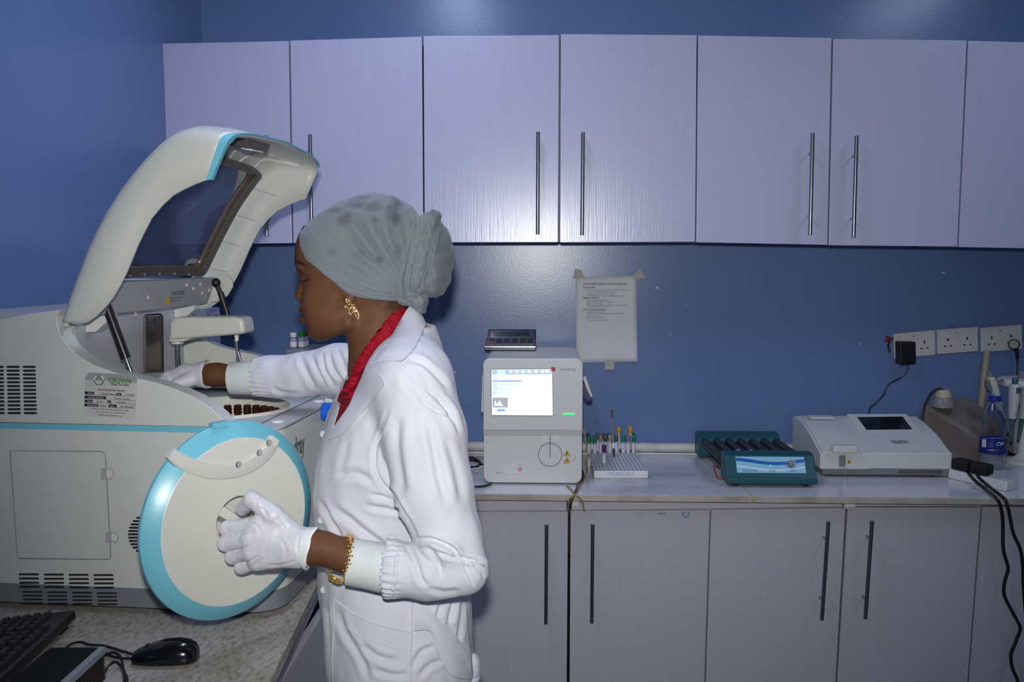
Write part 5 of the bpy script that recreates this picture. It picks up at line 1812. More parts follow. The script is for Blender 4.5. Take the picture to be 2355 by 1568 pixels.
T_ = [(1341, 653, 'STANDARD OPERATING PROCEDURE', .0098, .0002), (1341, 661, 'PRECAUTIONS', .007, .0002),
      (1350, 666, 'Always wear gloves and a lab coat when handling the samples', .0062, 0), (1350, 671, 'Switch on the analyser and wait for the check', .0062, 0), (1350, 676, 'Keep reagents closed and away from light', .0062, 0), (1350, 680, 'Do not touch the probe while the sample is running here', .0062, 0),
      (1341, 685, 'SAMPLE RUNNING', .007, .0002), (1350, 690, 'Mix the tube gently eight times', .0062, 0), (1350, 694, 'Enter the sample number and press next', .0062, 0), (1350, 698, 'Place tube under probe', .0062, 0), (1350, 701.5, 'Press the start key and remove the tube when the probe lifts', .0062, 0), (1350, 705, 'Wait for the results on the screen', .0062, 0),
      (1341, 712, 'SHUT DOWN PROCEDURE', .007, .0002), (1350, 717, 'Run cleaner before closing', .0062, 0), (1350, 720.5, 'Select shutdown on the menu and wait until it is finished', .0062, 0), (1350, 726, 'Switch off the power', .0062, 0), (1350, 730, 'Empty the waste container', .0062, 0), (1350, 736, 'Wipe the surface of the analyser', .0062, 0)]
for x, y, b_, s_, bo in T_:
    npr(b_, x, y, s_, bo)

# sockets
def plate(q, label):
    c4 = [onY(x, y, Y_WALL - .009) for x, y in q]
    ce = sum(c4, Vector()) / 4
    r = thing('wall_socket', (ce.x, Y_WALL, ce.z), label, 'socket', 'white double sockets on the back wall')
    obj('face_plate', prism(c4, (0, .009, 0)), M_WARM, r, bevel=.0015)
    ux, uz = (c4[1] - c4[0]), (c4[0] - c4[3])
    sl = []
    def at(s, t, w, h):
        o = c4[3] + ux * s + uz * t + Vector((0, -.0003, 0))
        a, b = ux.normalized() * (w / 2), uz.normalized() * (h / 2)
        return prism([o - a - b, o + a - b, o + a + b, o - a + b], (0, -.0003, 0))
    for s0 in (.26, .735):
        for s, t, w, h in ((s0, .56, .005, .011), (s0 - .072, .30, .0075, .005), (s0 + .072, .30, .0075, .005)):
            obj('pin_slot', at(s, t, w, h), M_DARK, r)
    obj('indicator', at(.48, .82, .008, .003), mat('red_indicator', rgb(150, 60, 60), .5), r)
    fr = [c4[3] + ux * s + uz * t + Vector((0, -.0004, 0)) for s, t in ((.06, .1), (.94, .1), (.94, .92), (.06, .92), (.06, .1))]
    obj('raised_edge', tube(fr, .0006, 5, 1), M_WARM, r)
    return r
plate([(2055.5, 767.5), (2150.5, 759), (2151.5, 815.5), (2057, 823.5)], 'white double wall socket with a black adapter plugged in, left of three')
plate([(2155, 758), (2249, 751.5), (2249.5, 807), (2156, 814)], 'white double wall socket with nothing plugged in, middle of three')
plate([(2255.5, 754), (2350, 746), (2351, 802), (2257, 810)], 'white double wall socket with a round black plug, right of three')

def cable(name, pts, r, label, cat='cable', material=None, origin=None, group=None, sub=8):
    return obj(name, tube(pts, r, 8, sub), material or M_BLACK, None, origin=origin or pts[-1], label=label, cat=cat, group=group)

# black adapter with its lead
ad = thing('power_adapter', onY(2088, 841, Y_WALL - .03), 'black plug-in power adapter in the left wall socket with a lead', 'adapter')
q = [onY(x, y, Y_WALL - .055) for x, y in ((2069, 786), (2107, 786), (2108, 838), (2070, 840))]
obj('adapter_body', prism(q, (0, .045, 0)), M_BLACK, ad, bevel=.006, seg=3)
obj('lead', tube([onY(2088, 838, 3.115), onY(2087, 852, 3.115), onY(2072, 868, 3.12), onY(2048, 881, 3.12), onY(2037, 895, 3.12), onY(2033, 907, 3.12), onY(2015, 926, 3.11), onY(2001, 938, 3.10), onY(1998, 958, 3.08)], .0028, 8, 8), M_BLACK, ad)
# black round plug with lead
pg = thing('power_plug', onY(2333, 825, Y_WALL - .03), 'round black plug in the right wall socket with hanging lead', 'plug')
obj('plug_body', [cyl(onY(2332, 792, Y_WALL - .0095), onY(2332, 792, Y_WALL - .040), .020, .017)], M_BLACK, pg, bevel=.003)
obj('strain_relief', tube([onY(2333, 792, Y_WALL - .030), onY(2338, 808, Y_WALL - .032), onY(2340, 825, Y_WALL - .032)], lambda t: .009 - .004 * t, 10, 6), M_BLACK, pg)
obj('lead', tube([onY(2340, 822, Y_WALL - .032), onY(2340, 850, 3.12), onY(2338, 900, 3.12), onY(2332, 960, 3.13), onY(2330, 1020, 3.13)], .0038, 8, 6), M_BLACK, pg)
# tied cable end
tie = thing('cable_end', onY(2044, 810, Y_WALL - .008), 'short black cable end tied with a red wire beside the left socket', 'cable')
obj('cable_tail', tube([onY(2056, 778, Y_WALL - .004), onY(2048, 782, Y_WALL - .010), onY(2043, 794, Y_WALL - .010), onY(2046, 809, Y_WALL - .006)], .003, 8, 6), M_BLACK, tie)
M_REDW = mat('red_wire', rgb(150, 26, 38), .5)
obj('wire_tie', tube([onY(x, y, Y_WALL - .013) for x, y in ((2054, 779), (2046, 780), (2040, 773), (2038, 777), (2046, 781), (2036, 786), (2041, 780), (2050, 776))], .0022, 7, 6), M_REDW, tie)

# surface conduit under the sockets and skirting pipe on the worktop
cd = thing('conduit', onY(2262, 990, Y_WALL - .014), 'beige plastic conduit running down from the right socket', 'conduit')
obj('pipe', tube([onY(2270, 806, Y_WALL - .013), onY(2262, 880, Y_WALL - .013), onY(2250, 1000, Y_WALL - .013)], .0125, 16, 4), mat('beige_conduit', rgb(166, 156, 136), .5), cd)
pp = thing('wall_pipe', (0.6, Y_WALL - .018, Z_C), 'dusty white pipe lying along the foot of the blue wall', 'pipe')
zp = Z_C + .0185
obj('pipe', cyl((X_LEFT + .8, Y_WALL - .019, zp), (1.33, Y_WALL - .019, zp), .017, n=20), M_WHITEPAINT, pp)
for px in (1489, 1110):
    x = onY(px, 1035, Y_WALL - .02).x
    obj('pipe_sleeve', cyl((x - .025, Y_WALL - .020, zp), (x + .025, Y_WALL - .020, zp), .0185, n=20), M_WHITEPAINT, pp)
obj('white_cable', tube([(X_LEFT + .8, 3.105, Z_C + .004), (0.0, 3.10, Z_C + .004), (.6, 3.104, Z_C + .004), (1.30, 3.10, Z_C + .004)], .0036, 8, 4), M_WHITE, None, origin=(.1, 3.1, Z_C), label='white cable lying on the worktop in front of the wall pipe', cat='cable')

# ================================================================== SCREEN ANALYSER
YF = 2.662
ba = thing('hematology_analyzer', onZ(1225, 1116, Z_C), 'white box analyser with a glowing touch screen and green light bar', 'analyzer')
XL, XR = onY(1111, 960, YF).x, onY(1340, 960, YF).x
ZT, ZB_ = onY(1225, 824, YF).z, onY(1225, 1112, YF).z
Zm = onY(1225, 990, YF).z
xc, wd = (XL + XR) / 2, XR - XL
def rr3(x0, x1, z0, z1, r, y, top=True, bottom=True):
    pts = []
    for sx, sz, a0, on in ((1, 1, 0, top), (-1, 1, 90, top), (-1, -1, 180, bottom), (1, -1, 270, bottom)):
        cx, cz = (x1 if sx > 0 else x0), (z1 if sz > 0 else z0)
        if not on:
            pts.append((cx, y, cz)); continue
        for k in range(7):
            a = math.radians(a0 + 90 * k / 6)
            pts.append((cx - sx * r + r * math.cos(a), y, cz - sz * r + r * math.sin(a)))
    return pts
obj('housing', prism(rr3(XL + .002, XR - .002, ZB_, ZT - .001, .020, YF + .016), (0, .36, 0)), M_OFFW, ba, bevel=.003)
up = obj('screen_bezel', prism(rr3(XL, XR, Zm, ZT, .022, YF, bottom=False), (0, .017, 0)), M_OFFW, ba, bevel=.004, seg=3)
obj('chamfer', hexa([(XL + .001, YF + .012, Zm - .022), (XR - .001, YF + .012, Zm - .022), (XR - .001, YF + .0165, Zm - .022), (XL + .001, YF + .0165, Zm - .022)],
                    [(XL + .001, YF + .001, Zm + .001), (XR - .001, YF + .001, Zm + .001), (XR - .001, YF + .0165, Zm + .001), (XL + .001, YF + .0165, Zm + .001)]), M_OFFW, ba)
low = obj('front_cover', prism(rr3(XL + .001, XR - .001, ZB_, Zm - .020, .022, YF + .010, top=False), (0, .007, 0)), M_WARM, ba, bevel=.002)
def fp(px, py, e=.0008, lowp=False):
    return onY(px, py, YF - e + (.010 if lowp else 0))
M_LCD = mat('lit_screen', rgb(200, 225, 245), .2, emit=((.80, .93, 1.0, 1), 1.15))
def em(name, c, s=1.0):
    return mat(name, c, .3, emit=(c, s))
E_WH, E_TAB, E_BAR, E_ROW, E_HIST, E_TXT = em('lcd_white_and_glare', (1, 1, 1, 1), 1.5), em('lcd_tab', rgb(150, 170, 190)), em('lcd_bar', rgb(132, 158, 214)), em('lcd_row', rgb(178, 226, 238)), em('lcd_hist', rgb(150, 158, 160), .8), em('lcd_text', rgb(140, 165, 185), .8)
scr = obj('screen', prism([fp(x, y, .0006) for x, y in ((1129.5, 850), (1269.5, 849), (1271, 955), (1131.5, 954))], (0, .002, 0)), M_LCD, up, label='glowing touch screen')
obj('screen_edge', tube([fp(x, y, .0002) for x, y in ((1129, 849), (1270.5, 848), (1272, 956), (1131, 955), (1129, 849))], .0012, 6, 1), M_GREYPL, up)
def lq(x0, y0, x1, y1, m, e=.0010, name='screen_field'):
    return obj(name, prism([fp(x, y, e) for x, y in ((x0, y0), (x1, y0), (x1, y1), (x0, y1))], (0, .0003, 0)), m, scr, smooth=False)
lq(1131, 850.5, 1268.5, 861, E_TAB)
lq(1143.5, 851, 1162, 861.5, E_ROW, .0014)
for x in (1174, 1188, 1202, 1217, 1232, 1247, 1258):
    lq(x - 3, 852, x + 4, 857, E_WH, .0014)
lq(1132, 874, 1199, 878, E_BAR)
lq(1190, 862, 1269, 953, E_WH, .0009)  # emissive white painted over the screen for the flash glare
lq(1160, 888, 1195, 953, E_WH, .0008)  # lower left part of the painted glare
for k, y in enumerate((884, 892.5, 901)):
    lq(1132, y, 1188 - 8 * k, y + 3.2, E_ROW)
for k, y in enumerate((866, 870, 880, 884.5, 888.5, 893, 897.5, 902, 906)):
    lq(1134, y, 1140 + (k * 5) % 7, y + 1.6, E_TXT, .0014, 'screen_text')
lq(1132.5, 914, 1168, 937, E_HIST)
obj('screen_graph', prism([fp(x, y, .0014) for x, y in ((1137, 933), (1139, 921), (1142, 929), (1145, 927), (1149.5, 920.5), (1154, 929), (1157, 933))], (0, .0003, 0)), E_WH, scr, smooth=False)
lq(1143, 940, 1162, 946, E_BAR, .0014)
obj('red_square', prism([fp(x, y, .0016) for x, y in ((1267.5, 844), (1277, 844), (1277, 853.5), (1267.5, 853.5))], (0, .001, 0)), mat('logo_red', rgb(176, 20, 40), .4), up)
text('mindray', fp(1306, 849, .0006), (1, 0, 0), (0, 0, 1), .0150, M_GREYPL, up, 'lettering', .0004)
obj('light_bar', prism([fp(x, y, .0012) for x, y in ((1294, 950), (1321, 950), (1321, 953.6), (1294, 953.6))], (0, .001, 0)), em('green_led', rgb(60, 255, 120), 1.0), up, label='green light bar')
# lower front: sample door with a slit
ctr = fp(1265, 1045, .0, True)
rad = 27.5 * YF / F_PX
obj('door_ring', tube([ctr + Vector((rad * math.cos(a), -.0008, rad * math.sin(a))) for a in [2 * math.pi * k / 40 for k in range(41)]], .0012, 6, 1), M_GREYPL, low)
obj('door_slit', box(fp(1265, 1026, .0006, True), (.0018, .0012, .070)), M_DARK, low)
obj('door_tab', prism([fp(x, y, .0012, True) for x, y in ((1245, 1004), (1248, 1001), (1284, 1001), (1287, 1004), (1285, 1015), (1247, 1015))], (0, .0008, 0)), M_WHITE, low)
for y in (1041, 1057):
    t_ = obj('warning_sign', prism([fp(x, yy, .0008, True) for x, yy in ((1297, y + 7), (1311, y + 7), (1304, y - 6))], (0, .0004, 0)), M_YELLOW, low)
    obj('warning_symbol', prism([fp(x, yy, .0012, True) for x, yy in ((1302.5, y + 4), (1305.5, y + 4), (1305, y - 1), (1303, y - 1))], (0, .0003, 0)), M_INKDARK, t_)
    obj('warning_border', tube([fp(x, yy, .0009, True) for x, yy in ((1297, y + 7), (1311, y + 7), (1304, y - 6), (1297, y + 7))], .0007, 5, 1), M_INKDARK, t_)
obj('guide_print', tube([fp(x, y, .0003, True) for x, y in ((1322, 1047), (1322, 1056), (1318, 1060), (1313, 1060))], .0006, 5, 2), M_GREYPL, low)
lb = obj('instruction_sticker', prism([fp(x, y, .0008, True) for x, y in ((1158, 1067), (1205, 1066.5), (1206, 1089), (1159, 1089))], (0, .0005, 0)), M_WHITE, low)
text('mindray', fp(1196, 1069.5, .0012, True), (1, 0, 0), (0, 0, 1), .0055, mat('logo_red', rgb(176, 20, 40), .4), lb, 'print')
cc = fp(1196, 1079, .0012, True)
obj('badge', tube([cc + Vector((.0052 * math.cos(a), 0, .0052 * math.sin(a))) for a in [2 * math.pi * k / 16 for k in range(17)]], .0011, 5, 1), mat('logo_red', rgb(176, 20, 40), .4), lb)
obj('arrow', box(fp(1184, 1078, .0012, True), (.006, .0004, .0012)), mat('logo_red', rgb(176, 20, 40), .4), lb)
text('BC-11', fp(1150, 1087, .0006, True), (1, 0, 0), (0, 0, 1), .0085, M_GREYPL, low, 'lettering', .0004)
for px in (1150, 1300):
    p = onZ(px, 1118, Z_C)
    obj('foot', cyl((p.x, YF + .05, Z_C), (p.x, YF + .05, ZB_ + .004), .014), M_BLACKM, ba)
    obj('foot', cyl((p.x, YF + .32, Z_C), (p.x, YF + .32, ZB_ + .004), .014), M_BLACKM, ba)
# flaps standing out at both sides
obj('side_handle', hexa([(XL - .010, YF + .05, onY(1, 948, YF).z), (XL + .003, YF + .05, onY(1, 948, YF).z), (XL + .003, YF + .12, onY(1, 948, YF).z), (XL - .010, YF + .12, onY(1, 948, YF).z)],
                        [(XL - .006, YF + .05, onY(1, 862, YF).z), (XL + .003, YF + .05, onY(1, 862, YF).z), (XL + .003, YF + .12, onY(1, 862, YF).z), (XL - .006, YF + .12, onY(1, 862, YF).z)]), M_WARM, ba, bevel=.003)
yy = YF + .06
fl = obj('side_flap', prism([onY(x, y, yy) for x, y in ((1340, 868), (1347, 864), (1362, 908), (1362, 914), (1355, 915))], (0, .05, 0)), M_WARM, ba, bevel=.002)
obj('flap_bracket', prism([onY(x, y, yy) for x, y in ((1341, 880), (1346, 886), (1361, 915), (1360, 922), (1348, 922), (1341, 912))], (0, .03, 0)), mat('dark_blue_plastic', rgb(42, 54, 92), .4), ba, bevel=.001)

# calculator on its top
ZT2 = ZT
kA, kB = onZ(1114, 806, ZT2), onZ(1232, 806, ZT2)
cw = (kB.x - kA.x); kx = kA.x
ky = kA.y
ck = thing('calculator', ((kA.x + kB.x) / 2, ky + .06, ZT2), 'black and silver calculator with tilted display on top of the screen analyser', 'calculator')
def kpt(a, b, h):  # a 0..1 across, b depth metres, h height
    return Vector((kx + cw * a, ky + b, ZT2 + h))
D_ = .115
obj('case', hexa([kpt(0, 0, .0005), kpt(1, 0, .0005), kpt(1, D_, .0005), kpt(0, D_, .0005)], [kpt(.005, .003, .016), kpt(.995, .003, .016), kpt(.995, D_, .034), kpt(.005, D_, .034)]), M_BLACK, ck, bevel=.003)
obj('front_trim', hexa([kpt(.0, -.001, .009), kpt(1, -.001, .009), kpt(1, .006, .009), kpt(0, .006, .009)], [kpt(.0, -.001, .0155), kpt(1, -.001, .0155), kpt(1, .010, .018), kpt(0, .010, .018)]), M_STEEL, ck, bevel=.001)
fc = obj('key_plate', hexa([kpt(.02, .012, .0165), kpt(.98, .012, .0165), kpt(.98, D_ - .03, .029), kpt(.02, D_ - .03, .029)], [kpt(.02, .012, .0185), kpt(.98, .012, .0185), kpt(.98, D_ - .03, .0305), kpt(.02, D_ - .03, .0305)]), mat('calc_grey', rgb(120, 122, 132), .35), ck)
M_KEY = mat('calc_key', rgb(40, 40, 46), .4)
for r in range(5):
    for cidx in range(6):
        m = M_KEY
        if cidx == 0 and r == 1: m = mat('calc_orange', rgb(206, 106, 64), .45)
        if r == 4 and cidx < 3: m = mat('calc_blue', rgb(46, 50, 130), .45)
        a0, b0 = .06 + cidx * .155, .017 + r * .0135
        h = .0180 + (.0295 - .0175) * (b0 - .012) / (D_ - .042)
        obj('key', hexa([kpt(a0, b0, h), kpt(a0 + .115, b0, h), kpt(a0 + .115, b0 + .010, h + .0015), kpt(a0, b0 + .010, h + .0015)],
                        [kpt(a0 + .008, b0 + .001, h + .005), kpt(a0 + .107, b0 + .001, h + .005), kpt(a0 + .107, b0 + .009, h + .0065), kpt(a0 + .008, b0 + .009, h + .0065)]), m, fc, bevel=.0008)
dpn = obj('display_head', hexa([kpt(.03, D_ - .032, .028), kpt(1.0, D_ - .032, .028), kpt(1.0, D_ - .010, .026), kpt(.03, D_ - .010, .026)], [kpt(.04, D_ - .008, .064), kpt(1.0, D_ - .008, .064), kpt(1.0, D_ + .004, .060), kpt(.04, D_ + .004, .060)]), M_BLACK, ck, bevel=.003)
n_ = (kpt(.04, D_ - .008, .064) - kpt(.03, D_ - .032, .028)).normalized().cross(Vector((1, 0, 0))) * -1
def dface(a, t, e):
    return kpt(a, D_ - .032 + .024 * t, .028 + .036 * t) + Vector((0, -.83, .55)) * e
obj('display_glass', prism([dface(.10, .2, .0008), dface(.95, .2, .0008), dface(.95, .84, .0008), dface(.10, .84, .0008)], Vector((0, .0006, -.0004))), mat('calc_bezel', rgb(62, 66, 80), .2), dpn)
obj('lcd_window', prism([dface(.15, .32, .0016), dface(.88, .32, .0016), dface(.88, .72, .0016), dface(.15, .72, .0016)], Vector((0, .0006, -.0004))), mat('calc_lcd', rgb(40, 48, 56), .15), dpn)

# ================================================================== FOAM TUBE RACK
ZR = Z_C + .0255
rA, rB, rC, rD = onZ(1366, 1082.5, ZR), onZ(1491, 1082.5, ZR), onZ(1462, 1039, ZR), onZ(1352, 1040.5, ZR)
rk = thing('tube_rack', (rA + rC) / 2 - Vector((0, 0, ZR - Z_C)), 'white foam tube rack full of small holes with THURSDAY written on its front', 'rack')
dn = Vector((0, 0, -(ZR - Z_C) + .0005))
obj('foam_block', hexa([rA + dn, rB + dn, rC + dn, rD + dn], [rA, rB, rC, rD]), mat('white_foam', rgb(214, 216, 220), .7), rk, bevel=.003)
M_HOLE = mat('hole_shade', rgb(134, 138, 150), .9)
def rkp(s, t, h=0.0):
    return rA.lerp(rB, s).lerp(rD.lerp(rC, s), t) + Vector((0, 0, h))
hs = []
for i in range(10):
    for j in range(13):
        s, t = .045 + j * .0758 + (.0 if i % 2 else .0), .045 + i * .101
        if t > .86: continue
        p = rkp(s, t, .0004)
        hs.append(prism([p + Vector((.0046 * math.cos(a), .0056 * math.sin(a), 0)) for a in [2 * math.pi * k / 12 for k in range(12)]], (0, 0, .0002)))
obj('rack_hole', hs, M_HOLE, rk, smooth=False, kind='stuff')
text('THURSDAY', (rA + rB) / 2 + Vector((-.004, -.0012, -.010)), (1, 0, .02), (0, 0, 1), .018, mat('faint_pen', rgb(150, 160, 200), .8), rk, 'handwriting', .0004, width=.95, shear=.1)
tb = onZ(1356, 1066, Z_C + .004)
obj('plastic_strip', hexa([onZ(1352, 1072, Z_C + .001), onZ(1358, 1072, Z_C + .001), onZ(1357, 1064, Z_C + .001), onZ(1352, 1064, Z_C + .001)], [onZ(1352, 1072, Z_C + .001) + Vector((0, 0, .022)), onZ(1358, 1072, Z_C + .001) + Vector((0, 0, .022)), onZ(1357, 1064, Z_C + .001) + Vector((0, 0, .022)), onZ(1352, 1064, Z_C + .001) + Vector((0, 0, .022))]),
    M_WHITE, None, origin=tb, label='short white plastic strip between the screen analyser and foam rack', cat='strip')

M_TUBE = mat('tube_plastic', rgb(205, 208, 218), .25, alpha=.75)
M_TLAB = mat('tube_label', rgb(206, 206, 222), .6)
CAPS = {'green': rgb(8, 120, 84), 'dark green': rgb(10, 80, 62), 'grey': rgb(142, 136, 132), 'slate': rgb(70, 82, 88), 'yellow': rgb(208, 150, 40), 'lilac': rgb(120, 100, 160), 'purple': rgb(84, 20, 110)}
def sample_tube(px, ytop, ybase, capc, label, Y=None, group='blood sample tubes standing in the foam rack', r=.0066, tilt=0.0, lab=True, capl=.0165, blood=False):
    """tube standing in the rack; ybase is the picture row where it enters the foam"""
    if Y is None:
        Y = onZ(px, ybase, ZR).y
    b = onY(px, ybase, Y); t = onY(px, ytop, Y)
    H = t.z - ZR
    zc0 = ZR + H - capl
    root = thing('sample_tube', (b.x, Y, ZR + .0005), label, 'tube', group)
    o = (b.x, Y, 0)
    obj('tube_body', lathe([(r * .8, ZR + .0006), (r * .88, ZR + .004), (r * .88, zc0 - .002)], o, n=16), M_TUBE, root)
    if lab:
        obj('tube_label', lathe([(r * .92, ZR + .004), (r * .92, zc0 - .012)], o, n=16, caps=False), M_TLAB, root)
    if blood:
        obj('blood', lathe([(r * .6, ZR + .002), (r * .9, ZR + .010)], o, n=16), mat('blood', rgb(110, 56, 40), .4), root)
    m = mat('cap_' + capc.replace(' ', '_'), CAPS[capc], .4)
    cp = obj('tube_cap', lathe([(r * .9, zc0 - .006), (r * 1.02, zc0 - .0055), (r * 1.05, zc0), (r * 1.12, zc0 + .001), (r * 1.12, zc0 + capl - .002), (r * .95, zc0 + capl), (r * .5, zc0 + capl - .0015), (0, zc0 + capl - .002)], o, n=18), m, root)
    if capc in ('green', 'purple', 'lilac'):
        obj('cap_skirt', lathe([(r * 1.0, zc0 - .0105), (r * 1.0, zc0 - .004)], o, n=16, caps=False), mat('skirt_' + capc, tuple(min(1, v * 2.2 + .05) for v in CAPS[capc][:3]) + (1,), .4, alpha=.85), cp)
    return root
sample_tube(1354, 1003, 1044, 'green', 'green-capped tube at the front left corner of the back row')
sample_tube(1368, 1003, 1044, 'green', 'green-capped tube second from the left in the foam rack')
sample_tube(1381, 1000.5, 1042, 'grey', 'warm grey-capped tube left of the slate-capped tube')
sample_tube(1392, 1000.5, 1041, 'slate', 'dark slate-capped tube between two grey-capped tubes')
sample_tube(1402.5, 1000.5, 1042, 'grey', 'warm grey-capped tube just left of the tall pen')
sample_tube(1417, 1001, 1040, 'slate', 'dark grey-capped tube just right of the tall pen')
sample_tube(1433.5, 1000, 1042, 'green', 'green-capped tube left of the lilac-capped tube')
sample_tube(1444.8, 1000.5, 1042, 'lilac', 'lilac-capped tube beside a wooden stick')
sample_tube(1456.3, 1000.5, 1042, 'green', 'green-capped tube at the right end of the row')
Yb = onZ(1410, 1042, ZR).y + .022
sample_tube(1352, 996.5, 1038, 'dark green', 'dark green-capped tube behind the leftmost green-capped tube', Y=Yb)
sample_tube(1374.5, 996, 1038, 'slate', 'dark-capped tube behind the second green-capped tube', Y=Yb)
sample_tube(1387.5, 996, 1038, 'slate', 'dark-capped tube behind the slate-capped tube', Y=Yb)
sample_tube(1399, 996, 1038, 'dark green', 'dark green-capped tube behind the grey cap left of the pen', Y=Yb)
sample_tube(1422.5, 982, 1038, 'yellow', 'yellow-capped tube nearest the tall pen', Y=Yb, blood=True, capl=.018, lab=False)
sample_tube(1449, 981, 1038, 'yellow', 'yellow-capped tube at the right of the rack', Y=Yb, capl=.018, lab=False)
sample_tube(1455, 995, 1038, 'dark green', 'dark green-capped tube behind the right end green tube', Y=Yb + .016)
sample_tube(1389, 1023, 1066, 'purple', 'purple-capped tube standing alone in the middle of the rack')
# pen and sticks
pen = thing('pen', onZ(1412, 1051, ZR), 'tall clear grey pen standing upright in the foam rack', 'pen')
Yp = onZ(1412, 1051, ZR).y
ln = [onY(1412, 1050, Yp), onY(1411.5, 1030, Yp), onY(1410.5, 1018, Yp), onY(1408, 960, Yp), onY(1407.5, 942, Yp)]
obj('grip', cyl(ln[0] + Vector((0, 0, .001)), ln[1], .0042, .0045), mat('pen_dark', rgb(70, 76, 84), .3), pen)
obj('collar', cyl(ln[1], ln[2], .0046), mat('pen_white', rgb(225, 225, 222), .3), pen)
obj('barrel', cyl(ln[2], ln[3], .0044, .0038), mat('pen_clear', rgb(140, 138, 142), .15, alpha=.85), pen)
obj('pen_cap', cyl(ln[3], ln[4], .0040, .0034), mat('pen_cap', rgb(84, 82, 78), .4), pen)
def stick(p0, p1, lab, c, tipc):
    Y = onZ(p0[0], p0[1], ZR).y
    r = thing('applicator_stick', onY(*p0, Y) + Vector((0, 0, .0005)), lab, 'stick')
    a, b = onY(*p0, Y) + Vector((0, 0, .0006)), onY(*p1, Y)
    obj('shaft', cyl(a, b, .0022, n=10), mat('stick_' + c, {'wood': rgb(200, 166, 110), 'white': rgb(205, 208, 206)}[c], .5), r)
    obj('tip', cyl(a, a.lerp(b, .2), .0029, n=10), mat('stick_tip', rgb(70, 40, 30), .6), r)
stick((1426.5, 1040), (1424, 1003), 'thin white stick with a dark tip in the foam rack', 'white', 0)
stick((1450.8, 1040), (1450, 1012), 'thin wooden stick with a dark tip in the foam rack', 'wood', 0)

# cables and tubing round the screen analyser
M_TUBING = mat('clear_tubing', rgb(170, 146, 100), .3, alpha=.85)
ex = onZ(1345, 1095, Z_C)
cable('black_cable', [onZ(1341, 1092, Z_C + .004) + Vector((0, .06, 0)), onZ(1341, 1094, Z_C + .006), onZ(1330, 1113, Z_C + .006), onZ(1322, 1134, Z_C + .006), onY(1316, 1146, Y_EDGE - .006), onY(1311, 1165, Y_EDGE - .006), onY(1309, 1182, Y_LOW - .006), onY(1309, 1230, Y_LOW - .004), onY(1308.5, 1272, Y_LOW - .003)],
      .0040, 'black power cord running over the worktop edge between two base cabinet doors', 'cable')
cable('clear_tube', [onY(1340, 985, YF + .12), onY(1347, 1010, YF + .10), onY(1350, 1050, YF + .06), onZ(1347, 1092, Z_C + .004), onZ(1336, 1112, Z_C + .004), onZ(1320, 1138, Z_C + .004), onY(1310, 1150, Y_EDGE - .005), onY(1306, 1176, Y_LOW - .006)],
      .0032, 'yellowed clear tubing hanging over the worktop edge beside a black cord', 'tube', M_TUBING)
cable('clear_tube', [onZ(1303, 1114, Z_C + .004), onZ(1318, 1130, Z_C + .004), onZ(1326, 1139, Z_C + .004), onY(1338, 1152, Y_EDGE - .005), onY(1344, 1176, Y_LOW - .005)],
      .0026, 'thin pale tubing crossing the black cord under the screen analyser', 'tube', M_TUBING)
cable('cable_loop', [onZ(1113, 1092, Z_C + .004) + Vector((0, .1, 0)), onZ(1100, 1062, Z_C + .004), onZ(1080, 1058, Z_C + .004), onZ(1074, 1070, Z_C + .004), onZ(1092, 1074, Z_C + .01), onZ(1106, 1064, Z_C + .012), onZ(1085, 1052, Z_C + .006), onZ(1068, 1062, Z_C + .004), onZ(1076, 1085, Z_C + .004), onZ(1062, 1095, Z_C + .004)],
      .0036, 'black cable coiled on the worktop behind the person', 'cable')
cable('black_cable', [onZ(1130, 1112, Z_C + .005), onZ(1115, 1117, Z_C + .005), onZ(1090, 1119, Z_C + .005), onZ(1060, 1114, Z_C + .005)], .0036, 'black cord lying at the front left foot of the screen analyser', 'cable')
cable('brown_tube', [onZ(1112, 1052, Z_C + .005), onZ(1085, 1050, Z_C + .008), onZ(1050, 1049, Z_C + .006)], .0042, 'brown tubing lying left of the screen analyser', 'tube', mat('brown_tubing', rgb(132, 120, 100), .4))
cable('white_cable', [onZ(1112, 1072, Z_C + .005), onZ(1090, 1078, Z_C + .005), onZ(1055, 1088, Z_C + .005)], .0042, 'white cord lying left of the screen analyser', 'cable', M_WHITE)

# ================================================================== ROLLER MIXER
rm = thing('roller_mixer', onZ(1770, 1100, Z_C), 'teal roller mixer with black rollers and light blue control panel', 'mixer')
yf = 2.655
xA, xB = onY(1672, 1120, yf).x, onY(1881, 1120, yf).x
zt_f = onY(1775, 1041, yf + .06).z
zb_f = Z_C + .010
def sec(x):
    return [(x, yf, zb_f), (x, yf, zb_f + .018), (x, yf + .012, zb_f + .027), (x, yf + .048, zt_f - .006), (x, yf + .062, zt_f), (x, yf + .098, zt_f), (x, yf + .100, zb_f)]
fu = obj('front_housing', loft([sec(xA), sec(xB)]), M_TEAL, rm, bevel=.005, seg=3)
pa, pb = Vector((0, yf + .012, zb_f + .027)), Vector((0, yf + .048, zt_f - .006))
pn = Vector((0, -(pb - pa).z, (pb - pa).y)).normalized()
def pp_(px, t, e):
    y_ = pa.lerp(pb, t)
    x = xA + (xB - xA) * px
    return Vector((x, y_.y, y_.z)) + pn * e
M_PANEL = mat('panel_blue', rgb(140, 198, 226), .3)
pnl = obj('control_panel', prism([pp_(.12, .10, .0006), pp_(.885, .10, .0006), pp_(.885, .93, .0006), pp_(.12, .93, .0006)], pn * .0006), M_PANEL, fu)
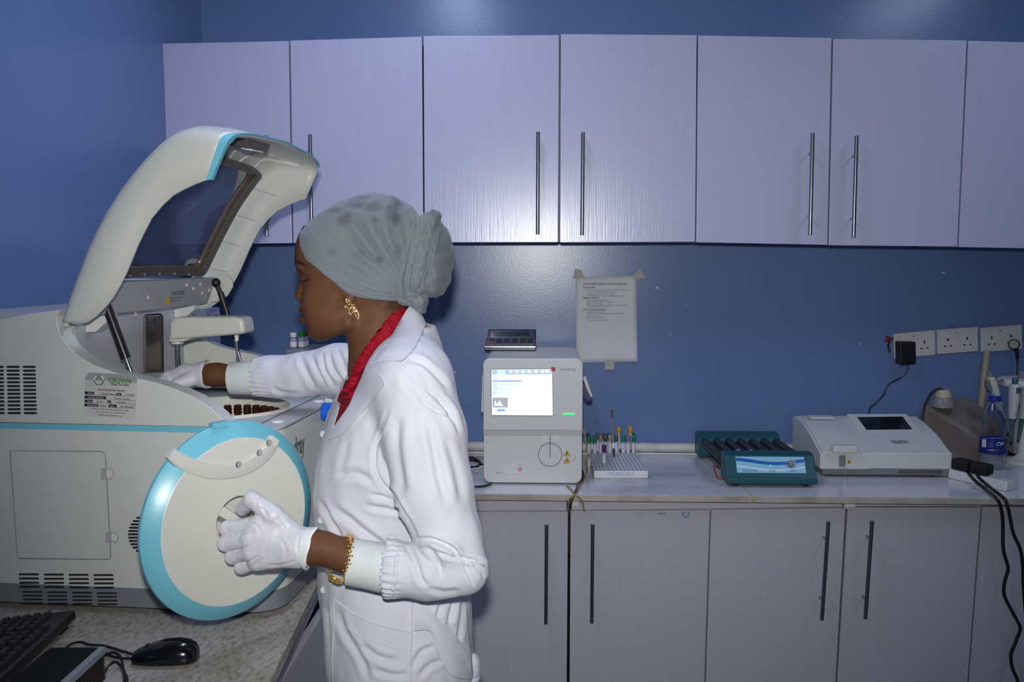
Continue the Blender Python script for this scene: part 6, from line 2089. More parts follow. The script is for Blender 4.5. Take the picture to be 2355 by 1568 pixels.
def wave(y0, amp, th, m, ph=0.0):
    a_, b_ = [], []
    for k in range(25):
        s = k / 24
        yv = y0 + amp * math.cos(s * 1.65 * math.pi + ph)
        a_.append(pp_(.122 + .761 * s, max(.11, min(.92, yv + th)), .0015)); b_.append(pp_(.122 + .761 * s, max(.11, min(.92, yv)), .0015))
    vs = a_ + b_
    fs = [(i, i + 1, 25 + i + 1, 25 + i) for i in range(24)]
    return obj('wave_print', (vs, fs), m, pnl, smooth=False)
wave(.60, .10, .16, mat('wave_blue', rgb(24, 96, 176), .3), .2)
wave(.30, .10, .08, mat('wave_white', rgb(220, 228, 236), .3), .25)
kb = pp_(.725, .55, .001)
obj('speed_knob', lathe([(.011, 0), (.0115, .004), (.0105, .012), (.0095, .013), (0, .013)], kb, axis=pn, n=20), M_GREYPL, fu, bevel=.0005)
obj('dial_arc', tube([kb + Vector((.0155 * math.cos(a), 0, 0)) + (pb - pa).normalized() * (.0155 * math.sin(a)) + pn * .001 for a in [math.radians(10 + 16 * k) for k in range(11)]], .0010, 5, 1), M_WHITE, pnl)
obj('power_led', lathe([(.0024, 0), (.0018, .002), (0, .0024)], pp_(.50, .48, .001), axis=pn, n=10), em('green_led', rgb(60, 255, 120), 1.0), fu)
pu = (pb - pa).normalized()
text('Roll mixer', pp_(.27, .20, .0018), (1, 0, 0), pu, .0105, M_INK, pnl, 'print')
text('POWER', pp_(.51, .20, .0018), (1, 0, 0), pu, .006, M_INK, pnl, 'print')
text('SPEED', pp_(.735, .20, .0018), (1, 0, 0), pu, .006, M_INK, pnl, 'print')
yb0, yb1 = 3.035, 3.115
xC, xD = onY(1634, 1040, yb0).x, onY(1818, 1040, yb0).x
zt_b = onY(1700, 989, yb1).z
bu_ = obj('rear_housing', loft([[(x, yb0, zb_f), (x, yb0, zt_b - .018), (x, yb0 + .022, zt_b), (x, yb1 - .01, zt_b), (x, yb1, zt_b - .01), (x, yb1, zb_f)] for x in (xA - .02, xB - .012)]), M_TEAL, rm, bevel=.005, seg=3)
for x in (xA + .03, xB - .03):
    obj('foot', cyl((x, yf + .03, Z_C), (x, yf + .03, zb_f + .002), .010), M_BLACKM, rm)
    obj('foot', cyl((x, yb0 + .04, Z_C), (x, yb0 + .04, zb_f + .002), .010), M_BLACKM, rm)
zr_ = zb_f + .052
nroll = 7
for k in range(nroll):
    x = xA + .012 + (xB - xA - .030) * k / (nroll - 1)
    obj('roller', cyl((x, yf + .098, zr_), (x - .010, yb0 + .001, zr_), .0145, n=20), M_ROLLER, rm)
rods = (zb_f + .012)
obj('red_wire', tube([(xA - .004, yf + .11, zr_ - .02), (xA - .014, yf + .13, zr_ - .03), (xA - .010, yf + .10, Z_C + .006), (xA + .004, yf + .09, Z_C + .006)], .0022, 7, 6), M_REDW, rm)
obj('side_rail', box2((xA + .02, yf + .09, rods), (xB - .02, yb0 + .01, rods + .01)), M_BLACKM, rm)
for k, (fx, lab) in enumerate(((1.5, 'purple-capped tube lying on the left rollers of the teal mixer'), (2.5, 'purple-capped tube lying on the rollers, second from the left'))):
    x = xA + .012 + (xB - xA - .030) * fx / (nroll - 1)
    zz = zr_ + .0135
    t = thing('sample_tube', (x, yf + .18, zz - .006), lab, 'tube')
    obj('tube_body', cyl((x, yf + .112, zz), (x - .001, yf + .180, zz), .0060, n=14), M_TLAB, t)
    obj('tube_cap', cyl((x - .001, yf + .176, zz), (x - .0015, yf + .196, zz), .0076, n=14), mat('cap_purple', CAPS['purple'], .4), t, bevel=.001)

# ================================================================== WHITE DESKTOP ANALYSER
wa = thing('photometer', onZ(2030, 1097, Z_C), 'white desktop analyser with dark display and sloping top at the right', 'analyzer')
wf_ = 2.79
xa, xb = onY(1885, 1060, wf_).x, onY(2192, 1060, wf_).x
zf0, zf1 = Z_C + .028, onY(2030, 1043, wf_).z
yk = 3.10
ztk = onY(1830, 957, 3.06).z
def wsec(x, fy, lift=0.0):
    return [(x, fy, zf0), (x, fy, zf1 + lift), (x, fy + .02, zf1 + .006 + lift), (x, fy + .11, zf1 + .040 + lift), (x, fy + .20, ztk - .010), (x, yk - .03, ztk), (x, yk, ztk - .008), (x, yk, zf0)]
xm0, xm1 = onY(1985, 1060, wf_).x, onY(2010, 1060, wf_).x
obj('housing', loft([wsec(xa, wf_ - .004), wsec(xm0, wf_ - .004), wsec(xm1, wf_ + .006), wsec(xb, wf_ + .006)]), M_OFFW, wa, bevel=.004, seg=3, bev_angle=24)
obj('base', box2((xa + .012, wf_ + .008, Z_C + .008), (xb - .015, yk - .01, zf0 + .001)), M_GREYPL, wa, bevel=.002)
for x in (xa + .05, xb - .05):
    for y in (wf_ + .04, yk - .05):
        obj('foot', cyl((x, y, Z_C), (x, y, Z_C + .009), .010), M_BLACKM, wa)
for k in range(22):
    x = onY(2072 + k * 4.6, 1087, wf_).x
    obj('vent_slot', box((x, wf_ + .0076, zf0 - .009), (.0022, .001, .013)), M_DARK, wa)
# chamber lid at the left with its handle
def topz(y):
    P_ = wsec(0, wf_ - .004)
    ys = [P_[k][1] for k in range(1, 7)]; zs = [P_[k][2] for k in range(1, 7)]
    return float(np.interp(y, ys, zs))
lx0, lx1 = xa + .006, onY(1978, 1030, wf_).x
ys_ = [wf_ - .006, wf_ + .016, wf_ + .06, wf_ + .106, wf_ + .15, wf_ + .196, yk - .10]
lidw = obj('chamber_lid', loft([[(lx0, y, topz(y) - .004), (lx1, y, topz(y) - .004), (lx1, y, topz(y) + .007), (lx0, y, topz(y) + .007)] for y in ys_]), M_OFFW, wa, bevel=.003)
hx0, hx1 = onY(1911, 1030, wf_).x, onY(1968, 1030, wf_).x
hz = onY(1940, 1028, wf_ - .02).z
obj('lid_handle', box2((hx0, wf_ - .022, hz - .018), (hx1, wf_ + .004, hz + .004)), M_OFFW, lidw, bevel=.004, seg=3)
obj('paper_window', hexa([(lx0 + .03, yk - .09, ztk - .002), (lx0 + .11, yk - .09, ztk - .002), (lx0 + .11, yk - .05, ztk - .001), (lx0 + .03, yk - .05, ztk - .001)], [(lx0 + .03, yk - .09, ztk + .006), (lx0 + .11, yk - .09, ztk + .006), (lx0 + .11, yk - .05, ztk + .007), (lx0 + .03, yk - .05, ztk + .007)]), M_WHITE, wa, bevel=.002)
pq = onY(1937, 1060, wf_ - .006)
obj('aspirate_key', box(pq, (.020, .006, .036)), M_GREYPL, wa, bevel=.0028, seg=3)
obj('needle', cyl(onY(1944, 1074, wf_ - .008), onY(1944, 1093, wf_ - .008), .0012, n=8), M_STEEL, wa)
wz = obj('warning_sign', prism([onY(x, y, wf_ - .0046) for x, y in ((1947, 1066), (1959, 1066), (1953, 1055))], (0, .0006, 0)), M_YELLOW, wa)
obj('warning_symbol', prism([onY(x, y, wf_ - .0052) for x, y in ((1950.5, 1064), (1955.5, 1064), (1953, 1059))], (0, .0004, 0)), M_INKDARK, wz)
# raised display console
def cz(px, py, y):
    return onY(px, py, y)
c0 = [cz(1949, 951, 3.03), cz(2085, 951, 3.03), cz(2150, 1028, wf_ + .045), cz(2005, 1028, wf_ + .045)]
down = Vector((0, 0, -.05))
cons = obj('display_console', hexa([c0[3] + Vector((-.012, -.004, -.04)), c0[2] + Vector((.014, -.004, -.04)), c0[1] + Vector((.03, .03, -.08)), c0[0] + Vector((-.03, .03, -.08))], [c0[3], c0[2], c0[1], c0[0]]), M_OFFW, wa, bevel=.003)
cn = (c0[1] - c0[0]).cross(c0[3] - c0[0]).normalized()
if cn.z < 0: cn = -cn
def cpl(px, py, e=.0008):
    return onP(px, py, c0[0] + cn * e, cn)
obj('display', prism([cpl(1971, 959), cpl(2076, 958), cpl(2098, 987), cpl(1993, 988)], cn * .0006), M_SCREEN, cons, label='dark display')
lbp = obj('name_plate', prism([cpl(2046, 1013), cpl(2088, 1012), cpl(2094, 1020), cpl(2052, 1021)], cn * .0006), M_LGREY, cons)
lx_, ly_ = (cpl(2080, 1014) - cpl(2060, 1014)).normalized(), (cpl(2066, 1010) - cpl(2072, 1020)).normalized()
text('mindray', cpl(2068, 1014.6, .0018), lx_, ly_, .016, M_INK, lbp, 'print', .0003, width=.9)
text('BA-88A', cpl(2066, 1018.6, .0018), lx_, ly_, .008, M_INK, lbp, 'print', .0003)

# ================================================================== RIGHT END OF THE WORKTOP
M_JERRY = mat('dusty_jerrycan', rgb(120, 112, 106), .5, noise=(7, rgb(98, 90, 84), .4, .7, ONE), alpha=.93)
jA, jB, jC, jD = onY(2121, 926, 3.13), onY(2250, 1006, 3.00), onY(2304, 968, 3.06), onY(2226, 908, 3.15)
jn = thing('jerrycan', ((jA.x + jC.x) / 2, 3.06, Z_C), 'dusty translucent grey jerrycan with ivory cap beside the wall', 'jerrycan')
dz_ = lambda p: Vector((p.x, p.y, Z_C + .001))
obj('can_body', hexa([dz_(jA) + Vector((.004, 0, 0)), dz_(jB) + Vector((.002, -.004, 0)), dz_(jC), dz_(jD) + Vector((.04, 0, 0))], [jA, jB, jC, jD]), M_JERRY, jn, bevel=.012, seg=4)
jc = onY(2168, 925, 3.095)
jcap = obj('neck', lathe([(.040, -.015), (.034, .012), (.026, .020), (.024, .026)], jc, n=28), mat('jerry_neck', rgb(150, 146, 146), .3, alpha=.8), jn)
obj('cap', lathe([(.027, .018), (.029, .020), (.027, .030), (.024, .042), (.022, .046), (0, .046)], jc, n=28), mat('ivory_cap', rgb(186, 178, 158), .5), jn, bevel=.001)
cable('drain_line', [onY(2168, 897, 3.09), onY(2158, 894, 3.085), onY(2142, 904, 3.08), onY(2130, 925, 3.06), onY(2122, 950, 3.04), onY(2117, 980, 3.02)], .0042, 'dark brown line looping from the jerrycan cap to the white analyser', 'tube', mat('dark_line', rgb(48, 40, 40), .4))

# water bottle
bp0 = onZ(2280, 1076, Z_C)
wb = thing('water_bottle', bp0, 'clear water bottle with blue cap and blue label', 'bottle')
M_PET = bpy.data.materials.new('clear_pet'); M_PET.use_nodes = True
nt = M_PET.node_tree; nt.nodes.clear()
no = nt.nodes.new('ShaderNodeOutputMaterial'); nm = nt.nodes.new('ShaderNodeMixShader'); ntr = nt.nodes.new('ShaderNodeBsdfTransparent'); ng = nt.nodes.new('ShaderNodeBsdfGlossy'); nl_ = nt.nodes.new('ShaderNodeLayerWeight')
ntr.inputs[0].default_value = (.95, .95, .97, 1); ng.inputs[1].default_value = .06; ng.inputs[0].default_value = (.9, .9, .95, 1); nl_.inputs[0].default_value = .34
nt.links.new(nl_.outputs['Facing'], nm.inputs[0]); nt.links.new(ntr.outputs[0], nm.inputs[1]); nt.links.new(ng.outputs[0], nm.inputs[2]); nt.links.new(nm.outputs[0], no.inputs[0])
sc_ = bp0.y / F_PX
Rb = 27.5 * sc_
hb = lambda py: onY(2280, py, bp0.y).z - Z_C
prof_ = [(Rb * .55, .001), (Rb * .9, .002), (Rb * .99, .010), (Rb * .93, hb(1058)), (Rb, hb(1053)), (Rb * .94, hb(1048)), (Rb, hb(1042)), (Rb * .97, hb(1040)), (Rb * .97, hb(1006)), (Rb, hb(1003)), (Rb * .94, hb(998)), (Rb, hb(992)), (Rb * .94, hb(985)), (Rb * .98, hb(978)),
         (Rb * .9, hb(968)), (Rb * .93, hb(960)), (Rb * .80, hb(948)), (Rb * .62, hb(936)), (Rb * .46, hb(928)), (Rb * .40, hb(924)), (Rb * .40, hb(915))]
obj('bottle_shell', lathe(prof_, bp0, n=32, caps=False), M_PET, wb, angle=50)
M_BLBL = mat('blue_label', rgb(16, 40, 122), .35)
lbl = obj('label', lathe([(Rb * .985, hb(1040)), (Rb * .985, hb(1006))], bp0, n=40, caps=False), M_BLBL, wb)
obj('bottle_cap', lathe([(Rb * .47, hb(922)), (Rb * .50, hb(921)), (Rb * .50, hb(912)), (Rb * .44, hb(910.5)), (0, hb(910.5))], bp0, n=30), mat('blue_cap', rgb(24, 48, 140), .35), wb)
obj('bottle_water', lathe([(Rb * .5, .003), (Rb * .86, .005), (Rb * .90, hb(1030)), (0.0, hb(1030))], bp0, n=28), mat('water', rgb(185, 190, 196), .05, alpha=.35), wb)
def lpt(px, py, e=.0008):
    """point on the label cylinder seen at that picture position"""
    d = ray(px, py)
    r = Rb * .985 + e
    ox, oy = CAM.x - bp0.x, CAM.y - bp0.y
    a_ = d.x ** 2 + d.y ** 2; b_ = ox * d.x + oy * d.y; c_ = ox ** 2 + oy ** 2 - r ** 2
    dis = max(b_ * b_ - a_ * c_, 0)
    return CAM + d * ((-b_ - math.sqrt(dis)) / a_)
def lquad(x0, y0, x1, y1, m, e=.0008, name='label_print'):
    n_ = 6
    vs = [lpt(x0 + (x1 - x0) * k / n_, y, e) for y in (y0, y1) for k in range(n_ + 1)]
    return obj(name, (vs, [(k, k + 1, n_ + 1 + k + 1, n_ + 1 + k) for k in range(n_)]), m, lbl, smooth=False)
lquad(2258, 1010, 2268, 1028, M_WHITE)
lquad(2255, 1006.5, 2306, 1009, mat('label_light_blue', rgb(60, 110, 190), .4))
lquad(2271, 1034, 2287, 1035.5, M_WHITE); lquad(2289, 1034, 2296, 1037.5, mat('label_red', rgb(180, 60, 60), .4))
for k in range(4):
    lquad(2271, 1017 + k * 3.4, 2283, 1018 + k * 3.4, mat('label_text', rgb(120, 140, 190), .5))
tx = lpt(2299, 1021, .0012)
tdir = (lpt(2302, 1021) - lpt(2293, 1021)).normalized()
text('CW', tx, tdir, (0, 0, 1), .017, M_WHITE, lbl, 'print', .001, width=.8, shear=.2, bold=.0004)

# pipettes on a carousel stand
bs = onZ(2352, 1064, Z_C)
ps = thing('pipette_stand', bs, 'white carousel pipette stand with grey top knob at the right edge', 'stand')
zr0 = onY(2340, 884, bs.y).z - Z_C
obj('stand_base', lathe([(0, 0), (.066, 0), (.068, .004), (.064, .011), (.030, .018), (.019, .030)], bs, n=40), M_WHITE, ps, angle=50)
obj('column', lathe([(.020, .02), (.0165, .08), (.0150, zr0)], bs, n=24), M_WHITE, ps)
obj('carousel_ring', lathe([(.014, zr0 - .006), (.088, zr0 - .004), (.092, zr0 + .002), (.092, zr0 + .014), (.086, zr0 + .020), (.014, zr0 + .024)], bs, n=48), M_WHITE, ps, bevel=.001)
kz = onY(2333, 870, bs.y).z - Z_C
kn = bs + Vector((-.012, -.01, 0))
obj('top_knob', lathe([(.014, kz - .012), (.020, kz), (.023, kz + .020), (.021, kz + .026), (0, kz + .026)], kn, n=28), M_GREYPL, ps, bevel=.001)
M_PIPB = mat('pipette_white', rgb(196, 198, 198), .4)
M_PIPT = mat('pipette_teal', rgb(58, 96, 108), .4)
def pipette(top, bot, w, label, Y, yellow=False):
    a, b = onY(*top, Y), onY(*bot, Y)
    d = (b - a).normalized(); L = (b - a).length
    r = thing('pipette', b, label, 'pipette', 'pipettes hanging on the carousel stand')
    x_, y_, _ = frame_of(d)
    def ring(t, rr, k=1.0):
        return [a + d * (L * t) + Vector((1, 0, 0)) * (rr * math.cos(q)) + y_ * 0 + d.cross(Vector((1, 0, 0))).normalized() * (rr * k * math.sin(q)) for q in [2 * math.pi * i / 18 for i in range(18)]]
    obj('grip', loft([ring(.06, w * .8, 1.2), ring(.10, w, 1.4), ring(.30, w * .95, 1.3), ring(.57, w * .72), ring(.60, w * .66)]), M_PIPB, r)
    obj('shaft', loft([ring(.60, w * .64), ring(.66, w * .46), ring(.86, w * .34), ring(.97, w * .22)]), M_PIPT, r)
    obj('tip_cone', loft([ring(.965, w * .26), ring(1.0, w * .2)]), M_BLACKM, r)
    obj('plunger', loft([ring(-.03, w * .55), ring(.0, w * .62), ring(.07, w * .5)]), M_PIPT if not yellow else M_GREYPL, r)
    if yellow:
        obj('colour_band', loft([ring(.075, w * .9, 1.2), ring(.10, w * 1.03, 1.42)]), M_YELLOW, r)
    else:
        obj('display_window', prism([a + d * (L * t) + Vector((s * w * .45, 0, 0)) - Vector((0, w * 1.45, 0)) for s, t in ((-1, .10), (1, .10), (1, .19), (-1, .19))], (0, .0006, 0)), M_PIPT, r)
    return r
yP = bs.y - .10
pipette((2335, 874), (2324, 1020), .0165, 'white pipette with teal shaft hanging in front of the stand column', yP)
pipette((2276, 858), (2318, 1000), .0140, 'pale pipette with a yellow band leaning behind the water bottle', bs.y - .02, True)
pipette((2366, 880), (2341, 1016), .0165, 'pipette with teal shaft at the right edge, partly out of the picture', yP + .02)
gh = thing('pipette_hook', onY(2283, 892, bs.y - .03), 'grey pipette hook sticking out left of the carousel ring', 'hook')
obj('hook', prism([onY(x, y, bs.y - .03) for x, y in ((2270, 874), (2290, 880), (2310, 872), (2311, 875), (2296, 886), (2286, 897), (2276, 900), (2270, 890))], (0, .02, 0)), mat('hook_grey', rgb(110, 114, 116), .5), gh, bevel=.002)

# grey cabinet-like instrument at the very edge
gx = onY(2334, 1000, 3.085)
bxp = thing('bench_instrument', (gx.x + .16, 3.07, Z_C), 'pale grey bench instrument cut by the right picture edge behind the pipette stand', 'instrument')
obj('instrument_body', hexa([(gx.x, 3.085, Z_C + .016), (gx.x + .32, 3.03, Z_C + .016), (gx.x + .32, 3.15, Z_C + .016), (gx.x, 3.15, Z_C + .016)], [(gx.x, 3.09, Z_C + .18), (gx.x + .32, 3.035, Z_C + .18), (gx.x + .32, 3.15, Z_C + .18), (gx.x, 3.15, Z_C + .18)]), M_LGREY, bxp, bevel=.005)
obj('instrument_foot', box2((gx.x + .01, 3.092, Z_C), (gx.x + .31, 3.14, Z_C + .0165)), M_BLACKM, bxp)

# power strip, plugs and the two hanging leads
sA, sB = onZ(2192, 1076, Z_C + .03), onZ(2326, 1106, Z_C + .03)
pd = (sB - sA).normalized(); pw = Vector((-pd.y, pd.x, 0)) * .027
ext_ = thing('power_strip', (sA + sB) / 2 - Vector((0, 0, .03)), 'white power strip on the worktop in front of the water bottle', 'power strip')
obj('strip_body', hexa([sA - pw + Vector((0, 0, -.0295)), sB - pw + Vector((0, 0, -.0295)), sB + pw + Vector((0, 0, -.0295)), sA + pw + Vector((0, 0, -.0295))], [sA - pw * .8, sB - pw * .8, sB + pw * .8, sA + pw * .8]), M_WHITE, ext_, bevel=.004, seg=3)
for t in (.76,):
    o_ = sA.lerp(sB, t)
    for k in (-1, 0, 1):
        obj('pin_slot', box(o_ + pd * (.009 * k) + Vector((0, 0, .0003)), (.006, .004, .0006), Matrix.Rotation(math.atan2(pd.y, pd.x), 3, 'Z')), M_DARK, ext_)
lead1 = [(2207, 1068), (2216, 1076), (2240, 1103), (2268, 1126), (2290, 1144)]
lead2 = [(2240, 1084), (2252, 1099), (2275, 1119), (2300, 1138), (2311, 1148)]
dr1 = [(2301, 1165), (2306, 1200), (2307, 1260), (2316, 1295), (2318, 1310), (2309, 1345), (2312, 1375), (2338, 1425), (2346, 1445), (2336, 1475), (2325, 1505), (2328, 1535), (2342, 1572), (2350, 1640), (2346, 1720)]
dr2 = [(2316, 1160), (2322, 1185), (2330, 1225), (2346, 1262), (2352, 1300), (2354, 1350), (2360, 1420), (2372, 1500), (2366, 1580), (2360, 1700)]
for k, (pts_, dr, pxy, lab) in enumerate(((lead1, dr1, (2215, 1062), 'black plug on the power strip nearest the white analyser, its lead wavy'), (lead2, dr2, (2255, 1076), 'black plug on the power strip beside the water bottle with hanging lead'))):
    t0 = .17 if k == 0 else .50
    po = sA.lerp(sB, t0)
    r = thing('power_plug', po, lab, 'plug')
    R = Matrix.Rotation(math.atan2(pd.y, pd.x) + .1 * k, 3, 'Z')
    obj('plug_body', box(po + Vector((0, 0, .0185)), (.055, .046, .034), R), M_BLACKM, r, bevel=.007, seg=3)
    path = [po + Vector((-.026, -.012, .012))]
    path += [onZ(x, y, Z_C + .036 - .030 * min(1, i / 2)) for i, (x, y) in enumerate(pts_[1:])]
    path += [onY(x, y, Y_EDGE - .012 if i == 0 else Y_LOW - .03) for i, (x, y) in enumerate(dr)]
    obj('lead', tube(path, .0050, 10, 8), M_BLACK, r)

# ================================================================== THINGS ON THE SIDE COUNTER
ms = onZ(382, 1520, Z_S)
mo = thing('computer_mouse', ms, 'glossy black computer mouse on the granite counter', 'mouse')
rings = []
mdir = Vector((1, .10, 0)).normalized(); mside = Vector((-mdir.y, mdir.x, 0))
Lm, Wm, Hm = .112, .060, .040
for t, wv, hv in ((-.5, .30, .30), (-.485, .52, .36), (-.44, .70, .46), (-.34, .84, .60), (-.2, .93, .78), (0, 1.0, .95), (.2, 1.0, 1.0), (.35, .93, .90), (.44, .78, .72), (.485, .55, .48), (.5, .28, .30)):
    ring = []
    for k in range(20):
        a = 2 * math.pi * k / 20
        y_ = math.cos(a); z_ = math.sin(a)
        zz = (max(z_, 0) ** .8) * Hm * hv if z_ > 0 else z_ * .006
        ring.append(ms + mdir * (t * Lm) + mside * (y_ * Wm / 2 * wv) + Vector((0, 0, .0065 + zz * .85)))
    rings.append(ring)
obj('mouse_shell', loft(rings), mat('gloss_black', rgb(14, 15, 18), .16), mo, angle=60)
obj('wheel', cyl(ms + mdir * (-.030) + mside * .004 + Vector((0, 0, .026)), ms + mdir * (-.030) - mside * .004 + Vector((0, 0, .026)), .006), M_BLACKM, mo)
cab = [onZ(308, 1505, Z_S + .008), onZ(285, 1498, Z_S + .004), onZ(240, 1485, Z_S + .004), onZ(205, 1482, Z_S + .004), onZ(185, 1476, Z_S + .006), onZ(165, 1480, Z_S + .004), onZ(148, 1492, Z_S + .004)]
obj('mouse_lead', tube(cab, .0024, 8, 8), M_BLACK, mo)
cable('cable_tangle', [onZ(306, 1514, Z_S + .004), onZ(280, 1513, Z_S + .004), onZ(255, 1508, Z_S + .004), onZ(238, 1498, Z_S + .004), onZ(225, 1512, Z_S + .004), onZ(245, 1505, Z_S + .008), onZ(262, 1500, Z_S + .014), onZ(278, 1512, Z_S + .010), onZ(284, 1540, Z_S + .004), onZ(292, 1562, Z_S + .004), onZ(288, 1590, Z_S + .004)],
      .0024, 'thin black cable loop lying between the mouse and ridged black box', 'cable')
cable('cable_tangle', [onZ(240, 1545, Z_S + .004), onZ(250, 1530, Z_S + .010), onZ(266, 1522, Z_S + .010), onZ(280, 1535, Z_S + .004), onZ(286, 1556, Z_S + .004), onZ(284, 1578, Z_S + .004), onZ(280, 1610, Z_S + .004)], .0024,
      'second thin black cable bend beside the ridged black box', 'cable')
# low black box with ridged side
hB = .060
bA, bB_ = onZ(40, 1487, Z_S + hB), onZ(237, 1487, Z_S + hB)
bdir = onZ(140, 1575, Z_S + hB) - onZ(237, 1487, Z_S + hB)
bdir = Vector((bdir.x, bdir.y, 0)).normalized()
bx_ = thing('black_box', Vector((bB_.x - .1, bB_.y - .12, Z_S)), 'flat black box with a silver edge and ridged side at the lower left', 'box')
wv = Vector((-1, .02, 0)) * .34
L_ = .24
c4 = [bB_, onZ(116, 1487, Z_S + hB), onZ(116, 1487, Z_S + hB) + bdir * L_, bB_ + bdir * L_]
dnv = Vector((0, 0, -hB + .004))
obj('box_body', hexa([p + dnv for p in c4], c4), mat('box_black', rgb(18, 18, 20), .8, spec=.2), bx_, bevel=.003)
nside = Vector((-bdir.y, bdir.x, 0))
if nside.x < 0: nside = -nside
obj('silver_edge', hexa([bB_ + Vector((0, 0, -.010)), bB_ + bdir * L_ + Vector((0, 0, -.010)), bB_ + bdir * L_ + nside * .006 + Vector((0, 0, -.010)), bB_ + nside * .006 + Vector((0, 0, -.010))],
                        [bB_ + Vector((0, 0, .001)) - nside * .006, bB_ + bdir * L_ + Vector((0, 0, .001)) - nside * .006, bB_ + bdir * L_ + nside * .005 + Vector((0, 0, .0005)), bB_ + nside * .005 + Vector((0, 0, .0005))]), mat('silver_plastic', rgb(130, 136, 144), .35), bx_, bevel=.001)
for k in range(8):
    z = -.014 - k * .0052
    obj('ridge', hexa([bB_ + bdir * .004 + Vector((0, 0, z - .0028)), bB_ + bdir * L_ + Vector((0, 0, z - .0028)), bB_ + bdir * L_ + nside * .004 + Vector((0, 0, z - .0028)), bB_ + bdir * .004 + nside * .004 + Vector((0, 0, z - .0028))],
                      [bB_ + bdir * .004 + Vector((0, 0, z)), bB_ + bdir * L_ + Vector((0, 0, z)), bB_ + bdir * L_ + nside * .004 + Vector((0, 0, z)), bB_ + bdir * .004 + nside * .004 + Vector((0, 0, z))]), mat('ridge_bronze', rgb(54, 48, 40), .45), bx_)
for p in c4:
    q_ = p.lerp(sum(c4, Vector()) / 4, .15)
    obj('foot', cyl((q_.x, q_.y, Z_S), (q_.x, q_.y, Z_S + .005), .008), M_BLACKM, bx_)
# keyboard: right end in view
kz0 = Z_S + .030
kR0, kR1 = onZ(178, 1402, kz0), onZ(20, 1548, kz0)
kd = (kR1 - kR0); kd.z = 0
kd = kd.normalized()                         # from the far edge towards the viewer
KS, KT = .155, .44                           # short side to the left, long side towards the viewer
kb_ = thing('keyboard', Vector((kR0.x - .08, kR0.y - .15, Z_S)), 'dusty black computer keyboard at the lower left in front of the big analyser', 'keyboard')
kl = Vector((kd.y, -kd.x, 0))
if kl.x > 0: kl = -kl
def kq(s, t, h):
    return Vector((kR0.x, kR0.y, 0)) + kl * s + kd * t + Vector((0, 0, Z_S + h))
kh = lambda s: .033 - .018 * s / KS
obj('keyboard_case', hexa([kq(0, 0, .014), kq(0, KT, .014), kq(KS, KT, .003), kq(KS, 0, .003)], [kq(.003, .004, kh(0)), kq(.003, KT, kh(0)), kq(KS, KT, kh(KS)), kq(KS, .004, kh(KS))]), M_BLACK, kb_, bevel=.005, seg=3)
RK_ = Matrix.Rotation(math.atan2(kd.y, kd.x), 3, 'Z')
for t in (.03, KT - .05):
    obj('keyboard_foot', box(kq(.018, t, .0075), (.03, .012, .015), RK_), M_BLACKM, kb_)
    obj('keyboard_foot', box(kq(KS - .02, t, .0035), (.03, .012, .006), RK_), M_BLACKM, kb_)
M_KCAP = mat('key_black', rgb(38, 38, 40), .5, noise=(60, rgb(64, 62, 58), .5, .8, ONE))
srows = [.016, .040, .059, .078, .097, .116]
for ri, s0 in enumerate(srows):
    t0 = .014
    pat = [.017] * 4 + [-.008] + [.017] * 3 + [-.008] + [.030] + [.017] * 9
    if ri == 0: pat = [-.020, -.018, -.018] + [.017] + [-.008] + [.017] * 3 + [-.008] + [.017] * 4 + [-.008] + [.017] * 4
    if ri == 3: pat = [.017] * 4 + [-.082] + [.036] + [.017] * 9
    if ri == 4: pat = [.017] * 4 + [-.027, .017, -.027] + [.040] + [.017] * 8
    if ri == 5: pat = [.017, .017, .036] + [-.008] + [.017] * 3 + [-.008] + [.024, .024, .024, .090]
    for w_ in pat:
        if w_ < 0:
            t0 += -w_ + .002; continue
        if t0 + w_ > KT - .01: break
        h0, h1 = kh(s0), kh(s0 + .016)
        obj('key', hexa([kq(s0, t0, h0 - .001), kq(s0, t0 + w_, h0 - .001), kq(s0 + .016, t0 + w_, h1 - .001), kq(s0 + .016, t0, h1 - .001)],
                        [kq(s0 + .002, t0 + .0025, h0 + .0075), kq(s0 + .002, t0 + w_ - .0025, h0 + .0075), kq(s0 + .013, t0 + w_ - .0025, h1 + .0078), kq(s0 + .013, t0 + .0025, h1 + .0078)]), M_KCAP, kb_, bevel=.0012)
        t0 += w_ + .002

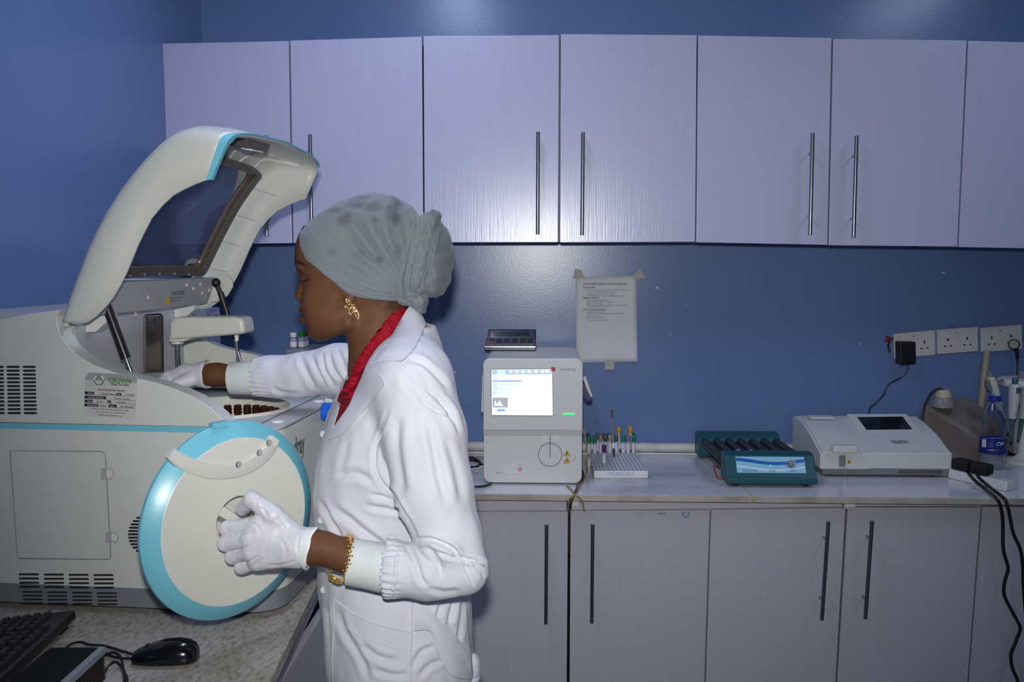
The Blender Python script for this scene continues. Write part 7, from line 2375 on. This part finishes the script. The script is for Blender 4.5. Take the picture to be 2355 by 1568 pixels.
# ================================================================== BEHIND AND BESIDE THE BIG ANALYSER
yv_ = 2.70
gb = onY(715, 830, yv_)
gi = thing('grey_device', (gb.x, yv_ + .08, Z_C), 'grey bench device behind the big analyser carrying three small vials', 'device')
zg = onY(700, 803, yv_).z
gx0, gx1 = onY(655, 830, yv_).x, onY(735, 830, yv_).x
obj('device_body', box2((gx0, yv_, Z_C + .001), (gx1, yv_ + .18, zg)), M_GREYPL, gi, bevel=.008, seg=3)
obj('device_panel', box2((gx0 + .01, yv_ - .002, zg - .10), (gx1 - .01, yv_ + .004, zg - .03)), M_DARK, gi, bevel=.001)
def vial(px, w, ytop, ybot, capc, label, Y, cap_m, lab_c=None):
    x = onY(px, ybot, Y).x
    z1 = onY(px, ytop, Y).z
    H = z1 - zg; r = w * Y / F_PX / 2
    v = thing('reagent_vial', (x, Y, zg), label, 'vial', 'small capped vials on the grey device')
    obj('vial_glass', lathe([(r * .85, .0006), (r * .92, .003), (r * .92, H * .62), (r * .70, H * .70), (r * .70, H * .76)], (x, Y, zg), n=20), mat('vial_clear', rgb(150, 160, 172), .1, alpha=.7), v)
    lb_ = obj('vial_label', lathe([(r * .95, H * .10), (r * .95, H * .56)], (x, Y, zg), n=24, caps=False), M_WHITE, v)
    obj('label_stripe', lathe([(r * .965, H * .45), (r * .965, H * .52)], (x, Y, zg), n=24, caps=False), mat('stripe_' + capc, lab_c or rgb(60, 90, 170), .5), lb_)
    obj('vial_cap', lathe([(r * .86, H * .72), (r * .9, H * .74), (r * .9, H * .98), (r * .8, H), (0, H)], (x, Y, zg), n=24), cap_m, v)
vial(675, 17, 765, 803, 'blue', 'small vial with a white cap, nearest the machine side', yv_ + .035, M_WHITE)
vial(694.5, 18, 763, 803, 'greenv', 'small vial with a green cap between the white and red caps', yv_ + .04, mat('cap_vivid_green', rgb(10, 122, 62), .4), rgb(90, 110, 120))
vial(703, 16, 761, 802, 'redv', 'small vial with a dark red cap beside the chin', yv_ + .075, mat('cap_dark_red', rgb(120, 24, 30), .4), rgb(160, 40, 40))
# small box on the worktop behind the analyser
sb = onZ(468, 730, onY(468, 722, 2.62).z)
zq0, zq1 = onY(470, 724, 2.66).z, onY(470, 709, 2.66).z
xq0, xq1 = onY(445, 715, 2.66).x, onY(489, 715, 2.66).x
sbx = thing('reagent_box', ((xq0 + xq1) / 2, 2.69, Z_C), 'pale lilac carton with a red label corner behind the big analyser', 'box')
obj('carton', box2((xq0, 2.66, Z_C + .0005), (xq1, 2.72, zq1)), mat('carton_lilac', rgb(170, 174, 206), .6), sbx, bevel=.001)
obj('red_label', box2((xq1 - .018, 2.659, zq0 - .03), (xq1 + .0004, 2.70, zq0)), mat('carton_red', rgb(110, 40, 48), .5), sbx)
obj('white_label', box2((xq0 + .004, 2.6592, zq0 - .02), (xq1 - .02, 2.6605, zq1 - .004)), M_WHITE, sbx)
